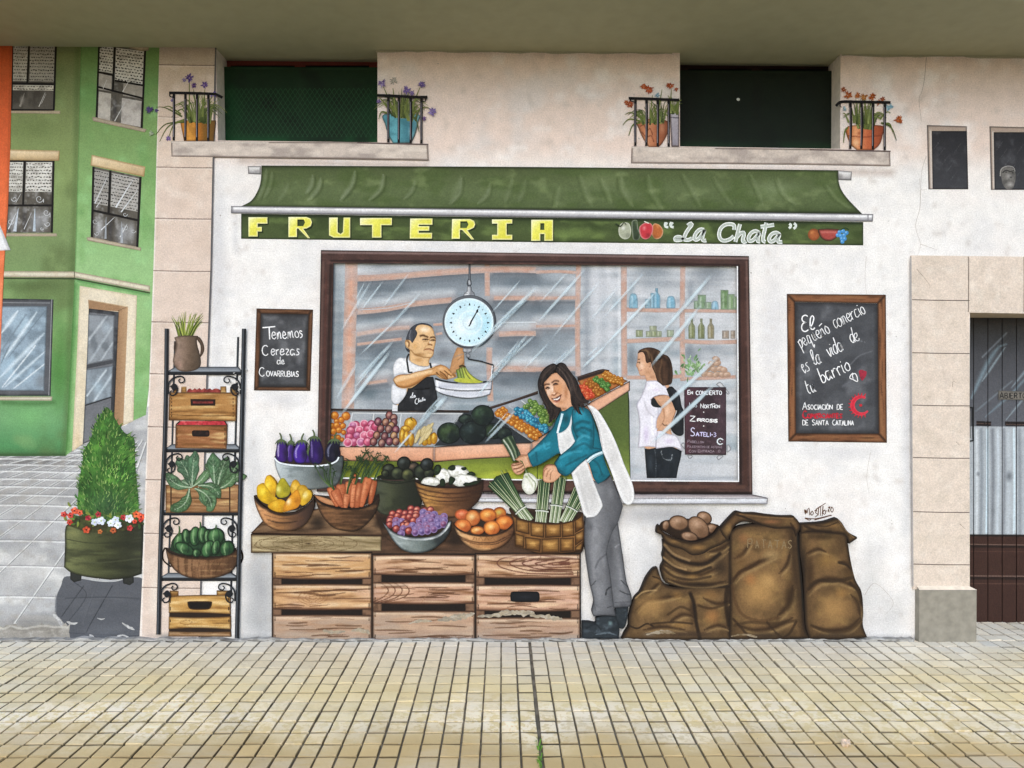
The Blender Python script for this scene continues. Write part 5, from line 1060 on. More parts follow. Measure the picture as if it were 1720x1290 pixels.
row('orange', 'small orange at the outer end of the far tray', 'orange', 'oranges at the outer end of the far tray', (890, 225), (1040, 285), 24, 34, 17, ['eaa030', 'e08a20', 'f0b44a'], 'a86010', 'f8dc98', '9c5a10', 16)
# ---- girl with backpack
Z(5.375, 1050, 570)
SKN, SKD, SKH = 'd3a07c', '9c6a48', 'f0cdb2'
gl = thing('person', 'girl in profile with long brown hair, white t shirt, black jeans, hand on hip', 'person', 1108, 803)
part('body', gl, '118,110 112,180 100,240 112,258 116,275 124,290 130,318 150,330 176,326 186,352 195,380 170,500 130,600 145,700 150,950 200,1000 225,1190 435,1190 470,1010 450,880 420,850 410,760 455,640 440,590 390,520 400,420 330,390 290,350 330,240 300,120 220,80 150,90', SKN,
     BL(150, 240, 34, 60, SKH, .7), BL(210, 300, 60, 40, 'b8835c', .7), BL(250, 340, 40, 30, 'a87450', .7), ST('118,182 130,180', '3a2418', 2, .8), ST('112,208 128,206 134,212', '3a2418', 2.2, .9), ST('122,282 140,284 152,274', 'a04c3c', 1.6, .9), ST('102,240 112,250 114,262', '8a5838', 1.2, .7), BL(215, 228, 16, 26, 'c08a64', .7), ST('205,212 228,218 224,250 212,248', '8a5838', 1.3, .8),
     BL(370, 640, 30, 120, SKH, .5), ST('270,535 380,600 420,650', 'b07c58', 5, .4), ST('445,600 455,650 410,780', 'a87450', 3, .6), ED('9c6a48', 1.4, .5), g=1.9)
part('jeans', gl, '176,985* 220,990 330,968 420,970 512,1008* 500,1080 480,1160 464,1252* 196,1252* 186,1120', '20262c', BL(230, 1120, 30, 120, '3a444c', .6), BL(420, 1100, 40, 110, '353d44', .5), ST('268,1000 280,1120 275,1245', '78838a', 1.2, .6), ST('326,1010 345,1072 410,1090 425,1040', 'b0b8bc', 1.2, .8), NO('10151a', .5, 8, 14), ED('0c0f12', 2, .7), g=2)
part('t_shirt', gl, '190,375* 225,372 280,372 330,392 400,470 398,512* 330,505 270,520 236,548* 300,600 330,640 290,720 282,800* 380,850 470,880 525,1010* 430,972 330,980 280,988* 275,975 200,968 116,980* 124,900 130,780 122,690 104,600 108,580 150,500 178,430', 'e2dfe8', BL(190, 860, 40, 120, 'c9b8d8', .7), BL(210, 660, 60, 90, 'cdc8d2', .6), BL(240, 430, 60, 50, 'f4f2f6', .7), BL(280, 455, 60, 22, 'd3c4dc', .6), ST('300,620 296,760 285,900', 'b9b2c0', 3, .7), ST('176,560 200,640 260,700', 'b5b2ba', 3, .6, .8), BL(400, 920, 70, 40, 'cbbcd8', .6), ST('280,880 278,980', '8c8794', 2, .7), ST('240,700 250,860', 'f6f4f8', 4, .7), ED('8d8894', 1.6, .7), ST('236,548 262,522 330,504 398,514', '4a2c24', 2, .8), g=2)
part('arm', gl, '270,530 330,506 392,514 440,590 460,640 430,730 405,800 350,820 290,830* 285,822* 330,760 350,700 330,620 300,585', SKN, BL(380, 640, 30, 90, 'ecc4a4', .7), ST('448,600 458,645 425,740', '9c6a48', 3, .6), ST('300,560 350,640 345,740', 'a8744e', 3, .5), ST('336,760 360,778 380,776', '3a2418', 2, .8), ED('9c6a48', 1.3, .5), g=1.9)
part('arm_cuff', gl, '236,545* 262,528 300,585 330,612 290,615 250,605 234,580', '1d1f22', g=2)
hr = part('hair', gl, '115,128 130,98 180,76 240,74 300,95 325,118 352,136 385,150 412,190 428,260 430,340 420,395 395,410 340,420* 318,400 290,380* 270,310 245,255 230,205 200,215 186,195 180,150 160,115 135,118', '4a3222', NO('2a1b12', .7, 4, 26, .45, .7, 3), ST('185,90 230,140 250,210 275,320', '7d5c3c', 4, .6, .9), ST('340,160 390,220 400,330 390,400', '21150e', 7, .6, .8), ST('300,110 330,200 310,300 330,390', '6f5034', 3.5, .6, .9), ST('150,96 200,110 220,170', '8a6a46', 3, .6, .9), ED('24170f', 1.6, .6), g=1.9)
part('hair_tie', hr, ell(318, 165, 16, 26, 20), '2f2018', g=2)
bp_ = thing('backpack', 'small black backpack on the back of the girl in the white t shirt', 'backpack', 1138, 730)
part('bag', bp_, '392,430* 420,425 450,450 490,500 510,600 530,640* 530,850* 505,872 460,862 425,830 412,790 440,720 470,640 440,580 410,520', '1c1f22', BL(470, 740, 40, 60, '33383c', .7), ST('440,740 470,700 500,640', '4b5054', 2, .6), ED('0b0c0e', 2, .7), NO('2c3034', .5, 6, 10), g=2)
part('strap', bp_, '!372,448 392,432 420,480 450,560 470,640 452,640 430,580 404,530', '17191b', g=2)
# ---- concert poster
Z(9.214, 1130, 640)
po = thing('poster', 'dark maroon concert poster taped on the glass at the right of the shop window', 'poster', 1184, 765)
for p in ('670,55 690,30 735,12 760,30 885,190 855,215 830,190', '120,985 165,950 190,975 185,1060 165,1040', '835,990 865,980 902,1035 900,1065 850,1110 835,1095', '222,1150 245,1200 275,1205 312,1170 300,1145', '675,1185 705,1230 785,1170 780,1145 700,1150'):
    part('tape', po, [(x, y, 1) for x, y, _ in raw(p)] if False else '!' + p, 'c9cbce', ED('55565a', 1.6, .8), g=2)
sh = part('sheet', po, '!178,92 825,95 828,1145 190,1140', '46303a', GR(178, 0, 828, 0, [(0, '54333c'), (.5, '3d2d32'), (1, '4a3840')]), NO('2d2226', .6, 12, 14, .45, .75, 4), NO('6a505a', .4, 5, 5, .6, .8, 6), BL(420, 1060, 260, 80, '5c4650', .6), ED('2a1c20', 1.6, .8), g=2.2)
FONT = {  # single stroke lettering, unit box, y down
 'A': '0,1 .3,0 .6,1|.12,.65 .48,.65', 'B': '0,0 0,1 .4,1 .55,.85 .5,.6 .3,.5 0,.5|0,0 .35,0 .48,.15 .42,.4 .3,.5', 'C': '.58,.15 .4,0 .15,.1 0,.5 .15,.9 .4,1 .6,.85', 'D': '0,0 0,1 .3,1 .55,.8 .6,.5 .5,.15 .25,0 0,0', 'E': '.52,0 0,0 0,1 .54,1|0,.5 .42,.5',
 'G': '.58,.15 .35,0 .1,.15 0,.5 .12,.9 .4,1 .58,.8 .58,.55 .35,.55', 'I': '.1,0 .1,1', 'L': '0,0 0,1 .5,1', 'M': '0,1 .08,0 .35,.6 .62,0 .7,1', 'N': '0,1 0,0 .55,1 .55,0', 'O': '.3,0 .08,.15 0,.5 .08,.85 .3,1 .52,.85 .6,.5 .52,.15 .3,0', 'P': '0,1 0,0 .4,0 .54,.2 .44,.48 0,.52',
 'R': '0,1 0,0 .38,0 .52,.2 .42,.45 0,.5|.2,.5 .56,1', 'S': '.52,.12 .3,0 .06,.12 .08,.35 .45,.6 .52,.82 .3,1 0,.9', 'T': '0,0 .64,0|.32,0 .32,1', 'U': '0,0 0,.7 .15,.97 .4,.97 .55,.7 .55,0', 'V': '0,0 .28,1 .56,0', 'Z': '0,0 .54,0 0,1 .58,1', 'H': '0,0 0,1|.55,0 .55,1|0,.5 .55,.5', 'J': '.4,0 .4,.8 .25,1 0,.9', 'Q': '.3,0 .08,.15 0,.5 .08,.85 .3,1 .52,.85 .6,.5 .52,.15 .3,0|.35,.7 .62,1.05',
 '3': '0,.05 .3,0 .45,.2 .2,.45 .48,.65 .35,.95 0,1', '2': '0,.2 .2,0 .45,.15 .4,.45 0,1 .55,1', '0': '.25,0 .04,.2 0,.5 .06,.85 .25,1 .46,.8 .5,.5 .44,.15 .25,0', '-': '.05,.55 .4,.52', '+': '.25,.3 .25,.8|.02,.55 .48,.55', ' ': '', "'": '.1,0 .05,.15',
 'a': '.42,.5 .2,.42 .02,.6 .02,.88 .2,1 .4,.8 .42,.5 .42,.85 .55,1', 'b': '.05,0 .02,.6 .05,1 .3,.98 .42,.75 .3,.5 .06,.6', 'c': '.4,.52 .2,.45 .02,.65 .05,.92 .25,1 .44,.88', 'd': '.42,.5 .2,.45 .02,.65 .05,.92 .25,1 .42,.8|.46,0 .42,.6 .46,1', 'e': '.04,.74 .36,.68 .34,.48 .16,.46 .02,.68 .08,.94 .28,1 .46,.86', 'i': '.08,.48 .06,.9 .18,1|.1,.26 .12,.3', 'l': '.04,.9 .26,.2 .2,0 .08,.1 .08,.85 .2,1 .32,.88',
 'm': '.02,.5 .04,1 .08,.6 .2,.46 .28,.6 .28,1 .32,.6 .46,.46 .54,.6 .54,.95 .64,.95', 'n': '.02,.5 .04,1 .08,.62 .24,.46 .36,.6 .36,.95 .46,.95', 'o': '.22,.46 .04,.6 .02,.85 .2,1 .38,.88 .4,.6 .22,.46', 'p': '.02,.5 .06,.9 .06,1.4|.06,.6 .28,.46 .4,.65 .32,.92 .08,.98', 'q': '.4,.5 .18,.46 .02,.66 .06,.94 .26,.98 .4,.75|.42,.5 .4,1.35 .52,1.2', 'r': '.02,.5 .06,1|.06,.65 .2,.48 .36,.52', 's': '.34,.5 .14,.46 .06,.6 .3,.78 .28,.96 .02,.98', 't': '.14,.15 .1,.85 .22,1 .34,.92|0,.45 .32,.42', 'u': '.02,.5 .04,.88 .2,1 .36,.82 .38,.5 .38,.9 .5,1', 'v': '.02,.48 .16,1 .34,.5', 'z': '.02,.5 .36,.5 .04,.98 .4,.98', 'h': '.06,0 .04,1|.05,.65 .22,.48 .34,.6 .34,1', 'y': '.02,.5 .16,.95|.34,.5 .1,1.4'}
def width(ch):
    s = FONT.get(ch, '')
    return max([float(w.split(',')[0]) for k in s.split('|') if k for w in k.split()] or [.3])
def adv(text, small):
    L = []
    for ch in text:
        low = small and ch.islower(); g = ch.upper() if low and ch.upper() in FONT else ch
        if g not in FONT: g = {'ñ': 'n', 'ó': 'O' if small else 'o'}.get(ch, ' ')
        L.append((width(g), small if low else 1.0))
    return L
def write(m, text, x, y, h, col, w=1.3, gap=.2, ang=0, sx=1.0, small=None, jit=.02, seed=1, slant=0, W=None):
    """letters of cap height h (sheet units) with their baseline starting at x,y; small = scale of small capitals"""
    q = np.random.default_rng(seed); ca, sa = math.cos(math.radians(ang)), math.sin(math.radians(ang)); u = 0
    if W: L = adv(text, small); k_ = W / h / (sum(a*q_ for a, q_ in L)*.78 + .22*sum(a*q_ for a, q_ in L)); gap = .22*k_*np.mean([a for a, _ in L]); sx = .78*k_
    for ch in text:
        s = h
        g = ch
        if small and ch.islower(): s = h*small; g = ch.upper() if ch.upper() in FONT else ch
        if g not in FONT: g = {'ñ': 'n', 'ó': 'O' if small else 'o', 'Ó': 'O'}.get(ch, ' '); 
        if ch == 'ó' and small: s = h*small
        for k in FONT.get(g, '').split('|'):
            if not k: continue
            pts = []
            for v in k.split():
                a, b = map(float, v.split(',')); lx = u + (a + slant*(1-b))*s*sx + q.normal(0, jit)*s; ly = (b - 1)*s + q.normal(0, jit)*s
                pts.append((x + lx*ca - ly*sa, y + lx*sa + ly*ca) + ((1,) if small or g.isupper() and len(k.split()) < 5 else ()))
            if len(pts) > 1: m.rib(zz(pts), w*.86*q.uniform(.85, 1.15), col, dk=.008)
        if ch in 'ñó':
            k = [(u + .1*s, -1.02*s if ch == 'ó' else -.72*s), (u + .35*s, -1.2*s if ch == 'ó' else -.8*s)]
            m.rib(zz([(x + a*ca - b*sa, y + a*sa + b*ca) for a, b in k]), w, col, dk=.008)
        u += (width(g)*sx + gap)*s
    return u
def line(par, name, *calls, extra=()):
    m = Mesh()
    for c_, k in calls: write(m, *c_, **k)
    for e in extra: m.rib(*e)
    return m.obj(name, par)
line(sh, 'lettering', (('En', 232, 205, 60, 'eef0f2', 1.5), dict(small=.8, W=84, seed=3)), (('concierto', 360, 212, 60, 'eef0f2', 1.5), dict(small=1.0, W=408, seed=4)))
line(sh, 'lettering', (('Los', 262, 405, 70, 'c9d3da', 1.2), dict(small=.8, W=122, seed=5)), (('Northon', 432, 420, 72, 'eceef0', 1.3), dict(small=.72, W=305, seed=6)), extra=[('590,358 655,352', 1.2, 'eceef0')])
line(sh, 'lettering', (('+', 468, 500, 40, 'e8e6e2', 1.7), {})); line(sh, 'lettering', (('+', 468, 714, 40, 'e8e6e2', 1.7), {}))
line(sh, 'lettering', (('Zirrosis', 268, 618, 76, 'f4f4f4', 1.8), dict(small=.6, W=436, ang=3, seed=8)))
line(sh, 'lettering', (('S', 278, 850, 125, 'd6d2ee', 2.0), dict(sx=.9)), (('ateli-3', 360, 852, 62, 'cfc8f0', 1.6), dict(small=1.0, W=320, ang=2, seed=9)))
line(sh, 'lettering', (('Pabellon', 230, 955, 42, '8c7a84', .9), dict(small=.8, W=258, ang=2, seed=10)))
line(sh, 'lettering', (('Polideportivo de Asteras', 225, 1030, 38, '8c7a84', .8), dict(small=.8, W=540, ang=1, seed=11)))
line(sh, 'lettering', (('Con Entrada 10', 250, 1105, 40, '9a8890', .9), dict(small=.85, W=490, seed=12)))
def gear(m, cx, cy, r, col, w, n=12, a0=40, a1=320, tooth=.28):
    pts = [(cx + r*math.cos(math.radians(a)), cy + r*math.sin(math.radians(a))) for a in np.linspace(a0, a1, 22)]
    m.rib(zz(pts), w, col)
    for a in np.linspace(a0, a1, n):
        c_, s_ = math.cos(math.radians(a)), math.sin(math.radians(a)); m.rib(zz([(cx + r*1.05*c_, cy + r*1.05*s_), (cx + r*(1.05+tooth)*c_, cy + r*(1.05+tooth)*s_)]), w*.8, col, w*.3)
    m.fill(ell(cx, cy, r*.14, r*.14, 0, 8), col, g=3)
m = Mesh(); gear(m, 735, 935, 44, 'e2eaee', 1.7, 11, 45, 330); m.obj('gear_emblem', sh)
# ---- shopkeeper
Z(8.0625, 660, 530)
mn = thing('person', 'balding shopkeeper in white shirt and black apron reaching to the bananas on the scale', 'person', 700, 690)
MS, MD, MH = 'e0b47e', '96652f', 'fbe8cb'
part('body', mn, '300,140 380,110 480,125 545,190 560,250 578,300 580,350 565,420 555,470 550,520 530,560 500,585 490,640 540,660 640,660 700,690 760,720 860,800 855,830 740,860 640,850 560,800 450,840 330,920 200,975 80,960 40,930 40,1100 90,1280 540,1280 560,1200 540,930 530,840 240,720 225,600 225,500 215,450 180,430 162,370 175,325 210,330 230,240', MS,
     BL(430, 190, 110, 60, MH, .9), BL(560, 260, 26, 50, 'f3dcba', .7), BL(300, 420, 70, 90, 'cf9a58', .6), BL(360, 530, 120, 40, '9c6c38', .85), BL(350, 600, 90, 50, 'b98448', .7), BL(500, 520, 60, 30, 'ecc998', .7), BL(380, 400, 60, 40, 'e4b880', .5), BL(580, 370, 18, 60, 'e8c490', .6),
     ST('372,275 410,268 470,292', '4b2c12', 4, .85), ST('510,300 545,290 580,305', '4b2c12', 3.4, .85), BL(440, 325, 44, 22, '8a5a2c', .8), BL(545, 335, 34, 22, '8a5a2c', .75), ST('405,325 440,318 475,325', '38200e', 2.6, .9), ST('515,335 545,328 575,338', '38200e', 2.4, .9), ST('412,345 440,352 470,342', '9c6c3c', 1.4, .7),
     ST('490,320 500,350 478,385 500,395 530,398', 'a4703c', 2.4, .8), BL(440, 330, 13, 10, '1a0e06', .95), BL(546, 338, 12, 10, '1a0e06', .95), BL(418, 330, 9, 6, 'f0e2cc', .7), BL(500, 360, 14, 34, 'fbeeda', .8), ST('480,395 500,388 525,400', '6b3c1c', 2.6, .8), ST('430,462 490,452 530,465 552,478', '7c3c24', 2.6, .9), ST('420,480 440,420 470,405', 'c08c54', 2, .6), BL(500, 480, 40, 12, 'c98a62', .7), ST('470,510 520,515', 'a8743e', 2, .5),
     ST('180,345 205,345 225,380 215,425', '7a4c22', 2.4, .7), BL(205, 380, 16, 30, 'f0d0a0', .6), ST('205,355 215,385 208,415', '5c3616', 1.8, .7), ST('245,470 300,525 400,560 500,570', '80521f', 2.5, .6), ED('80521f', 1.6, .6), g=1.8)
part('hair', mn, '175,330* 190,270 220,200 260,150 320,115 390,100 450,105 510,130 548,180* 500,145 430,125 360,125 318,150 305,190* 330,230 318,280 280,345 262,375* 245,350 225,330 205,328', '40424a', NO('6a6d76', .6, 4, 14, .5, .75, 3), NO('24262b', .6, 3, 12, .5, .75, 8), ST('240,200 225,280 240,340', '85888f', 2, .6), ED('1d1f24', 1.5, .5), g=1.8)
part('hair', mn, '168,400* 178,440 210,450 232,470 222,500* 190,480 170,440', '2f3036', g=2)
shi = part('shirt', mn, '10,830* 0,720 30,620 90,570 160,575 195,560 215,580* 240,620 320,665 400,685 480,680 500,650 580,640 640,665* 560,690 450,730 300,770 210,790 150,790 60,820', 'e4e4e6', BL(80, 680, 60, 70, 'f6f6f7', .8), BL(150, 600, 30, 40, 'bfc2c8', .7), ST('110,590 160,660 175,760', 'fdfdfd', 5, .7), BL(300, 720, 80, 30, 'f5f3f0', .7), BL(440, 700, 70, 22, 'd3d0cf', .6), ST('215,590 280,650 400,685 480,682', '6a5c50', 2.4, .7), ST('40,800 100,785 160,785', '9aa0a8', 3, .5), NO('c6c8cc', .5, 8, 10), ED('8a8d92', 1.4, .6), g=2)
part('shirt', mn, '10,920* 60,965 130,990 185,985* 180,1060 130,1140 70,1200 20,1205* -20,1150 -25,1040 -15,950', 'dcdde1', BL(50, 1060, 60, 90, 'f2f2f4', .6), BL(110, 1120, 40, 50, 'bcc0c6', .7), ST('-20,1170 20,1208 70,1205', '24272b', 3, .9), NO('bfc2c8', .5, 9, 12), ED('8a8d92', 1.4, .6), g=2)
part('shirt', mn, '!-5,1205 65,1215 65,1295 -10,1295', 'dfe0e2', g=3)
ap = part('apron', mn, '200,985* 260,975 360,905 450,835 545,830* 560,900 580,980 600,1100 600,1180 560,1295* 62,1295* 70,1210 130,1140 180,1060', '202124', NO('3a3b3f', .6, 9, 12, .5, .8, 4), BL(460, 1050, 70, 80, '34363a', .6), ST('300,1000 400,998 490,985', '060607', 2.6, .9), BL(540, 1200, 50, 80, '2e3034', .6), ED('0a0a0b', 2, .6), g=2)
m = Mesh().rib('218,520 190,580 200,680 215,775', 3, '1f2023').rib('215,770 265,768', 2.4, '1f2023').rib('502,640 520,712', 3.4, '1f2023').obj('neck_strap', ap)
m = Mesh()
for p in ('262,1050 270,1046 262,1080 250,1112 236,1112 240,1096 262,1106 276,1112', '302,1082 284,1086 280,1104 294,1106 304,1086 304,1106'): m.rib(p, 1.6, 'e6e8ec')
for p in ('330,1130 318,1126 302,1150 302,1185 318,1200 334,1190', '352,1118 344,1180', '346,1160 358,1148 362,1172', '384,1142 370,1150 372,1168 384,1162 388,1144 390,1166', '404,1108 400,1160', '394,1124 414,1118', '428,1130 414,1140 418,1152 430,1144 432,1130 440,1148'): m.rib(p, 1.3, 'dfe2e6')
m.obj('apron_lettering', ap)
part('arm', mn, '0,870* 30,830 90,800 200,795 330,758 450,735 540,712 590,680 660,670 720,690 780,745 850,805* 845,835* 800,812 790,830 750,800 745,862* 700,858 690,820 640,790 735,868* 690,860 600,800 560,805 460,830 340,915 220,968 100,975 40,940', 'd39a5e', ST('30,880 120,850 300,800 500,745', 'f2cfa0', 9, .75), ST('60,955 160,970 280,930 400,860 480,815', '9a5f28', 7, .75, .9), BL(650, 720, 60, 30, 'f0c998', .7), BL(110, 905, 70, 26, 'c78a48', .6), ST('590,770 640,830 700,866', '5a3412', 2.6, .85), ST('640,760 700,800 740,862', '5a3412', 2.6, .85), ST('700,750 760,800 790,832', '5a3412', 2.4, .85), ST('760,740 820,800 850,832', '6b4018', 2, .7), ST('0,880 30,930 70,965', '4a2c12', 3, .7), ED('7a4a1c', 1.7, .7), g=1.7)
part('far_arm', mn, '780,690* 800,600 830,520 870,430* 960,440* 968,640* 960,700 880,760 800,790* 770,740', 'c08a58', BL(900, 560, 30, 120, 'd8a878', .6), ST('800,600 840,560 950,520', '8a8078', 3, .5), ST('880,600 930,560', '6b4a2c', 2, .5), ST('960,640 900,720 860,800', '7a4a24', 3, .6), ED('8a6038', 2, .5), g=2)
# ---- hanging scale and bananas
Z(5.16, 730, 430)
sca = thing('hanging_scale', 'hanging grocer scale with round pale blue dial and white pan', 'scale', 790, 668)
part('hook', sca, '!294,62 312,62 314,200 318,215 322,245 312,262 286,262 278,240 284,210 294,195', '5a5f66', ST('303,62 304,200', '9aa2aa', 2, .7), ED('1c1e22', 1.6, .8), PG('294,215 306,210 310,245 296,248', 'b5b8bd', .9), g=1.8)
part('cap', sca, '282,268* 300,258 322,268* 324,300 345,318 342,352 255,352 258,320 280,305', 'a3a6ab', GR(255, 0, 345, 0, ['c9ccd0', 'e4e6e8', '7a7e84', '94989e']), ST('262,325 340,322', '5a5e64', 1.6, .7), ED('3a3d42', 1.6, .8), g=1.8)
part('case', sca, ell(302, 570, 232, 232), '5c6066', ST(zz([(302+226*math.cos(t), 570+226*math.sin(t)) for t in np.linspace(2.4, 5.2, 24)]), '9aa0a6', 3, .8), ED('2b2d31', 2.6, .8), BL(420, 760, 100, 60, '3f5058', .7), g=2.4)
dl = part('dial', sca, ell(298, 574, 212, 208), 'c6e6f0', BL(220, 620, 170, 150, 'e6f2f6', .8), BL(440, 600, 100, 160, 'a8dcec', .7), BL(310, 570, 60, 60, 'f2f4f6', .8), ST(ell(310, 575, 100, 100), 'e8f4f8', 4, .6, .8, 0, True), ST(ell(310, 575, 62, 62), 'b8ccd4', 3, .5, .9, 0, True), ED('eaf4f6', 3, .7), g=2.6)
m = Mesh()
for i in range(24):
    a = math.radians(-90 + i*15); big = i % 2 == 0; r0, r1 = (152, 172) if big else (156, 166)
    p = [(303 + r0*math.cos(a), 578 + r0*.98*math.sin(a)), (303 + r1*math.cos(a), 578 + r1*.98*math.sin(a))]
    m.rib(zz(p), 3.2 if big else 1.6, '1c2024' if big else '5a6468', 1.6 if big else 1)
m.obj('tick_marks', dl)
part('needle', sca, '!292,606 304,590 308,570 358,488 362,470 380,455 376,488 366,492 322,572 318,588 300,612', '14161a', g=2)
part('swivel', sca, '244,798* 322,798* 318,830 300,838 298,848 312,856 300,884 276,880 268,850 278,840 250,832', 'b0b3b8', GR(244, 0, 322, 0, ['d9dbde', '8a8e94', 'c9ccd0']), ED('3c3f44', 1.6, .8), g=1.8)
m = Mesh().rib('!292,893 400,912 510,945', 2.4, '24272b').rib('!288,880 296,896', 2, '24272b').rib('!506,945 496,1060 488,1160', 2, '2c3034').rib('!500,950 490,1080', 1.4, 'f2f4f6').obj('wire_bail', sca)
bn = thing('bananas', 'bunch of green yellow bananas lying in the pan of the scale', 'bananas', 790, 645)
for p, c in (('186,985 205,980 222,1010 232,1060 230,1090 205,1085 196,1040', '7f9a3a'), ('212,970 232,968 248,1020 262,1070 262,1092 238,1090 226,1040', '96ae42'), ('232,962 252,962 275,1010 310,1060 330,1090 300,1094 262,1080 244,1020', 'b4bf46'), ('252,960 268,962 300,1010 360,1060 420,1088 400,1096 330,1086 276,1030', 'c3c440')):
    part('banana', bn, p, c, ST([(raw(p)[k][0] - 1.3, raw(p)[k][1] - k*.3) for k in (1, 2, 3)], 'e8e88a', 2.4, .7), ED('34441a', 1.7, .85), g=1.8)
Mesh().rib('212,960 240,950 268,962', 3, '4a3a1c').obj('stem', bn)
part('heap_base', bn, '165,1075 200,1058 260,1060 330,1072 420,1088 380,1100 280,1102 200,1092', 'b8bc3a', NO('6f7f24', .6, 6, 4), g=2)
part('pan', sca, '6,1062* 60,1085 160,1102 280,1108 400,1104 496,1088* 490,1160 478,1200* 400,1222 280,1234 160,1220 60,1196 10,1166* 2,1110', 'c9ccd6', GR(0, 1080, 0, 1234, [(0, 'f0f1f5'), (.35, 'b9bcc8'), (.5, 'eceef2'), (.7, 'c5c8d2'), (1, 'dfe2e8')]), ST('4,1130 80,1152 200,1166 330,1168 484,1156', '1f2227', 2.4, .9), ST('10,1168 80,1200 200,1226 300,1234 400,1224 478,1202', '1f2227', 2.4, .9), ST('20,1100 30,1180', 'f8f8fa', 5, .7), BL(440, 1140, 50, 40, 'e8eaf0', .6), ED('4a4d54', 1.2, .6), g=2)
Mesh().rib('4,1062 60,1080 150,1096 200,1100', 3.2, '1c1e20', 2).rib('420,1092 470,1086', 3, '22241c', 1.5).obj('pan_shadow_line', sca)
# ================================================================ glass glare, window frame, then everything painted in front of the shop
class Glaze:
    """streaks of thin white paint over the glass, fading at their edges"""
    def __init__(s): s.V = []; s.F = []; s.A = []; s.c = []
    def streak(s, x0, y0, x1, y1, w, a, col='d6ecf4'):
        L = np.stack([np.linspace(x0, x1, 14), np.linspace(y0, y1, 14)], 1) + RNG.normal(0, .05, (14, 2)); Nn = normals(L); t = np.linspace(0, 1, 14)
        ww = w*(.45 + .55*np.sin(np.pi*(.1+.85*t)))/2; al = a*np.clip(np.sin(np.pi*t)*1.6, 0, 1)*(.85 + .15*RNG.random(14)); o = len(s.V)
        for k, f in ((-1, 0), (-.35, 1), (.35, 1), (1, 0)):
            for i in range(14): s.V.append(L[i] + Nn[i]*ww[i]*k); s.A.append(al[i]*f); s.c.append(C(col))
        for r in range(3):
            for i in range(13): s.F.append((o+r*14+i, o+r*14+i+1, o+(r+1)*14+i+1, o+(r+1)*14+i))
    def obj(s, name, parent):
        m = Mesh(); m._add(np.array(s.V), s.F, np.array(s.c), .3); ob = m.obj(name, parent, M_GLAZE)
        at_ = ob.data.attributes.new('cover', 'FLOAT', 'POINT'); at_.data.foreach_set('value', np.array(s.A, np.float32)); return ob
gz = []
def gl_(s, ox, oy, *L):
    for x0, y0, x1, y1, w, a in L: gz.append((x0/s+ox, y0/s+oy, x1/s+ox, y1/s+oy, w, a))
gl_(4.526, 520, 420, (420, 240, 345, 390, 3, .5), (560, 235, 390, 460, 4, .6), (850, 320, 590, 600, 6, .6), (770, 420, 380, 800, 5, .65), (640, 690, 345, 1010, 8, .65), (620, 760, 240, 1250, 9, .9), (560, 780, 330, 1060, 4, .6),
    (1610, 220, 1380, 480, 4, .6), (1740, 270, 1220, 780, 11, .9), (1700, 330, 1400, 600, 5, .5), (1660, 640, 1380, 980, 8, .8), (1600, 680, 1270, 1120, 7, .85), (1720, 640, 1480, 860, 6, .5), (1045, 1110, 860, 1290, 12, .85), (1000, 1110, 840, 1290, 5, .6))
gl_(4.526, 520, 660, (900, 160, 640, 460, 5, .85), (960, 100, 760, 320, 9, .7), (1570, 130, 1330, 380, 7, .6), (1510, 140, 1350, 320, 3, .5))
gl_(4.607, 820, 580, (260, -20, -10, 300, 8, .85), (220, 20, 20, 200, 5, .5), (470, -20, 270, 190, 5, .5), (700, -20, 520, 160, 8, .5), (640, 20, 400, 250, 6, .5), (920, -10, 720, 180, 6, .7), (860, 0, 760, 90, 4, .5))
gl_(3.0, 1020, 430, (190, 80, -20, 310, 6, .55), (250, 175, -20, 460, 7, .8), (530, 90, 265, 395, 9, .8), (480, 240, 215, 560, 9, .8), (570, 500, 235, 800, 9, .8), (545, 645, 215, 950, 10, .9), (430, 190, 330, 310, 4, .4))
gl_(1, 0, 0, (985, 450, 900, 545, 7, .7), (955, 455, 905, 510, 4, .5), (1010, 470, 925, 570, 6, .5), (690, 455, 640, 520, 5, .4), (625, 470, 570, 560, 6, .4), (1040, 480, 990, 540, 6, .4), (600, 610, 565, 670, 8, .5))
G = Glaze()
for q in gz: G.streak(*q[:5], q[5]*.8)
G.obj('glass_glare', shop)
Z()
FR = [(539, 420), (1258, 430), (1264, 830), (532, 826)]
FI = [(560, 441.5), (1238, 447), (1240, 808), (553, 803)]
fops = [NO('2f1f1b', .6, 26, 26, .45, .75, 3), NO('6d4a42', .5, 18, 8, .55, .8, 6), ED('1d1311', 2.4, .8),
        ST('541,424 900,428 1257,434', '8f7672', 5, .75, .8), ST('545,431 900,435 1250,440', '4d3530', 7, .5), ST('556,438 900,440 1240,445', '241614', 4, .7),
        ST('1254,440 1259,700 1261,824', '7d5f55', 5, .7, .9), ST('1247,450 1250,700 1252,815', '4a2c22', 8, .5), ST('1241,448 1243,700 1244,812', '201311', 5, .8), ST('543,440 538,640 535,800', '6f5148', 5, .7, .9), ST('556,445 551,640 547,800', '20130f', 6, .7), ST('548,460 543,700', '5c2f26', 4, .4),
        ST('560,814 900,816 1250,818', '5d3f33', 7, .7), ST('560,826 900,827 1258,828', '1f1411', 5, .8), ST('700,820 900,821 1000,821', '6b4a3c', 4, .5)]
frm = part('frame', shop, RPT(FR), '4a322c', *fops, g=3, holes=[RPT(FI)])
Mesh().rib('!1238.5,447 1240.5,808.5 900,806 560,803', 2.0, 'f0f0f0').rib('!560,441.5 553.5,803', 1.2, '2a1c18').obj('inner_bead', frm)
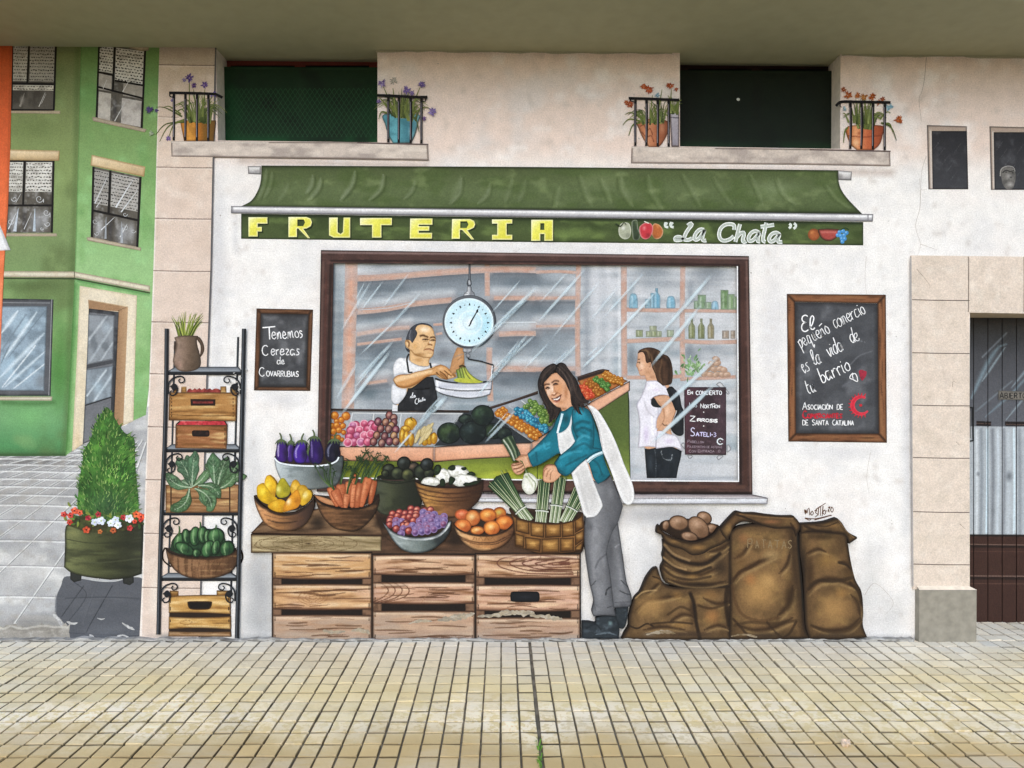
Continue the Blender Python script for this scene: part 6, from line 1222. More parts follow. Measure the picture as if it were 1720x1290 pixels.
part('sill', shop, '!770,829 1262,830.5 1290,836.5 1289,847 1060,847 770,843', 'c9c9cc', GR(0, 829, 0, 848, [(0, '9d9194'), (.33, 'b0a6a8'), (.4, 'e3e5e9'), (.75, 'd5d7dc'), (1, 'a9abb2')]), ST('770,837 1060,837 1288,837', '4d4648', 1.6, .8), ED('3c3739', 1.8, .8), ST('1262,831 1290,836', '3c3739', 1.6, .7), NO('a5a3a8', .4, 30, 4), g=2.4)
# ---- chalk boards
Z(4.607, 260, 500)
def wood_bar(par, p, sd, base='6a452c', vert=False): return part('frame_bar', par, p, base, WOOD('38200f', '94663e', .7, .6, sd, vert), ED('2a180c', 2.2, .85), g=2.2)
b1 = thing('chalkboard', 'smaller chalkboard of four chalk lines, hanging left of the shop window', 'chalkboard', 478, 655)
wood_bar(b1, '!787,83 1225,92 1190,130 822,122', 3); wood_bar(b1, '!805,690 1172,690 1203,722 767,718', 5); wood_bar(b1, '!787,83 822,122 805,690 767,718', 7, vert=True); wood_bar(b1, '!1225,92 1203,722 1172,690 1190,130', 9, vert=True)
sl1 = part('slate', b1, '!822,122 1190,130 1172,690 805,690', '4c4d50', NO('77787b', .6, 16, 18, .48, .75, 3), NO('333437', .6, 22, 20, .45, .75, 6), ED('1e1c1b', 4, .8), BL(900, 160, 60, 30, '808184', .5), BL(1120, 500, 40, 40, '7d7e84', .4), g=2.8)
line(sl1, 'chalk_writing', (('T', 838, 325, 92, 'f4f4f4', 2.2), dict(ang=-3, sx=1.7, seed=2)), (('enemos', 908, 322, 100, 'f1f1f1', 1.9), dict(ang=-3, W=245, seed=3)))
line(sl1, 'chalk_writing', (('C', 832, 445, 76, 'e9e9e9', 1.7), dict(W=56, seed=4)), (('erezas', 898, 444, 84, 'efefef', 1.8), dict(W=228, seed=5)))
line(sl1, 'chalk_writing', (('de', 945, 514, 56, 'e6e6e6', 1.6), dict(W=66, seed=6)))
line(sl1, 'chalk_writing', (('C', 808, 608, 66, 'ececec', 1.6), dict(W=50, seed=7)), (('ovarrubias', 865, 608, 42, 'eeeeee', 1.7), dict(small=1.0, W=252, ang=1, seed=8)))
Z(3.91, 1300, 470)
b2 = thing('chalkboard', 'larger chalkboard with slanted chalk writing and red emblem, hanging right of the shop window', 'chalkboard', 1405, 742)
wood_bar(b2, '!85,92 735,98 680,155 138,145', 13, '875433'); wood_bar(b2, '!145,1008 688,1010 742,1070 95,1062', 15, '7f4f30'); wood_bar(b2, '!85,92 138,145 145,1008 95,1062', 17, '875433', True); wood_bar(b2, '!735,98 742,1070 688,1010 680,155', 19, '8a5837', True)
sl2 = part('slate', b2, '!138,146 680,156 688,1010 145,1008', '4d4f53', NO('6f7176', .6, 22, 24, .48, .75, 13), NO('3b3c40', .6, 30, 24, .45, .75, 16), ED('232223', 5, .75), ST('500,560 560,500 640,470', '7d8086', 3, .5, .9), ST('450,700 540,640', '6f727a', 5, .4, .9), ST('560,400 600,410', '85878c', 1.6, .6), g=2.8)
m = Mesh()
for p in ('222,240 205,232 188,242 184,262 196,276 214,278* 194,284 182,305 186,330 206,340 226,328', '236,315 252,290 262,250 252,236 240,252 238,300 246,325 258,326 268,314'): m.rib(p, 2.0, 'f6f6f6')
m.obj('chalk_writing', sl2)
line(sl2, 'chalk_writing', (('pequeño', 176, 450, 100, 'f0f0f0', 1.6), dict(ang=-28, W=226, seed=12, slant=.1)), (('comercio', 402, 322, 100, 'f2f2f2', 1.6), dict(ang=-27, W=232, seed=13, slant=.1)))
line(sl2, 'chalk_writing', (('es', 190, 612, 104, 'f0f0f0', 1.7), dict(ang=-20, W=54, seed=14, slant=.1)), (('la', 268, 562, 106, 'f2f2f2', 1.7), dict(ang=-22, W=58, seed=15, slant=.1)), (('vida', 364, 506, 104, 'f2f2f2', 1.7), dict(ang=-25, W=112, seed=16, slant=.1)), (('de', 514, 416, 100, 'f2f2f2', 1.7), dict(ang=-22, W=60, seed=17, slant=.1)))
line(sl2, 'chalk_writing', (('tu', 222, 752, 102, 'f2f2f2', 1.7), dict(ang=-20, W=66, seed=18, slant=.1)), (('barrio', 318, 680, 106, 'f4f4f4', 1.9), dict(ang=-25, W=212, seed=19, slant=.1)))
Mesh().rib('520,612 505,625 498,645 520,655 548,668 545,635 532,615 515,625 520,648', 1.6, 'eeeeee').obj('white_heart', sl2)
line(sl2, 'chalk_writing', (('Asociación', 188, 852, 48, 'eeeeee', 1.5), dict(small=.66, W=200, seed=20)))
line(sl2, 'chalk_writing', (('de', 415, 852, 34, 'eeeeee', 1.5), dict(small=1.0, W=42, seed=21)))
line(sl2, 'chalk_writing', (('de', 188, 955, 34, 'eeeeee', 1.5), dict(small=1.0, W=42, seed=23)), (('Santa', 250, 955, 36, 'eeeeee', 1.5), dict(small=.9, W=112, seed=24)), (('Catalina', 384, 955, 36, 'eeeeee', 1.5), dict(small=.86, W=142, seed=26)))
m = Mesh(); write(m, 'Comerciantes', 186, 908, 44, 'd8283a', 2.0, small=.62, jit=.05, seed=22, W=266); write(m, 'Comerciantes', 188, 906, 44, 'b01c2c', 1.4, small=.62, jit=.08, seed=25, W=264); m.obj('red_chalk_writing', sl2)
m = Mesh().fill('558,600 575,590 590,596 608,602 605,630 590,652 578,662 566,640', 'a8283c', NO('6a2834', .6, 4, 4), g=2); m.obj('red_heart', sl2)
m = Mesh()
for k in range(14):
    a = math.radians(68 + k*17); m.rib(zz([(572 + 66*math.cos(a), 825 + 66*math.sin(a)), (572 + 84*math.cos(a+.05), 825 + 84*math.sin(a+.05))]), 2.6, 'c82434', .8)
a_ = np.radians(np.linspace(38, 300, 30)); wd = 7 + 17*np.sin(np.linspace(0.1, 2.9, 30))
o_ = [(572 + (58+.5*w)*math.cos(a), 825 + (58+.5*w)*math.sin(a)) for a, w in zip(a_, wd)]; i_ = [(572 + (58-.7*w)*math.cos(a), 825 + (58-.7*w)*math.sin(a)) for a, w in zip(a_, wd)]
m.fill(zz([(x, y, 1) for x, y in o_ + i_[::-1]]), 'd8263a', NO('a81c2c', .6, 5, 5), ED('ee5a62', 1.4, .5), g=2); m.fill(ell(570, 824, 10, 9), 'c8242f', g=2); m.obj('red_emblem', sl2)
# ---- artist's signature on the plaster
Z(3.909, 1030, 820)
m = Mesh()
for p in ('1256,140 1262,170 1265,140 1272,165 1278,138 1286,130 1290,178', '1308,150 1296,165 1304,178 1316,165 1308,150', '1322,150 1338,142 1328,160 1344,172 1326,190', '1345,178 1350,130 1362,120 1360,180', '1330,140 1395,98', '1378,118 1372,182', '1388,142 1376,158 1386,172 1396,158 1388,142', '1396,150 1404,148', '1412,128 1424,122 1410,150 1420,158 1414,140', '1434,122 1428,145 1438,158 1446,138 1434,122', '1258,196 1330,200 1430,176', '1322,208 1436,178', '1260,198 1290,210 1300,202'): m.rib(p, 1.7, '5a3318', 1.1)
m.obj('signature', wall)
# ---- wrought iron rack
IR, IRH = '1a1c20', '6f757d'
Z()
rk = thing('plant_rack', 'tall black wrought iron shelf rack with scrolls standing left of the chalkboard', 'rack', 335, 1070)
def post(p, w): 
    P = raw(p); Mesh().rib(p, w, IR).rib([(x - w*.18, y) for x, y, _ in P], w*.28, '4b5056').obj('post', rk)
post('294,573 292,640 289,760 286,870 283,970', 3.4); post('400,566 398,640 395,760 391,870 388,1000', 3.6)
def shelf(yb, x0, x1, bx0, bx1):
    Mesh().fill(f'!{bx0},{yb-10} {bx1},{yb-10} {x1},{yb-2} {x1},{yb+4} {x0},{yb+4} {x0},{yb-2}', '3a3e44', GR(0, yb-10, 0, yb+4, [(0, '5d636b'), (.5, '8d949c'), (.6, '24272b'), (1, '17191c')]), ED('141518', 1.5, .8), g=2).obj('shelf', rk)
shelf(626, 281, 406, 294, 400); shelf(756, 277, 404, 288, 396); shelf(862, 272, 402, 284, 392); shelf(972, 268, 400, 282, 388)
def scroll(x, y, s):
    m = Mesh(); 
    m.rib([(x, y + 34), (x + s*1, y + 18), (x + s*8, y + 8), (x + s*20, y + 4), (x + s*27, y + 7), (x + s*27, y + 13), (x + s*21, y + 15), (x + s*18, y + 11), (x + s*21, y + 8)], 3.4, IR, 2)
    m.rib([(x + s*4, y + 22), (x + s*12, y + 18), (x + s*16, y + 25), (x + s*13, y + 34), (x + s*6, y + 36), (x + s*3, y + 31), (x + s*7, y + 28)], 3, IR, 2)
    m.fill(ell(x + s*10, y + 22, 4.5, 6), IR, g=2); m.rib([(x + s*2, y + 16), (x + s*9, y + 9)], .9, '585d64'); m.obj('scroll', rk)
# ---- things standing on the rack
Z(4.607, 260, 500)
jg = thing('jug', 'brown clay jug planted with grass on the top shelf of the rack', 'jug', 313, 623)
lf = Mesh(); q = np.random.default_rng(4)
for i in range(46):
    x = 150 + 180*q.random(); a = (x - 235)/150 + q.normal(0, .22); l = 190*q.uniform(.6, 1.05)
    lf.rib(zz([(x*.6 + 235*.4, 300), (x*.6 + 94 + .5*l*math.sin(a*.8), 300 - .55*l), (x*.6 + 94 + l*math.sin(a)*.85, 305 - l*math.cos(a*.6))]), q.uniform(1.6, 2.8), random.choice(['6a7a2a', '8f9f3c', '4d5a20', 'a8b04c', '39451c']), .5, dk=.008)
lf.obj('grass', jg)
part('handle', jg, '318,300* 345,305 370,340 383,390 375,430 345,470* 350,440 355,400 350,360 330,330', '5d4a3a', ED('2b1f16', 2, .7), g=2)
part('handle', jg, '165,335* 150,350 146,400 158,425* 165,390', '4a3a30', ED('2b1f16', 2, .6), g=2)
part('body', jg, '150,308* 190,296 260,292 335,296* 325,335 332,380 346,430 356,490 348,535 310,562 240,572 180,560 145,510 142,470 158,410 166,360', '7a5f4c', GR(145, 0, 355, 0, [(0, '9c8271'), (.3, '8f7664'), (.6, '6d5846'), (1, '4a3d30')]), BL(180, 520, 50, 50, 'b08a78', .7), BL(190, 340, 20, 40, '97806c', .6), BL(300, 530, 50, 40, '4d3c2c', .5), ED('2a2018', 2.4, .6), NO('4a3a2c', .3, 8), g=2.4)
def crate_front(par, p, sd, base='b98a4a', name='front_panel', vert=False): return part(name, par, p, base, WOOD('6a4218', 'dbb878', .8, .8, sd, vert), ED('3c2410', 2.2, .85), g=2.2)
def nails(par, L, w=1.5, col='3a2412'):
    m = Mesh()
    for x0, y0, x1, y1 in L: m.rib(zz([(x0, y0), (x1, y1)]), w, col)
    return m.obj('nail', par)
def dash(x, y0, y1, n): return [(x, y0 + (y1-y0)*(i+.2)/n, x, y0 + (y1-y0)*(i+.75)/n) for i in range(n)]
c2 = thing('wooden_crate', 'lower and smaller of the two crates with red fruit on the rack', 'crate', 338, 755)
part('fruit_heap', c2, '!172,985 195,955 540,955 560,985', 'c8323c', NO('8a1820', .6, 4, 4, .45, .7), NO('f06a6a', .7, 3.5, 3.5, .58, .8, 5), g=1.9)
crate_front(c2, '!160,984 560,986 556,1172 158,1166', 23, '9c6238'); Mesh().rib('165,982 195,955', 2, '2a1a10').rib('560,984 540,955', 2, '2a1a10').obj('rim', c2)
part('handle_hole', c2, '288,1032 300,1026 400,1028 420,1030 422,1068 400,1076 310,1074 290,1068', '1f1612', NO('5a2a22', .5, 4, 4), ED('0e0a08', 2, .8), g=2); nails(c2, dash(172, 1000, 1150, 4) + dash(542, 1000, 1150, 4), 1.2)
c1 = thing('wooden_crate', 'upper crate with red fruit on the rack, its long handle slot showing red', 'crate', 340, 706)
for x0, x1, y0 in ((205, 245, 688), (508, 552, 686), (583, 622, 690), (150, 168, 694)): part('corner_post', c1, f'!{x0},{y0} {x1},{y0} {x1+2},738 {x0-2},738', 'b98a4a', ED('3c2410', 2, .8), WOOD('6a4218', 'dbb878', .6, .6, x0), g=2)
part('fruit_heap', c1, '246,736* 255,712 275,702 290,715 310,700 325,712 345,698 362,712 385,700 402,712 425,702 440,714 470,702 505,716 506,736*', '9c3a34', NO('5c1a18', .6, 4, 4, .45, .7), NO('c87058', .6, 3.5, 3.5, .58, .8, 5), g=1.9)
crate_front(c1, '!112,732 636,734 628,956 106,950', 27, 'b07c40'); part('handle_hole', c1, '!276,784 470,786 468,836 278,836', 'a83a34', NO('5c1a18', .7, 5, 4, .45, .7), NO('d88068', .6, 4, 3, .58, .8, 5), ED('1f120c', 3.4, .95, .4), g=1.9)
nails(c1, dash(130, 770, 930, 6) + dash(606, 770, 930, 6), 1.3)
m = Mesh().rib(zz([(112, 905), (400, 915), (630, 908)]), 1.2, '6a4218').obj('plank_line', c1)
# chard box
Z(3.3947, 0, 720)
cb = thing('wooden_crate', 'crate under the big leafy chard on the middle shelf of the rack', 'crate', 338, 860)
crate_front(cb, '!944,320 1370,318 1362,478 944,480', 31, '9c7048'); nails(cb, [(975, 330, 975, 478), (1310, 330, 1310, 478)], 2.2)
Mesh().rib(zz([(975, 395), (1310, 398)]), 1.6, '4a2c16').rib(zz([(975, 440), (1310, 441)]), 1.2, '6a4426').obj('plank_line', cb)
def leaf(par, base, tip, w, bend, col, sd, name='leaf'):
    r = np.random.default_rng(sd); b = np.array(zz([base])[0]); t = np.array(zz([tip])[0]); w = .84*w / TR[0]; d = t - b; n = np.array([-d[1], d[0]]) / np.hypot(*d)
    ts = np.linspace(0, 1, 9); mid = [b + d*s + n*bend/TR[0]*math.sin(math.pi*s) for s in ts]
    pr = np.array([.1, .35, .62, .82, .97, 1.05, 1.0, .75, .0]) * w / 2
    R = [mid[i] + n*pr[i]*(1 + r.normal(0, .12)) for i in range(9)]; Lf = [mid[i] - n*pr[i]*(1 + r.normal(0, .12)) for i in range(9)]
    out = [tuple(p) for p in R + Lf[::-1][1:]]; tr = TR[:]; Z(); c = C(col)
    ops = [NO(tuple(c*.55), .7, 9, 9, .42, .7, sd), NO(tuple(np.minimum(c*1.35+14, 255)), .5, 6, 6, .55, .8, sd+3), ED('14200f', 2.0, .85), ED(tuple(np.minimum(c*1.3+25, 255)), 4.5, .35), ST([tuple(p) for p in mid[:-1]], 'c3d3b4', 2.6, .85, .7, 2)]
    for i in range(2, 8): 
        for sgn in (1, -1): ops.append(ST([tuple(mid[i-1]), tuple(mid[i] + n*sgn*pr[i]*.75 + d*.03)], '8fa886', 1.3, .7, .8, 2))
    m = Mesh().fill(out, col, *ops, g=2); TR[:] = tr; return m.obj(name, par)
ch = thing('chard', 'big bunches of dark green chard with pale midribs, spilling over the crate on the rack', 'vegetables', 345, 858)
for b, t, w, bd, c in (((1245, 335), (1170, 200), 50, 8, '55724f'), ((1090, 335), (1065, 150), 60, 6, '4a6a4c'), ((1130, 335), (1160, 430), 50, -8, '4d6f4c'), ((1085, 335), (1030, 300), 54, 6, '5c7a58'), ((1250, 340), (1360, 190), 90, 10, '44633f'), ((1240, 340), (1300, 160), 70, -10, '3f5d3c'), ((1225, 330), (1212, 138), 84, 0, '456a45'), ((1250, 335), (1405, 270), 60, -20, '4c6c44'), ((1090, 335), (1015, 165), 92, 14, '3c5a40'), ((1095, 335), (1112, 126), 76, -4, '436648'), ((1095, 335), (945, 255), 76, -26, '496b48'), ((1100, 330), (1190, 235), 56, 8, '54784c'),
                       ((1240, 345), (1345, 255), 60, 16, '45683e'), ((1080, 342), (972, 470), 84, -34, '3f6038'), ((1130, 325), (1258, 395), 72, -30, '41653f'), ((1110, 340), (1210, 470), 96, -30, '4d7148')):
    leaf(ch, b, t, w, bd, c, int(t[0]))
# pepper basket
pb = thing('basket', 'round woven basket with loop handles on the lower shelf of the rack', 'basket', 338, 972)
Z(4.3, 260, 780)
Mesh().rib('75,600 58,640 62,690 90,720 120,740', 2.6, '1f160f').rib('85,610 122,640 130,690 118,730', 2.6, '1f160f').obj('handle', pb); Mesh().rib('590,600 622,620 634,670 620,710 590,740', 3.2, '1f160f').rib('585,615 610,640 612,690 585,725', 2.4, '2a1d13').obj('handle', pb)
part('inside', pb, '78,600* 200,620 450,620 585,605* 560,660 340,690 120,650', '2a2018', g=3)
wv = [ST(zz([(100 + 4*i + k*60, 640 + 4*i) for i in range(1)] + [(130 + k*45, 760), (160 + k*40, 820)]), '4a3018', 1.2, .7) for k in range(12)]
part('backing', pb, '110,620* 130,540 200,490 300,470 420,470 490,510 520,580 570,610* 480,660 200,650', '1c3320', NO('2f5230', .6, 6), g=3)
PEP = (((180, 560), 62, 95, 20), ((228, 520), 42, 78, -10), ((290, 520), 52, 100, 4), ((345, 510), 50, 88, -4), ((378, 520), 34, 72, 6), ((440, 520), 76, 84, 0), ((215, 610), 96, 58, 28), ((300, 640), 40, 44, 0), ((385, 610), 60, 92, 28), ((440, 600), 40, 80, 14), ((520, 610), 66, 82, 20))
for i, ((x, y), rx, ry, a) in enumerate(PEP):
    rx *= .8; ry *= .72
    ex = [ST(zz([(x - rx*.2, y - ry*.7), (x - rx*.35, y), (x - rx*.2, y + ry*.6)]), '8fb07c', 3, .8, .9, 1), ST(zz([(x + rx*.3, y - ry*.7), (x + rx*.42, y), (x + rx*.25, y + ry*.7)]), '16241a', 2.6, .7, .9, 1)]
    fruit('green_pepper', 'dark green pepper in the basket on the rack', 'pepper', 'green peppers in the rack basket', x, y, rx, ry, a, ['3c6a3a', '2f5a30', '467842'][i % 3], '16301c', '7aa468', '0e1c10', .6, extra=ex)
Mesh().rib('168,520 178,480 175,445', 3, '3c5a2c', 2).rib('325,470 330,440 326,415', 3, '3c5a2c', 2).rib('440,465 444,435', 3, '3c5a2c', 2).obj('pepper_stalk', bpy.data.objects['green_pepper'])
part('body', pb, '75,602* 110,640 200,662 320,674 440,670 540,650 592,612* 604,650 596,710 550,775 460,814 340,828 230,814 150,770 100,700', '7d5636', GR(75, 0, 600, 0, [(0, '8a6242'), (.4, '8f6644'), (.75, '6d4a2e'), (1, '3f2a1c')]), NO('4a2e18', .6, 3, 40, .45, .7, 3), NO('b08a5c', .5, 40, 2.4, .5, .75, 6), ST('80,610 200,668 330,682 460,676 590,620', '3a2414', 4, .75), ED('22150c', 2.6, .85), *wv, g=2.2)
# bottom crate on the pavement line
cc = thing('wooden_crate', 'slatted crate with curved handle hole standing under the rack on the wall foot', 'crate', 336, 1070)
part('dark_inside', cc, '!104,1060 545,1060 548,1240 100,1240', '2a1c12', g=5)
for x0, x1 in ((108, 172), (446, 540)): crate_front(cc, f'!{x0},912 {x1},914 {x1},955 {x0},955', x0, 'a87838', 'corner_post')
for i, (p, s_) in enumerate((('100,950* 320,944 545,946* 547,1082* 320,1072 100,1072*', 41), ('100,1100* 250,1106 400,1104 548,1098* 549,1192* 400,1184 250,1182 99,1190*', 43), ('99,1206* 300,1210 549,1208* 551,1246* 97,1243*', 45))):
    part('slat', cc, p, 'c09048' if i < 2 else 'a8835c', WOOD('744a1c', 'e6c486', .85, .8, s_), ED('3c2410', 2, .8), *((BL(250, 1140, 80, 24, 'd8b070', .5), ST('180,1140 230,1125 270,1140 230,1158 185,1145', '6a4218', 1.2, .7)) if i == 1 else ()), g=2.1)
part('handle_hole', cc, '235,992* 260,988 390,988 414,992* 412,1018 396,1044 370,1050 280,1050 250,1042 238,1020', '140f0c', ED('6b4218', 1.6, .7), g=2); nails(cc, [(112, 975, 112, 1000), (112, 1030, 112, 1055), (532, 965, 532, 990), (532, 1030, 532, 1055), (112, 1120, 112, 1140), (535, 1120, 535, 1140)])
Z()
post('280,552 279,640 276,760 270,900 266,1066', 7.2); post('410,552 408,640 405,760 402,900 398,1072', 7.4)
for y, xl, xr in ((628, 282, 404), (758, 278, 402), (866, 273, 399), (976, 270, 395)): scroll(xl, y, 1); scroll(xr, y, -1)
flakes('402,612 399,632 396,650 401,668', 'bare_plaster', 'c9c6c0', 9, 1, 2.4, rk)
# ---- crate table
Z(2.915, 400, 840)
CW = 'c09a72'
tt = thing('table_top', 'dark board top laid over the three big crates', 'board', 700, 930)
part('board', tt, '640,266* 668,60 700,0 820,20 1100,40 1330,70 1690,150 1690,240 1672,268*', '4d3626', NO('2a1c12', .6, 40, 10, .45, .7, 3), NO('6d4c34', .5, 50, 6, .5, .75, 5), BL(1550, 235, 160, 26, '1d140d', .8), BL(700, 110, 70, 90, '1d140d', .75), BL(1060, 180, 60, 80, '1d140d', .8), BL(900, 240, 200, 20, '1d140d', .6), ST('720,180 800,230 1100,250', '2a1a10', 1.6, .6), ED('1a110a', 2, .7), g=3)
def bigcrate(label, x0, x1, ys, sd, px, extra=(), shift=0):
    t = thing('wooden_crate', label, 'crate', px, 1073, 'big slatted crates carrying the produce')
    x0b, x1b = x0, x1
    part('dark_inside', t, f'!{x0-3},{ys[0][0]-6} {x1+2},{ys[0][0]-6} {x1+shift},692 {x0-3},692', '1c140f', g=6)
    for k, (a, b) in enumerate(((ys[0][1]-3, ys[1][0]+3), (ys[1][1]-3, ys[2][0]+3))):
        for xa, xb in ((x0+2, x0+46), (x1-48, x1-2)): part('corner_post', t, f'!{xa},{a} {xb},{a} {xb},{b} {xa},{b}', '7d5c44', NO('4a3222', .6, 8), ED('2a1a10', 1.6, .7), g=2.4)
    for k, (a, b) in enumerate(ys):
        mx = (x0+x1)/2; bow = 4
        p = f'{x0+2},{a}* {mx},{a-2} {x1-2},{a+1}* {x1-2},{b}* {mx+90},{b+bow} {mx-90},{b+bow} {x0+2},{b-1}*'
        ops = [WOOD('7a4e2c', 'e3c49c', .75, 1.0, sd + k*7), NO('d0a898', .4, 60, 12, .5, .8, sd+k)]
        if k == 2: ops += [NO('a89c90', .7, 50, 9, .45, .75, sd+3), GR(0, a, 0, b, [(0, 'b58f6e'), (.6, 'ac9078'), (1, '9a928a')], .55)]
        r = np.random.default_rng(sd*3 + k)
        for i in range(11):
            u = r.uniform(x0+10, x1-150); v = r.uniform(a+10, b-8); l = r.uniform(80, 230)
            ops.append(ST(zz([(u, v), (u+l*.5, v+r.normal(0, 3)), (u+l, v+r.normal(0, 4))]), '4a2a16', r.uniform(1.8, 4.2), .78, .85, 1))
        for xx in (x0+14, x1-14): ops += [ST(zz([(xx, a+8), (xx, a+26)]), '2a180c', 1.8, .9), ST(zz([(xx, b-30), (xx, b-10)]), '2a180c', 1.8, .9)]
        ops += [o for kk, o in extra if kk == k]
        ops += [ST(zz([(x0+4, a+12), (x1-4, a+14)]), 'f0dcc0', 7, .5, 1), ST(zz([(x0+4, a+2), (x1-4, a+3)]), '6a432a', 5, .5, .9), ST(zz([(x0+4, b-3), (mx, b+1), (x1-4, b-3)]), '5a3420', 8, .65, .95), ED('2a180e', 2.2, .85)]
        part('slat', t, p, ['c89862', 'cc9e6c', 'bd9574'][k] if sd == 50 else ['cba07c', 'c99c7e', 'be977a'][k], *ops, g=2.8, gy=2.0)
    return t
rings = lambda cx, cy, n, sx, sy: [(1, ST(zz([(cx + sx*k*math.cos(t), cy + sy*k*math.sin(t)) for t in np.linspace(0, 6.28, 18)]), '8a5a34', 1.2, .65)) for k in range(1, n)]
A_ = bigcrate('left crate of the three big slatted crates, under the projecting plank', 167, 655, ((258, 385), (412, 535), (563, 692)), 50, 545, rings(365, 478, 5, 18, 8) + [(1, ST('180,440 280,430 380,420 480,440 640,450', '8a6038', 1.2, .6)), (1, ST('200,520 300,500 360,520 450,510', '8a6038', 1.2, .5))])
B_ = bigcrate('middle crate of the three big slatted crates, with flaked paint on its lowest slat', 657, 1160, ((268, 366), (402, 507), (543, 692)), 60, 710, [(1, ST(f'{690+k*34},402 {720+k*34},420 {735+k*34},445 {710+k*34},475 {660+k*20},500', '5a3420', 2.2, .8)) for k in range(4)] + [(1, ST('880,405 930,440 900,500', 'a87c58', 1.4, .7))])
C_ = bigcrate('right crate of the three big slatted crates, with a dark hand hole', 1162, 1676, ((264, 380), (415, 542), (576, 694)), 70, 886, [(0, ST(f'{1480+0*k},{270} {1340+k*70},{275+k*4} {1270+k*62},{300+k*3} {1290+k*62},{330-k*4} {1420+k*30},{358-k*10} {1640-k*4},{364-k*12}', '5a2e22', 2.4, .8)) for k in range(6)], 4)
part('hand_hole', C_, '1334,456 1345,448 1460,448 1474,456 1476,488 1464,498 1345,498 1334,490', '15171b', BL(1405, 475, 60, 12, '23262c', .8), ED('060607', 2.2, .9), g=2)
pk_ = thing('plank_box', 'thick wooden plank with knot grain projecting left over the left big crate', 'plank', 530, 928)
part('top_face', pk_, '!62,162 118,104 330,88 360,50 400,40 672,60 712,174 380,168', '7a5c40', WOOD('3c2818', 'a07c58', .8, .9, 5), BL(390, 110, 70, 60, '1d140d', .85), BL(300, 150, 110, 16, '2a1c12', .7), BL(600, 150, 120, 24, '2a1c12', .8), BL(690, 110, 40, 50, '1d140d', .8), ED('2a180e', 2.2, .85), g=2.4)
part('front_face', pk_, '!62,166 380,170 704,172 702,252 380,256 62,259', '9c8862', WOOD('5c4c2a', 'c8b688', .75, .9, 9), *[ST(zz([(345 + k*46*math.cos(t), 213 + k*8.5*math.sin(t)) for t in np.linspace(0, 6.28, 26)]), '5a4424', 1.3, .7) for k in (.4, 1, 1.8, 2.7, 3.8, 5.2)], ST('80,220 110,195 200,190', '4a3418', 1.6, .7), ST('80,222 120,240 260,236', '4a3418', 1.6, .7), BL(345, 213, 16, 6, '2a1a0c', .8), ST('64,168 700,174', '2a180c', 3, .8), ED('2a180e', 2.2, .85), g=2.4, gy=1.9)
# ---- bowls of produce: back row
Z(5.607, 400, 690)
def bowl(name, label, cat, path, base, *ops, inside_=None, rim=None, px=0, py=0):
    t = thing(name, label, cat, px, py)
    if inside_: part('inside', t, inside_, '2c2018', NO('4a382a', .5, 6), g=3)
    return t, lambda: (part('body', t, path, base, *ops, g=2.2), rim and Mesh().rib(rim[0], rim[1], rim[2]).obj('rim', t))
t_eg, fin_eg = bowl('metal_basin', 'grey enamel basin holding the aubergines, behind the pear bowl', 'basin', '338,440* 372,478 440,500 560,514 720,518 850,505 930,470 952,430* 985,430 985,520 960,640 900,710 700,740 500,720 430,690 385,620 352,530', '6f7a7c',
    GR(340, 0, 985, 0, [(0, 'dfe6ea'), (.12, 'b5c0c4'), (.35, '7f8a8c'), (.6, '4a5250'), (.85, '2f3634'), (1, '1f2424')]), GR(0, 600, 0, 720, [(0, '9aa3a2'), (1, 'c3c8c4')], .25), ST('342,450 372,600 430,690', 'eef2f4', 4, .7), NO('5a6666', .5, 20, 6, .45, .7, 3), BL(560, 600, 100, 40, '98a2a2', .5), BL(800, 600, 120, 90, '2a302c', .6), ED('17191a', 2, .6),
    inside_='340,440* 355,415 500,410 900,410 975,425* 950,480 700,510 450,495', rim=('340,442 380,484 450,504 560,516 720,520 850,506 925,474 948,436', 2.6, 'e3eaee'), px=520, py=815)
def aubergine(label, cx, top, w, h, lean, c, hi, dark=False):
    t = thing('aubergine', label, 'aubergine', cx/5.607+400, (top+h)/5.607+690, 'aubergines standing in the basin')
    x = cx; p = [(x - .28*w + lean, top), (x + .28*w + lean, top - 4), (x + .46*w, top + .35*h), (x + .52*w, top + .7*h), (x + .3*w, top + h), (x - .3*w, top + h), (x - .55*w, top + .7*h), (x - .48*w, top + .35*h)]
    part('fruit', t, zz(p), c, ST(zz([(x - .2*w + lean, top + .12*h), (x - .32*w, top + .4*h), (x - .3*w, top + .75*h)]), hi, 4, .85, .9, 1), BL(x + .3*w, top + .6*h, .4*w, .5*h, '1c1230' if not dark else '0a0a10', .8), BL(x, top + .7*h, .3*w, .25*h, '4a2a8a' if not dark else '2a2838', .5), ED('120c22', 2, .8), g=2)
    m = Mesh()
    for dx, dy in ((-.5, 42), (-.25, 50), (.02, 44), (.28, 52), (.52, 38)): m.rib(zz([(x + lean, top - 16), (x + lean + dx*.6*w, top - 4), (x + lean + dx*w, top + dy*.6)]), 4.2, '5d7048', 1, '3f5030')
    m.rib(zz([(x + lean, top - 5), (x + lean + 2, top - 45), (x + lean - 14 + (i_ % 2)*34, top - 82)]), 3.6, '56663c', 2.4, '4a5632'); m.obj('calyx', t)
i_ = 0
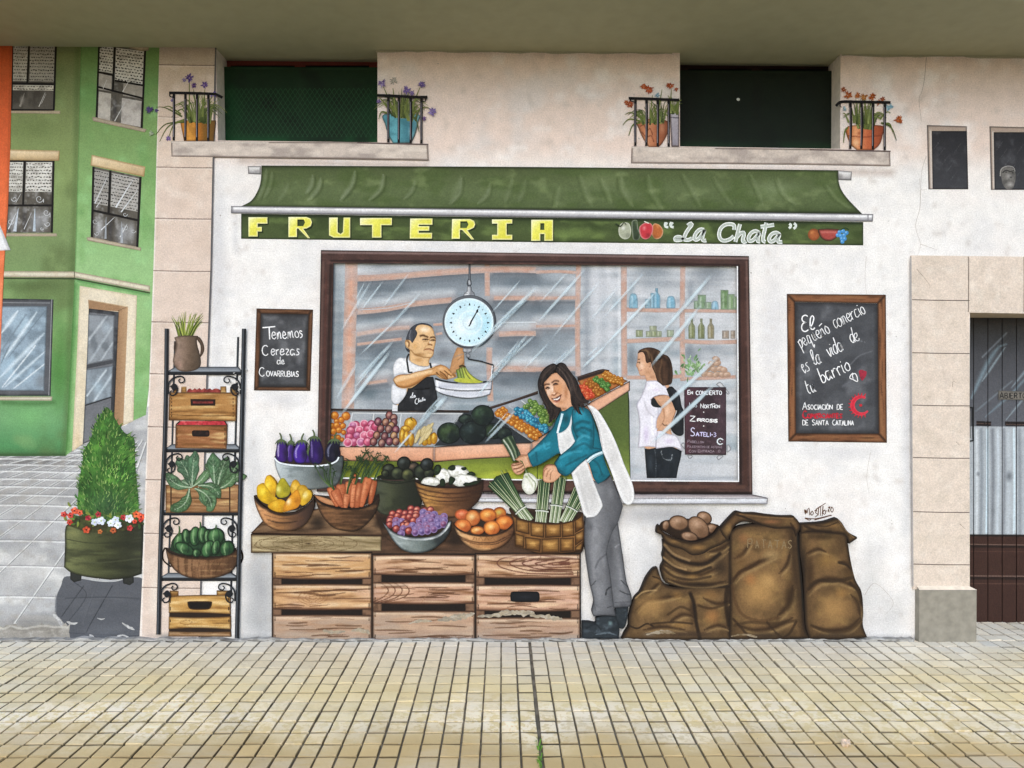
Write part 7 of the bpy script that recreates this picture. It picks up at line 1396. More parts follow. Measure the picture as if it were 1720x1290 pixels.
for k, a in enumerate((('second aubergine from the left, small and set back', 492, 300, 70, 180, 6, '3f1f78', '8f7ac8'), ('small purple aubergine low in the middle of the basin', 655, 400, 70, 90, 4, '3f1f78', '7a62b8'), ('aubergine at the left end of the basin', 412, 290, 112, 190, -8, '3c1c74', 'c3b8e0'), ('violet aubergine in the middle of the basin', 585, 295, 126, 195, 14, '43209a', 'b8a8e4'), ('tall dark aubergine, second from the right', 735, 260, 130, 235, -20, '2a1458', '7a6aa8'), ('almost black aubergine leaning at the right end', 890, 285, 130, 190, 18, '17162a', '7f84a0'))):
    i_ = k; aubergine(*a, dark=(k == 5))
fin_eg()
# dark pot with avocados
Z(4.526, 520, 660)
dp = thing('pot', 'dark green clay pot of avocados between the carrots and the cauliflowers', 'pot', 668, 860)
part('inside', dp, ell(655, 640, 145, 22), '14180f', g=3)
for i, (x, y, r) in enumerate(((600, 585, 48), (790, 570, 46), (850, 600, 60), (905, 612, 42), (715, 535, 52), (890, 545, 50), (575, 612, 32), (665, 612, 50), (745, 622, 50))):
    fruit('avocado', 'dark avocado in the dark green pot', 'avocado', 'avocados in the dark pot', x, y, r, r*.98, 0, ['32382c', '4a3f34', '2d3428', '303626', '2a2f2a', '282d2c', '353c28', '3c4430', '4a5030'][i], '10130e', ['5d6450', '8a6f5a', '50583c', '555c40', '5a6360', '5a6468', '606848', '6f784a', '8a8a4c'][i], '0c0e0a', .7)
part('body', dp, '512,645* 560,660 655,668 760,660 802,640* 830,720 850,830 820,900 700,935 560,925 500,870 495,790 505,700', '363a2c', GR(500, 0, 850, 0, [(0, '4d5140'), (.3, '41462f'), (.7, '24281d'), (1, '191c15')]), ST('514,650 655,674 800,648', '55603f', 4, .8), ST('514,664 655,688 806,664', '15180f', 3, .8), NO('22261a', .5, 18, 12, .45, .7, 3), BL(600, 760, 60, 50, '51543e', .4), ED('12140e', 2.2, .8), g=2.4)
# cauliflower bowl
def band_ops(L, col='3a2012'): return [ST(p, col, w, .8, .7) for p, w in L]
t_cf, fin_cf = bowl('wooden_bowl', 'brown ringed wooden bowl full of white cauliflowers', 'bowl', '800,668* 860,695 960,712 1060,716 1180,712 1270,695 1322,660* 1318,740 1285,820 1225,880 1150,930 1060,950 960,930 890,880 840,790 812,720', '7d5432',
    GR(800, 0, 1322, 0, [(0, 'a8763e'), (.2, 'c48c44'), (.45, '8a5a32'), (.75, '4a2e1c'), (1, '24160e')]), *band_ops((('812,715 900,745 1060,765 1200,755 1312,720', 3.4), ('825,750 910,782 1060,798 1200,788 1300,752', 2.6), ('838,785 920,812 1060,826 1200,815 1288,790', 2.6))), ST('840,800 880,860 950,910', 'c8954c', 7, .6, .9), BL(920, 830, 70, 40, 'b8843c', .5), NO('4a2e18', .5, 26, 4, .45, .7, 3), ED('24150c', 2.6, .85),
    inside_='802,668* 900,640 1200,640 1320,662* 1200,705 960,712', rim=('800,668 860,696 960,714 1060,718 1180,714 1270,697 1322,660', 2.6, '22140c'), px=756, py=868)
def cauli(label, cx, cy, rx, ry, sd):
    r = np.random.default_rng(sd); t = thing('cauliflower', label, 'cauliflower', cx/4.526+520, (cy+ry)/4.526+660, 'cauliflowers in the ringed bowl'); n = 16
    p = [(cx + rx*(1 + r.normal(0, .07))*math.cos(a), cy + ry*(1 + r.normal(0, .08))*math.sin(a)) for a in np.linspace(0, 6.28, n, endpoint=False)]
    part('head', t, zz(p), 'efeee8', NO('b9b8a8', .7, 4, 3.4, .5, .7, sd), BL(cx, cy + ry*.6, rx, ry*.5, 'b5b4a4', .5), BL(cx - rx*.2, cy - ry*.3, rx*.6, ry*.5, 'fbfaf6', .7), ED('6d6f5c', 1.8, .6), g=1.9); return t
def dleaf(par, pts, c='1f2c18'):
    for p in pts: part('leaf', par, p, c, NO('3d5a30', .7, 5, 5, .5, .75), ED('0d140a', 1.8, .8), g=2)
k1 = cauli('cauliflower at the back of the bowl, second from the right', 1125, 600, 76, 46, 3); k2 = cauli('narrow upright cauliflower in the middle of the bowl', 1015, 635, 58, 58, 5)
dleaf(k2, ('940,580 960,550 990,552 1000,585 980,620 955,625 942,605',)); dleaf(k1, ('1050,575 1075,552 1105,555 1108,580 1080,592', '1150,570 1185,565 1190,585 1165,590', '1195,615 1230,600 1262,620 1240,630'))
k3 = cauli('cauliflower at the left front of the bowl', 920, 675, 80, 36, 7); k4 = cauli('big cauliflower at the right front of the bowl', 1180, 665, 100, 46, 9)
dleaf(k3, ('825,655 850,640 860,660 840,672', '990,665 1010,650 1030,665 1028,708 995,708')); dleaf(k4, ('1065,640 1090,640 1110,655 1090,690 1062,700 1058,670', '1165,700 1185,680 1215,682 1240,672 1270,668 1300,675 1280,695 1220,712', '1270,650 1300,650 1310,665 1285,668'))
fin_cf()
# carrots
t_ca, fin_ca = bowl('wooden_bowl', 'dark brown woven looking bowl full of carrots on the plank', 'bowl', '30,775* 90,830 190,865 320,875 420,862 480,830 505,775 528,768* 530,830 490,930 420,1010 350,1050 290,1052 190,1030 120,970 70,890', '5f4028',
    GR(30, 0, 530, 0, [(0, '7d5434'), (.35, '7a5232'), (.7, '4f3522'), (1, '2a1d14')]), NO('34200f', .6, 30, 2.2, .42, .7, 3), NO('94683e', .5, 40, 2.4, .52, .75, 7), ST('32,780 90,836 190,870 320,882 420,868 490,825 524,775', '20140c', 5, .85), BL(150, 900, 60, 40, '8f6038', .4), ED('1c120a', 2.8, .85),
    inside_='32,778* 200,790 400,780 520,772* 470,830 330,868 150,850', px=582, py=892)
part('near_wall', t_ca, '34,778* 90,790 160,815 230,860* 150,850 80,820', 'c88a5c', ED('8a5430', 2, .5), g=2.4)
def carrot(x, y, w, h, a, sd, c='d0703c'):
    t = thing('carrot', 'orange carrot with green top standing in the carrot bowl', 'carrot', x/4.526+520, (y+h)/4.526+660, 'carrots in the carrot bowl')
    d = np.array([math.sin(math.radians(a)), math.cos(math.radians(a))]); n = np.array([d[1], -d[0]]); b = np.array([x, y], float); r = np.random.default_rng(sd)
    P = [b - n*w*.42, b - d*6, b + n*w*.42, b + d*h*.3 + n*w*.46, b + d*h*.7 + n*w*.36, b + d*h + n*w*.2, b + d*h - n*w*.2, b + d*h*.7 - n*w*.36, b + d*h*.3 - n*w*.46]
    ops = [BL(*(b + d*h*.4 - n*w*.15), w*.25, h*.5, 'ec9c6a', .7, -a), BL(*(b + d*h*.5 + n*w*.35), w*.3, h*.5, '9a4420', .7, -a)]
    for k in range(7):
        s = r.uniform(.08, .9); q = b + d*h*s + n*w*r.uniform(-.3, .1); ops.append(ST(zz([tuple(q), tuple(q + n*w*.25)]), '9a4a24', 1.1, .7))
    part('root', t, zz(P), c, *ops, ED('7d3414', 1.7, .75), g=2)
    m = Mesh(); tp = b - d*4
    for k in range(3):
        L = r.uniform(100, 190); e = tp + np.array([r.uniform(10, 110) if x > 190 else r.uniform(-130, 10), -L]); md = tp*.5 + e*.5 + np.array([-12, 10])
        m.rib(zz([tuple(tp), tuple(md), tuple(e)]), 3.4 if k == 0 else 2.2, ['3f5a2c', '5d7a3c', '2c4420'][k], 1.2, '2a3c1c')
        for j in range(7): 
            q = e + r.normal(0, 10, 2); m.rib(zz([tuple(q), tuple(q + r.normal(0, 16, 2))]), 2.2, '24381c', .6, dk=.008)
    m.obj('leafy_top', t)
for k, a in enumerate(((330, 620, 50, 120, 2), (420, 660, 60, 170, -4), (300, 680, 60, 150, -6), (490, 670, 54, 180, -10), (160, 720, 70, 150, 20), (235, 700, 76, 170, 6), (345, 700, 66, 170, -8), (390, 690, 74, 190, -10), (445, 650, 70, 220, -14), (190, 740, 80, 130, 24), (285, 770, 60, 110, -8))): carrot(*a, k + 3, ['c46a3e', 'ba623a', 'cc764a', 'a85630'][k % 4])
fin_ca()
# pears
Z(5.607, 400, 690)
t_pe, fin_pe = bowl('wooden_bowl', 'orange brown wooden bowl full of yellow pears at the left end of the plank', 'bowl', '145,800* 200,868 290,928 400,965 520,955 620,908 690,845 716,805* 714,900 680,1000 620,1080 520,1125 420,1132 320,1110 240,1050 190,960 160,880', '9c6a40',
    GR(145, 0, 716, 0, [(0, 'e0a878'), (.15, 'd0915a'), (.45, '9c6a3c'), (.75, '52382a'), (1, '2a1e1a')]), ST('150,805 200,876 290,938 400,975 520,966 620,918 712,820', '241812', 6, .9, .6), ST('270,1020 350,1048 450,1055 560,1040', '2a1a10', 4, .8, .8, 1), ST('250,980 400,1015 560,1010', '5a3a24', 2, .5), BL(250, 940, 60, 40, 'e8a468', .6), BL(330, 1090, 70, 24, 'b8864c', .5), NO('5a3a20', .4, 24, 5, .45, .7, 3), ED('2a1a10', 2.4, .8),
    inside_='150,800* 300,770 600,780 712,805* 560,930 300,920', px=476, py=892)
def pear(label, path, c, hi, dk, hx, hy, bx, by):
    return solo('pear', label, 'pear', path, c, BL(hx, hy, 46, 60, hi, .85), BL(bx, by, 60, 70, dk, .7), ED(dk, 1.8, .6), NO(dk, .3, 6), group='pears in the pear bowl', g=2)
pear('golden pear at the back right of the bowl', '500,690 520,655 545,650 570,670 600,740 580,800 520,800 490,750', 'd8a01c', 'f0c85a', '9a6a10', 530, 720, 580, 780); pear('golden pear behind the front right pear', '560,720 620,700 660,740 680,790 640,850 560,860', 'c8981c', 'e8bc3c', '8a6010', 600, 760, 650, 820)
pear('yellow pear standing tall at the back left', '268,612* 290,608 330,640 360,690 355,760 340,820 290,830 250,780 246,700 252,650', 'e8b416', 'f8e04a', 'b07a10', 280, 690, 345, 780); pear('green yellow pear in the middle of the back row', '400,640 430,635 470,690 492,740 470,800 400,820 360,790 360,720 380,670', 'b8a81c', 'ece48a', '7a7414', 375, 740, 460, 740)
pear('broad yellow pear at the left rim', '180,710 220,685 270,720 320,790 370,830 330,880 250,870 190,820 175,760', 'e0b010', 'f8e040', 'a87c0c', 230, 760, 300, 850); pear('pear at the right rim with a white highlight', '600,790 640,745 680,755 695,800 670,850 620,890 585,880', 'e0b020', 'faf0b0', 'a87c14', 630, 790, 670, 850)
pear('low round pear at the front of the bowl', '280,890 320,850 390,832 440,850 480,900 470,945 380,955 300,925', 'd89c10', 'e8bc30', '9a6a0c', 350, 880, 440, 930); pear('orange pear at the front right with a bright white highlight', '535,750* 560,745 580,790 590,850 560,910 480,940 430,945 428,900 460,840 500,790', 'e0941c', 'fdf2d0', 'a8600c', 470, 850, 560, 850)
fin_pe()
# grapes, peaches
Z(4.526, 520, 660)
t_gr, fin_gr = bowl('metal_basin', 'small grey enamel basin heaped with red and violet grapes in the middle of the table', 'basin', '555,985* 580,1005 640,1060 740,1092 860,1098 960,1080 1020,1035 1050,985 1078,972* 1074,1030 1040,1100 980,1160 900,1205 800,1218 710,1195 640,1130 590,1050', '737d7c',
    GR(560, 0, 1075, 0, [(0, 'b9c3c6'), (.3, '8d9895'), (.55, '6b7672'), (.8, '3a4240'), (1, '24282a')]), ST('560,990 600,1035 660,1078 740,1104 860,1110 960,1092 1030,1040 1066,985', 'e9eef0', 5, .9, .5), ST('590,1060 650,1130 720,1180', 'aeb8b8', 6, .6), BL(740, 1150, 70, 40, '9aa5a2', .5), BL(980, 1120, 60, 60, '23282a', .7), NO('55605c', .4, 20, 6), ED('15181a', 2.4, .85),
    inside_='560,985* 700,950 950,950 1070,975* 980,1070 760,1090 620,1040', px=700, py=930)
r = np.random.default_rng(8); GP = []
for yy, x0, x1 in ((890, 770, 930), (915, 630, 990), (945, 610, 1040), (975, 590, 1040), (1005, 600, 1020), (1035, 650, 980), (1058, 690, 920)):
    x = x0 + r.uniform(0, 16)
    while x < x1: GP.append((x + r.normal(0, 4), yy + r.normal(0, 7))); x += r.uniform(40, 52)
for x, y in GP:
    v = (x - 780)/300 + (y - 960)/160 + r.normal(0, .25); c = random.choice(['c8503c', 'b8443a', 'd06a50']) if v < 0 else random.choice(['7f5f92', '8f4460', '70609c', '85507e'])
    fruit('grape', 'red grape in the enamel basin' if v < 0 else 'violet grape in the enamel basin', 'grape', 'red grapes in the basin' if v < 0 else 'violet grapes in the basin', x, y, 29, 29, 0, c, '5a2430' if v < 0 else '3f2a5a', 'f2b8a0' if v < 0 else 'b8a2c8', '5f1f26' if v < 0 else '8f7aa8', .75, -.2, -.25)
fin_gr()
t_pc, fin_pc = bowl('wooden_bowl', 'pale banded wooden bowl with zigzag marks, full of peaches', 'bowl', '1088,985* 1140,1035 1220,1066 1320,1078 1420,1070 1500,1035 1560,975* 1558,1050 1520,1120 1450,1175 1350,1202 1260,1195 1180,1150 1120,1070', 'b07c4c',
    GR(1088, 0, 1560, 0, [(0, 'd8b080'), (.25, 'dca46c'), (.55, 'b87e48'), (.85, '7a5030'), (1, '4a3020')]), ST('1092,995 1140,1044 1220,1075 1320,1086 1420,1078 1500,1045 1556,990', '2a180e', 4, .85), *band_ops((('1130,1085 1220,1125 1320,1140 1420,1130 1530,1075', 3), ('1140,1102 1230,1140 1330,1154 1430,1142 1520,1095', 2))), *[ST(f'{1240+k*45},1118 {1256+k*45},1096 {1270+k*45},1118', '7a4a24', 1.4, .8) for k in range(4)], ST('1180,1150 1270,1186 1370,1190', 'e0b47c', 5, .5), NO('8a5a30', .4, 20, 5), ED('24150c', 2.6, .85),
    inside_='1090,985* 1250,960 1450,960 1558,978* 1420,1065 1250,1060', px=813, py=926)
for i, (x, y, rx, ry, c, h, lb) in enumerate(((1160, 925, 56, 42, 'd8643c', 'f0a070', 'red peach at the back left of the peach bowl'), (1445, 915, 50, 44, 'd08a30', 'c8c060', 'greenish peach at the back right of the peach bowl'), (1355, 930, 66, 50, 'e88c34', 'f8c870', 'peach with a ring mark at the back of the peach bowl'), (1240, 950, 58, 60, 'e09048', 'e8cc90', 'pale striped peach behind the front row'), (1480, 985, 66, 54, 'e88430', 'f8b860', 'orange peach at the right rim of the peach bowl'), (1165, 1010, 64, 54, 'e07a34', 'f8c070', 'orange peach at the left rim of the peach bowl'), (1275, 1045, 52, 32, 'e8a04c', 'f8d090', 'low peach at the front of the peach bowl'), (1385, 1025, 62, 56, 'f0983c', 'fcd890', 'big light peach at the front of the peach bowl'))):
    fruit('peach', lb, 'peach', 'peaches in the peach bowl', x, y, rx, ry, 0, c, 'a84a1c', h, '8f4418', .9, -.1, -.15)
fin_pc()
# ---- leek basket and leeks
Z(4.607, 820, 800)
lb_ = thing('basket', 'broad woven chip basket of leeks at the right end of the table', 'basket', 920, 930)
part('inside', lb_, '162,255* 190,240 400,262 600,262 732,284* 690,330 560,362 420,362 300,345 200,305', '2a1c14', NO('4a3020', .5, 8), g=2.6)
def leek(label, base, tip, w0, w1, n, sd, tie=.3, cat='leeks'):
    """bunch: base (white roots) to fanned green tips"""
    r = np.random.default_rng(sd); b = np.array(base, float); t_ = np.array(tip, float); d = t_ - b; nn = np.array([-d[1], d[0]]) / np.hypot(*d)
    t = thing('leek_bunch', label, cat, base[0]/TR[0] + TR[1], base[1]/TR[0] + TR[2], 'leek bunches in the chip basket')
    body = Mesh(); P = [b - nn*w0/2, b + d*.3 - nn*w0*.5, b + d*.95 - nn*w1*.5, b + d + nn*0, b + d*.93 + nn*w1*.5, b + d*.3 + nn*w0*.5, b + nn*w0/2]
    body.fill([(*p, 1) for p in zz([tuple(p) for p in P])], '3c5232', GR(*b, *t_, [(0, 'd8dcc4'), (.12, 'a8b088'), (.32, '5d7440'), (.6, '34502c'), (1, '24402a')]), ED('16240f', 2, .6), g=2.2); body.obj('stems', t)
    m = Mesh()
    for i in range(n):
        u = (i + .5)/n*2 - 1 + r.normal(0, .05); a0 = b + nn*u*w0*.46; a1 = b + d*.35 + nn*u*w0*.5; a2 = b + d*r.uniform(.93, 1.05) + nn*u*w1*.52
        m.rib(zz([tuple(a0), tuple(a1), tuple(a2)]), 2.0 if i % 2 else 1.4, ['e3e6d0', 'c3cbaa', '8fa070'][i % 3], .8, ['a8b484', '7f9660', '2c4a2a'][i % 3], dk=.01)
        m.rib(zz([tuple(a0 + nn*5), tuple(a1 + nn*6), tuple(a2 + nn*8)]), 1.2, '3a4a2c', .6, '14281a', dk=.01)
    m.obj('leaves', t)
    if tie: Mesh().rib(zz([tuple(b + d*tie - nn*w0*.56), tuple(b + d*tie + d*.012), tuple(b + d*tie + nn*w0*.56)]), 2, 'd0d4c8').rib(zz([tuple(b + d*tie - nn*w0*.56 + d*.02), tuple(b + d*tie + d*.035), tuple(b + d*tie + nn*w0*.56 + d*.02)]), 1.2, '2a3a24').obj('tie', t)
leek('dark green leeks slanting far to the left out of the basket', (318, 350), (60, 5), 92, 190, 9, 3, .25); leek('upright leek bunch standing right of the slanted leeks', (408, 355), (438, 20), 92, 92, 7, 5, .25)
leek('pale upright leek bunch, third from the left', (510, 360), (560, 0), 84, 90, 8, 7, .36); leek('short leek bunch leaning right at the end of the basket', (590, 362), (725, 100), 90, 120, 8, 9, .42)
wb = part('body', lb_, '165,258* 205,308 300,342 440,362 570,360 680,332 733,286* 744,380 742,480 722,572* 620,590 500,597 380,592 260,556 204,540* 205,440 195,350', '8a5c2c', ED('24140a', 2.2, .8), NO('5a3818', .5, 8), g=2.6)
strips = (('212,325 318,352 320,452 215,425', 0), ('326,352 434,364 434,476 328,462', 1), ('440,364 564,364 564,470 440,478', 2), ('568,364 662,340 668,462 570,474', 3), ('668,336 732,296 740,400 672,440', 4), ('206,440 280,462 278,552 208,536', 5), ('284,468 408,484 404,584 288,566', 6), ('412,482 550,478 552,592 412,594', 7), ('556,478 664,474 662,580 556,588', 8), ('670,446 742,410 738,490 672,540', 9), ('672,546 738,498 722,570 674,580', 10))
for p, k in strips:
    pp = p.split(); x0, y0 = map(float, pp[0].split(',')); x1, y1 = map(float, pp[2].split(','))
    part('woven_strip', lb_, '!' + p, 'a87432', GR(0, min(y0, y1), 0, max(y0, y1), [(0, 'b5803c'), (.45, 'd09a4e' if k % 2 else 'c08a42'), (1, '6a4218')]), BL((x0+x1)/2, (y0+y1)/2, 40, 34, 'eebc66' if k in (7, 8, 6) else 'd6a45c', .75), NO('7a4c1c', .5, 26, 2.4, .45, .7, k), ED('4a2c10', 7, .6), ED('24140a', 2.0, .85), g=2)
Mesh().rib('165,258 205,310 300,345 440,366 570,364 680,336 735,286', 2.6, '3a2210').obj('rim', lb_)
# ---- the woman in front
Z(8.0625, 820, 720)
on = thing('spring_onion', 'spring onion with white bulb and dark leaves held up by the woman', 'onion', 893, 830)
part('leaf_fan', on, '178,160* 215,130 255,110 290,95 330,100* 372,200 430,320 440,370 420,430* 335,445* 290,360 230,250', '3c5236', *[ST(f'{200+k*32},{140-k*10} {300+k*26},{290-k*6} {355+k*18},{430}', c, 2.4, .8) for k, c in enumerate(('e6ead8', '2a3c26', '8a9a78', '1f3022', 'a8b498'))], ST('300,110 400,300 430,380', '1c2c20', 5, .6), ED('1a2a18', 1.6, .6), g=1.9)
Z(4.607, 820, 580)
wo = thing('person', 'woman with dark shoulder length hair, teal sweater, white apron and grey trousers, bending over leeks', 'person', 1000, 1068)
WS = 'd9a27c'
BODY = '512,215 445,270 432,310 450,380 480,440 520,476 560,492 570,520 540,600 520,680 430,750 330,830 300,850 255,850 225,870 205,885* 225,893 240,905 195,915 178,930 186,960 200,985 230,1002 262,990 282,965 300,945 345,935 440,885 540,840 600,820 590,890 545,935 505,925 460,925 432,950 424,1000 425,1045 450,1062 500,1060 530,1040 560,1010 600,960 700,940 760,1000 810,1120 850,1330 800,1500 840,1800 860,1980 900,2030 930,1980 900,1700 930,1500 960,1250 890,1040 830,830 780,620 750,520 700,480 650,440 650,330 600,230'
bops = [BL(540, 330, 60, 80, 'c88a5c', .6), BL(480, 330, 34, 70, 'f0d0b4', .8), BL(560, 440, 60, 30, 'c08050', .6)]
Z(10.75, 880, 600)
bops += [BL(430, 640, 70, 120, 'f0cdb4', .8), BL(640, 560, 120, 170, 'd8925c', .55), BL(760, 640, 60, 200, 'a8693e', .7), BL(520, 370, 120, 50, 'd89c70', .6), BL(560, 830, 90, 40, 'f2c8ac', .6), BL(720, 930, 90, 40, '94603c', .8), BL(640, 690, 50, 50, 'e8a878', .6),
         ST('362,512 395,490 455,490', '4a2c1c', 3.6, .85), ST('510,455 560,425 622,432', '4a2c1c', 3.6, .8), BL(430, 555, 40, 22, '9c6848', .7), BL(575, 488, 44, 22, '8a583a', .75), ST('398,562 425,543 458,556', '24120c', 3, .95), BL(432, 556, 14, 14, '160c08', .95), ST('535,498 568,474 605,484', '24120c', 3, .95), BL(572, 490, 15, 14, '160c08', .95), ST('405,575 435,580 455,570', '7a4a30', 1.4, .7), ST('545,512 575,510 600,498', '7a4a30', 1.4, .7),
         BL(515, 580, 16, 90, 'fbeadc', .85), ST('545,520 560,600 595,640', 'a86a40', 2.2, .6), BL(545, 655, 30, 26, 'f6d8c0', .7), ST('515,680 545,690 590,655', '7a4428', 3, .8), ST('600,630 650,660 670,690', 'a0623a', 2, .6), ST('490,690 500,760 540,800', 'a0623a', 2, .5),
         PG('505,748* 560,745 620,715 675,680* 665,740 635,795 600,812 560,795 530,772', '6a2a1e', .9), PG('535,762 590,748 650,715 640,745 600,772 560,780', 'f6efe6', .95), ST('505,748 560,743 620,712 678,678', '4a2016', 2, .8), ST('540,795 585,815 635,798', 'b86a54', 3, .6), ST('400,610 430,720 500,820 580,890 660,905', '8a5634', 2, .5)]
Z(8.0625, 820, 720)
bops += [ST('335,452 380,470 440,450', '7a4a2c', 2, .8), ST('330,500 390,492 455,470', '6a3c22', 2.6, .85), ST('350,545 410,535 470,500', '6a3c22', 2.6, .85), ST('390,590 440,575 490,540', '6a3c22', 2.4, .8), BL(350, 480, 26, 14, 'f0c8a8', .8), BL(370, 520, 26, 14, 'f0c8a8', .8), BL(410, 560, 26, 14, 'f0c8a8', .7), ST('380,410 420,385 470,375', '8a5836', 2, .7), BL(510, 430, 34, 60, 'e8b894', .6), ST('540,400 590,520', '7a4a2c', 4, .5),
         ST('760,540 800,500 880,490', '9a6440', 3, .7), ST('740,640 770,560 800,540', '8a5836', 2, .7), ST('790,650 810,580 850,550', '8a5836', 2, .7), ST('840,690 850,600 880,560', '8a5836', 2, .7), BL(860, 560, 60, 60, 'e8b894', .6)]
Z(4.607, 820, 580)
Mesh().fill(BODY, WS, *bops, ED('7a4a2c', 1.5, .6), g=1.9).obj('body', wo)
part('back_leg', wo, '1005,1375* 1030,1550 1050,1690 1072,1830 1088,1875 1110,1945 1104,2010 1085,2025* 960,2033* 920,1860 890,1710 880,1600 930,1440', '6d6e72', GR(930, 0, 1100, 0, ['55565a', '77787c', '66676b']), BL(1030, 1800, 24, 120, '9a9b9f', .6), BL(950, 1600, 30, 120, '46474b', .6), ST('1030,1820 1070,1860 1085,1870', '2c2d30', 2.2, .8), ST('1020,1900 1060,1920 1100,1930', '2c2d30', 2.2, .8), ST('985,1560 1015,1540', 'a0a1a5', 2.4, .7), ST('980,1990 1090,1985', '3a3b3f', 2, .5), BL(1040, 2010, 60, 40, '4a4b50', .6), ED('38393d', 8, .5), ED('1f2023', 1.6, .7), NO('55565a', .3, 8), g=2.4).data.name
part('front_leg', wo, '740,1000* 846,1062* 900,1048 950,1005* 995,1120 1040,1235 1035,1275 1004,1370 962,1445 932,1535 920,1612 942,1752 956,1862 972,2010 988,2096* 900,2090 815,2098* 802,2060 816,1975 790,1862 766,1712 748,1570 744,1450 750,1340* 760,1280*', '727377', GR(745, 0, 1040, 0, [(0, '5d5e62'), (.25, '85868a'), (.55, '6a6b6f'), (1, '515256')]), BL(950, 1130, 40, 90, '808185', .6), BL(830, 1500, 50, 150, '8c8d91', .5), BL(900, 1650, 30, 110, '97989c', .6), BL(870, 1900, 50, 90, '8a8b8f', .5), BL(960, 1400, 40, 80, '4d4e52', .7), BL(790, 1400, 40, 60, '4a4b4f', .6), ST('920,1610 860,1660 830,1720', '515256', 4, .6), ST('800,1860 830,1825', '2c2d30', 2, .8), ST('910,1930 920,1890 950,1870', '222326', 3, .9), ST('925,2030 970,2015', '2c2d30', 2, .8), ST('815,1990 830,2050', '515256', 3, .5), ST('805,2092 985,2088', '38393c', 3, .6), ED('3c3d41', 9, .5), ED('26272a', 1.5, .6), NO('5d5e62', .35, 7), g=2.6)
for p in ('985,2032* 1086,2024* 1075,2120 1050,2190 1005,2188* 985,2100', '728,2142* 780,2142 830,2150 836,2110 900,2095 988,2098* 1010,2150 1016,2200 1012,2268* 728,2270*'):
    part('shoe', wo, p, '2b3237', NO('1a2024', .6, 12, 8, .45, .7, 3), NO('5d6a74', .5, 10, 8, .55, .8, 5), BL(945, 2150, 26, 26, '8fb0b0', .7), ST('760,2190 830,2160 870,2200', '1a1f24', 3, .7), ED('15191d', 2, .7), g=2.2)
part('apron_back', wo, '768,466* 800,468 862,520 940,650 1000,780 1052,920 1112,1060 1130,1150 1120,1212 1086,1234 1046,1212 1010,1140 960,1000 922,900 880,800 852,650 806,530', 'dcdad8', NO('c3c1bf', .5, 22, 30, .45, .75, 3), ED('fbfbfb', 4, .8), BL(980, 850, 40, 120, 'cfcdcb', .6), ST('775,470 830,560 870,700 885,800', '8f8e8c', 2, .5), BL(1060, 1080, 30, 80, 'd3d1cf', .5), ED('b5b5b4', 1.2, .6), g=2.6)
TE = '0f7286'
swo = [NO('0b4f5c', .5, 14, 12, .45, .7, 3), NO('2f9cb4', .4, 12, 10, .55, .8, 8), ED('0a4a58', 8, .55), ED('06303a', 1.7, .7)]
sw = part('sweater', wo, '562,512* 600,500 640,472 655,470 700,476 765,488 800,540 830,620 862,720 882,800 888,830 905,900 946,1000* 905,1042 850,1074* 815,1030 790,950 760,880 700,850 600,850 545,838 470,882 400,922 345,942* 322,900 304,842* 360,790 430,720 500,640 530,570', TE, *swo, GR(500, 0, 640, 0, [(0, '0f6a7c'), (1, '0c5f6e')], .3), BL(400, 800, 70, 40, '1c8ca6', .7), ST('320,850 400,790 470,760', '3aa0b8', 6, .6), ST('430,760 440,800 470,790', '2f9ab4', 4, .7), ST('370,830 380,900', '0a4a58', 4, .6), BL(600, 570, 50, 60, '07404c', .8), BL(860, 950, 40, 60, '0f7f94', .6), BL(890, 1010, 40, 30, '0a4f5c', .6), ST('800,880 850,920 880,1000', '0a4652', 4, .6), BL(590, 505, 40, 16, '063640', .8), g=2.2)
part('apron_bib', wo, '533,682* 570,672 602,650 628,610 652,505* 662,500 655,560 642,640 652,690 672,742* 640,790 600,832* 566,846 548,800 540,740', 'd9d8d6', BL(560, 700, 30, 30, 'f0f4f6', .7), BL(620, 740, 40, 50, 'c3c2c0', .6), NO('bdbcba', .4, 12), ED('f4f8fa', 2.6, .6), ED('9aa0a2', 1.2, .6), g=2)
Mesh().rib('574,528 562,580 545,640 536,680', 4, 'bfe0ea', 3.4, 'e6eef2').obj('apron_strap', wo)
part('sleeve', wo, '650,505 690,478 760,486 800,535 818,620 822,710 814,790* 870,800 884,825* 830,832 760,880 690,945 630,1000 592,1014* 545,985 530,950 512,916* 560,850 640,782 690,720* 662,660 648,590', '127a90', *swo, BL(720, 540, 60, 50, '2c92aa', .7), BL(720, 760, 70, 40, '2f9ab2', .8), ST('665,620 720,590 780,600', '0a4956', 6, .7), ST('660,680 730,640 790,660', '0a4956', 6, .7), ST('690,735 740,700 800,720', '4aa8be', 5, .6), ST('650,810 740,760 800,800', '0a4c5a', 5, .6), ST('560,870 640,830 720,820', '3aa2ba', 5, .6), BL(580, 960, 50, 40, '0d6274', .7), ST('600,930 680,890 760,850', '0a4956', 4, .6), ST('545,960 590,1000', '0a4350', 5, .6), BL(800, 700, 24, 90, '0a4f5e', .7), ST('512,916 545,985 592,1014', '052a34', 2.4, .9), g=2.2)
part('apron_skirt', wo, '645,990* 700,932 757,884* 775,930 808,1030 846,1130 884,1230 872,1270 830,1322 762,1334* 736,1300 702,1180 664,1060', 'd5d3d1', NO('bab8b6', .45, 18, 24, .45, .75, 6), BL(690, 1040, 30, 60, 'efefee', .6), ST('690,990 730,1130 770,1280', 'b9b7b5', 5, .5), ED('f6f6f6', 4, .7), ED('a5a4a2', 1.2, .6), g=2.6)
Mesh().rib('768,902 800,872 840,848 886,830', 6, 'dfeef2', 5, 'c3e2ea').rib('768,908 800,880 840,856 886,838', 1.4, '7a9aa4').obj('apron_tie', wo)
Z(10.75, 880, 600)
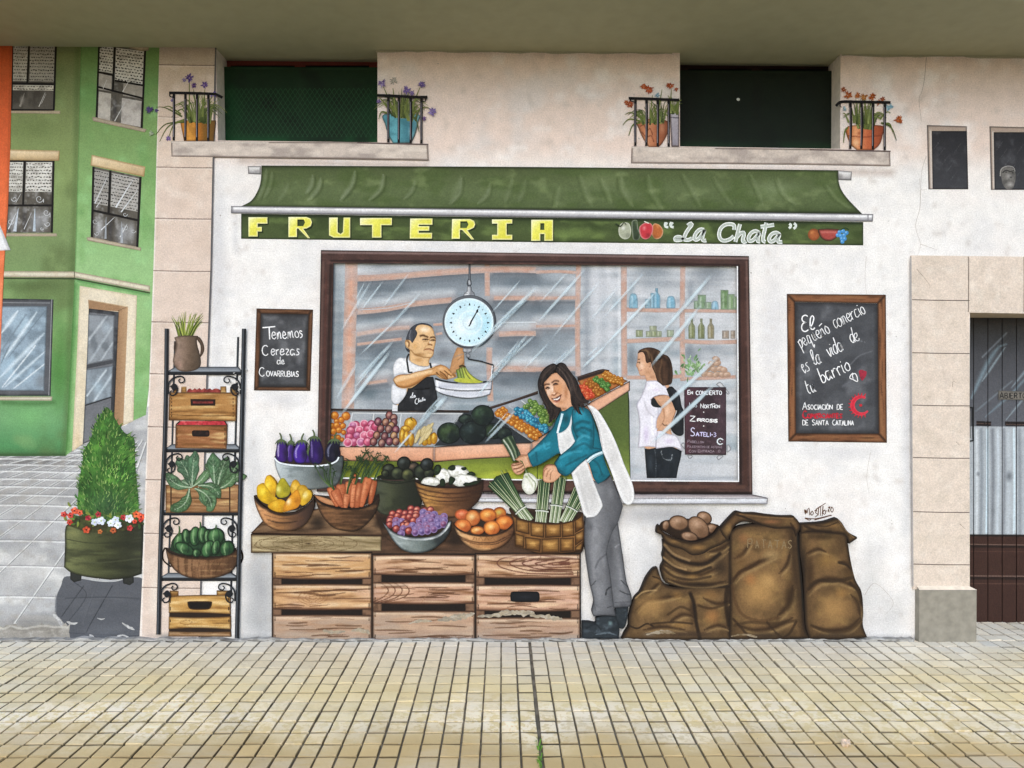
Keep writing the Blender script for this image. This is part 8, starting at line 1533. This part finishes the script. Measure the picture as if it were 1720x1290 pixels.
hr = part('hair', wo, '532,110 590,142* 650,95 740,118 800,200 880,310 950,400 1000,520 1050,650 1110,750 1190,800* 1120,835 1060,825* 1110,900* 1040,880 985,850* 1010,960 1060,1050* 980,1010 920,930 862,860* 845,760 832,640 795,560 740,440 660,350 600,285 556,232* 530,262 460,350 400,420 352,470 362,530 388,610 432,705 485,795 545,855 605,900 665,912* 662,985 600,1060 530,1130 455,1195* 470,1080 430,980 370,850 320,750 280,650 254,500 268,390 330,250 420,160', '2c2320',
    NO('120d0c', .7, 3.4, 24, .42, .68, 3), NO('5a4a42', .5, 2.6, 20, .58, .8, 8), ST('610,180 720,300 800,450 840,600 850,780', '6d5d54', 3, .7, .9, 1), ST('640,150 780,280 880,450 930,650', '5a4a40', 3, .6, .9, 1), ST('560,140 440,240 350,360 310,520', '5d4a40', 3, .6, .9, 1), ST('520,130 400,240 310,380', '4a3c36', 3, .6, .9, 1), ST('592,140 585,200 560,235', '0a0808', 3, .9), ST('300,600 380,800 470,960', '4d3830', 3, .6, .9, 1), ST('900,500 960,700 1060,800', '4a382e', 4, .6, .9, 1), ST('870,700 900,860 970,980', '0e0a09', 4, .7, .9, 1), ST('520,900 560,1000 500,1120', '4d3a30', 3, .6, .9, 1), ED('120e0d', 1.5, .6), g=1.8)
m = Mesh(); r = np.random.default_rng(6)
for a, b, c_ in (((470, 1000), (430, 1230), 1), ((560, 1000), (480, 1210), 1), ((620, 960), (560, 1130), 1), ((940, 850), (990, 1040), 1), ((1000, 830), (1080, 1000), 1), ((1080, 760), (1230, 800), 1), ((1060, 790), (1180, 860), 1), ((350, 760), (330, 900), 1), ((400, 880), (440, 1060), 1), ((890, 880), (930, 1010), 1), ((1030, 800), (1120, 930), 1)):
    m.rib(zz([a, ((a[0]+b[0])/2 + 10, (a[1]+b[1])/2), b]), 2.6, '241b18', .4, '5a4438')
m.obj('strands', hr)
# onion: bulb and lower stalk in front of the palm
Z(8.0625, 820, 720)
part('stalk', on, '425,428* 462,440 500,530 552,612 560,640* 490,660* 500,560 470,480', '5f7440', ST('440,435 500,560 530,640', 'a8b47c', 3, .7), ED('2c3c1c', 1.6, .6), g=1.9)
part('bulb', on, '490,615 550,602 620,640 668,700 668,760 640,830 600,880 540,890 490,850 458,790 462,720 480,660', 'e6e6d8', BL(540, 790, 50, 60, 'f8f8f2', .8), BL(630, 720, 30, 60, 'fafaf6', .7), ST('540,620 600,690 640,740 630,830', '6d7a48', 2.2, .8), ST('500,640 560,700 600,780', 'b8bc98', 3, .6), BL(520, 650, 40, 30, '8a9a5c', .7), BL(560, 860, 50, 24, 'c8c8b8', .5), ED('a8aa94', 2.2, .6), g=1.9)
# ---- sacks of potatoes
Z(3.909, 1030, 820)
BUR = '7a5a34'
def sack_ops(sd): return [NO('4f3a20', .6, 26, 20, .45, .7, sd), NO('94733f', .5, 22, 18, .5, .76, sd+4), NO('5a4224', .35, 2.4, 2.4, .5, .75, sd+8), ED('2f2112', 20, .55), ED('1a1008', 3.6, .9)]
Z(3.909, 1030, 820)
def fold(L):
    o = []
    for p, w in L:
        q = [tuple(map(float, v.split(','))) for v in p.split()]
        o += [ST(zz([(x + w*.9, y + w*1.3) for x, y in q]), 'a98a58', w*.5, .5, 1, 1), ST(zz(q), '2b1a0c', w*.62, .8, .95, 1)]
    return o
sk = thing('sack', 'burlap sack slumped on the ground at the left under the open potato sack', 'sack', 1130, 1068)
part('body', sk, '290,520* 260,530 215,590 175,680 140,720 115,790 102,850 100,905 75,950 55,992* 300,996 560,996* 770,994* 770,640* 600,640 420,650 330,620', '765834', *sack_ops(3), *fold([('150,800 220,740 330,720 430,700', 16), ('370,880 450,830 520,840', 16), ('590,720 680,760 760,740', 16), ('200,930 330,910 470,930', 14), ('600,930 680,900 750,920', 14), ('300,620 260,660 220,690', 12)]), BL(250, 770, 150, 110, 'a47c46', .85), BL(300, 600, 60, 40, '8a6434', .6), BL(200, 820, 60, 60, '97733f', .5), BL(420, 700, 60, 40, '9c7038', .5), BL(650, 840, 80, 80, 'a06c38', .85), BL(520, 800, 40, 160, '2a1a0c', .7), BL(640, 700, 90, 50, '8a5f30', .5), BL(440, 900, 100, 30, 'a0763c', .6), ST('505,690 530,760 545,880 570,990', '1d130a', 7, .85), ST('150,720 200,680 280,670', 'c8a46c', 3, .6), ST('260,580 310,600 340,640', '2a1b0e', 3, .8), ST('110,905 160,920 220,890 260,905', '1f140a', 3.4, .85), ST('360,830 440,780 500,800', '3a2814', 5, .7), ST('250,890 400,880 520,890', '2c1d0f', 4, .7), ST('560,770 640,790 720,770', '3a2612', 5, .7), ST('750,640 740,760 760,900', '21150a', 8, .8), BL(500, 960, 260, 30, '3a2a1e', .7), BL(240, 960, 70, 22, '6d635a', .6), g=2.8)
so = thing('sack', 'open burlap sack showing potatoes, standing on the slumped sack', 'sack', 1170, 985)
part('inside', so, '292,262* 330,215 500,200 690,240* 700,270 640,320 540,350 440,335 360,300', '2a1c10', g=3)
for i, (x, y, rx, ry, a, lb) in enumerate(((345, 243, 26, 34, 10, 'potato at the left end of the open sack'), (598, 195, 52, 42, 25, 'potato at the back right of the open sack'), (650, 265, 42, 34, 20, 'potato at the right rim of the open sack'), (430, 228, 66, 50, 8, 'big round potato in the middle of the open sack'), (560, 258, 60, 84, -42, 'long potato lying slanted in the middle of the open sack'), (500, 318, 58, 34, 14, 'low potato at the front rim of the open sack'))):
    fruit('potato', lb, 'potato', 'potatoes in the open sack', x, y, rx, ry, a, 'a07a5c', '5f4028', 'c8a486', '2a1a10', .7, -.2, -.3, extra=(NO('7a5638', .4, 3, 3, .6, .8, i),))
part('body', so, '325,340* 330,400 322,440 330,480 312,520 320,570 345,620 420,645 560,660 700,655 770,645* 772,340* 700,330 560,400 430,380', '6c5030', *sack_ops(13), *fold([('340,400 420,470 540,500 640,470 740,390', 20), ('330,500 430,550 560,570 690,520', 18), ('350,590 450,625 600,635 740,610', 14), ('620,420 700,400 760,360', 14)]), ST('330,380 400,450 520,495 620,490 700,430', '1f140a', 7, .8), ST('335,370 400,435 500,475', 'a8865a', 5, .6), ST('330,470 420,530 520,560 640,520', '23170b', 6, .8), ST('330,455 400,510 480,535', 'b08c5c', 4, .6), ST('320,520 400,580 520,600 640,580', '2a1b0e', 5, .7), BL(520, 580, 60, 24, 'a0763c', .6), BL(700, 520, 70, 100, '24190f', .75), BL(560, 630, 140, 24, '1f150c', .7), g=2.6)
part('rim', so, '285,258* 300,240 312,270 350,300 430,335 520,352 600,335 660,300 690,262* 720,270 755,330 740,350* 700,375 640,400 590,430 520,440 450,400 380,380 335,345 320,310 282,292*', '7a5a34', *sack_ops(17), BL(560, 390, 80, 24, 'a0743c', .7), BL(400, 350, 50, 18, '9c7440', .6), ST('300,270 360,315 440,350 530,362 620,335', '2a1a0c', 2, .7), g=2.4)
s3_ = thing('sack', 'tall full burlap sack in the middle with a folded rim and faded lettering', 'sack', 1288, 1068)
part('body', s3_, '765,330* 775,285 830,250 950,235 1100,250 1180,250* 1215,300 1222,420 1240,600 1252,760 1258,900 1285,985* 1100,992 800,994* 762,980 765,900 768,640 764,480', '7a5a34', *sack_ops(23), *fold([('790,600 850,540 950,490 1060,440', 18), ('1080,840 1150,760 1180,640', 22), ('820,900 930,930 1060,910 1180,850', 18), ('800,460 850,430 900,360', 14), ('1090,560 1140,500 1160,420', 14)]), BL(960, 680, 170, 170, 'ad8248', .9), BL(1020, 600, 90, 70, 'bd9052', .6), BL(1040, 440, 90, 60, 'a98a58', .7), BL(1160, 700, 50, 200, '33220f', .7), BL(840, 480, 60, 120, '5c3f20', .6), BL(900, 600, 60, 60, 'b06c34', .5), BL(1020, 620, 60, 50, 'bf9456', .5), BL(860, 330, 60, 50, '8f5c34', .6), ST('785,610 830,550 900,520 960,480', '3a2410', 6, .75), ST('780,640 800,740 850,830 960,870 1080,850', '4a3018', 6, .5), ST('1170,260 1190,500 1230,760 1262,960', '24170c', 22, .6, .95), ST('1215,300 1235,560 1255,800', '15100a', 7, .9), ST('800,900 900,880 1050,890 1200,870', '3a2814', 6, .6), ST('790,860 860,940 900,985', '2a1a0c', 5, .7), ST('1010,880 1080,960 1120,985', '2c1c0e', 4, .6), ST('1200,880 1160,950 1120,980', '2c1c0e', 5, .7), BL(1000, 965, 200, 30, '33261a', .75), BL(950, 220, 260, 50, '2a1a0e', .4), g=2.8)
part('rim', s3_, '698,268* 740,220 790,168 815,152 860,162 930,162 1000,172 1100,182 1185,182* 1215,215 1230,255 1210,300 1195,320* 1180,270 1160,262 1060,265 960,240 880,222 830,228 790,260 770,300 755,350* 720,310', '7d5832', *sack_ops(27), BL(1040, 220, 90, 22, '96603a', .7), BL(760, 270, 30, 50, 'a07840', .6), ST('812,175 860,190 930,220 970,240', '1d1209', 4, .8), ST('1165,230 1190,270 1195,310', '2a1a0c', 4, .7), ST('830,170 1000,190 1180,200', '9c7448', 3, .5), g=2.4)
m = Mesh(); write(m, 'Patatas', 885, 395, 62, '86704e', 1.8, .3, 0, .85, .85, jit=.04, seed=5); m.obj('faded_lettering', s3_)
s4_ = thing('sack', 'burlap sack at the right end with a pointed folded flap', 'sack', 1400, 1068)
part('body', s4_, '1222,290* 1260,280 1400,285 1520,300 1540,360 1560,480 1590,600 1630,680 1642,800 1640,900 1668,980* 1500,992 1288,988* 1262,900 1255,760 1245,560 1225,420', '735430', *sack_ops(33), *fold([('1270,680 1350,610 1470,600 1580,650', 20), ('1300,900 1400,930 1540,920 1620,850', 18), ('1270,430 1340,400 1400,420', 14), ('1480,480 1540,500 1570,560', 14), ('1560,700 1610,760 1620,840', 16)]), BL(1450, 790, 150, 150, 'a37a44', .9), BL(1290, 560, 50, 200, '2f1e0e', .7), BL(1540, 560, 40, 120, '4a3218', .5), BL(1400, 480, 100, 80, '9a7238', .6), BL(1500, 690, 60, 50, 'a8783c', .6), ST('1280,660 1340,610 1450,610 1560,590', '2f2010', 7, .7), ST('1480,490 1530,505 1560,530', '24170b', 4, .8), ST('1555,620 1610,680 1635,760', '24170b', 6, .7), ST('1300,900 1400,940 1540,940 1620,880', '3a2814', 6, .6), BL(1460, 965, 180, 26, '33261a', .7), BL(1250, 500, 30, 200, '1f160d', .7), BL(1380, 320, 120, 30, '2f2110', .7), g=2.8)
part('rim', s4_, '1228,232* 1280,230 1380,222 1470,196* 1500,225 1540,285 1600,320 1602,330* 1550,365* 1525,310 1500,300 1420,296 1300,285 1230,300*', '755530', *sack_ops(37), BL(1440, 245, 70, 20, '9c7038', .5), ST('1260,250 1340,280 1430,285', '24170b', 5, .7), ST('1330,245 1400,250 1470,225', '2f1f10', 3, .7), ST('1480,210 1530,280 1580,325', 'a07c50', 2.4, .5), g=2.4)
Z()
# ---- worn foot of the wall: dust line, splashes and places where the mural has flaked off
gm_ = Mesh(); top = [(x, 1073.5 + 3*float(vnoise(np.array([x/23.]), np.array([5.]))[0]) - 2.4*float(vnoise(np.array([x/7.]), np.array([9.]))[0]), 1) for x in range(-330, 1537, 5)]
gm_.fill(top + [(1536, 1079, 1), (-330, 1079, 1)], 'a5a39e', NO('c8c7c3', .7, 16, 4, .45, .7, 3), NO('6d6b66', .6, 9, 5, .5, .75, 6), g=3); gm_.obj('dust_line', wall, M_WALL)
gr_ = ['b5ad9c', 'a39c8c', 'c3bcae', '9a958a']
FL = ['b5aa98', '8f8574']
for i, (P, w, par) in enumerate((('542,1059 560,1062 580,1060', 3.5, A_), ('590,1060 606,1058 622,1064', 4.5, A_), ('686,1048 706,1043 726,1044', 3, B_), ('735,1042 760,1038 785,1034 797,1030', 5.5, B_), ('802,1036 825,1034 845,1032', 4.5, C_), ('838,1030 868,1029 898,1030', 6, C_), ('890,1034 915,1036 945,1040', 4.5, C_), ('1085,1066 1110,1061 1135,1064', 4.5, sk), ('1228,1069 1250,1066 1272,1070', 3.5, s3_), ('1000,1066 1020,1063 1036,1067', 3, wo))): patch('bare_plaster', par, P, w*(.6 if par in (sk, s3_, wo) else .85), {sk: '8a765a', s3_: '8a765a', wo: '566168'}.get(par, 'a8997f'), {sk: ['6d5a3c', 'a3967f'], s3_: ['6d5a3c', 'a3967f'], wo: ['454f56', '77828a']}.get(par, FL), i + 21)
dk_ = Mesh()
for x0 in range(-320, 1500, 46):
    L = RNG.uniform(20, 44); dk_.rib([(x0, 1076.6 + RNG.normal(0, .5)), (x0 + L*.5, 1077 + RNG.normal(0, .5)), (x0 + L, 1076.6 + RNG.normal(0, .5))], RNG.uniform(1.2, 2.6), random.choice(['57534d', '6b665e', '4a4641']), .6, dk=.004)
dk_.obj('foot_crack', wall, M_WALL)
# sign lettering on the door
Z(3.91, 1300, 470)
TRD = TR[:]
m = Mesh(); write(m, 'Abierto', 1484, 778, 40, '2a2826', 1.7, .22, 0, 1.0, .85, seed=31); m.obj('lettering', OPEN_SIGN, M_BOARD, y=YD - .018)
Z()
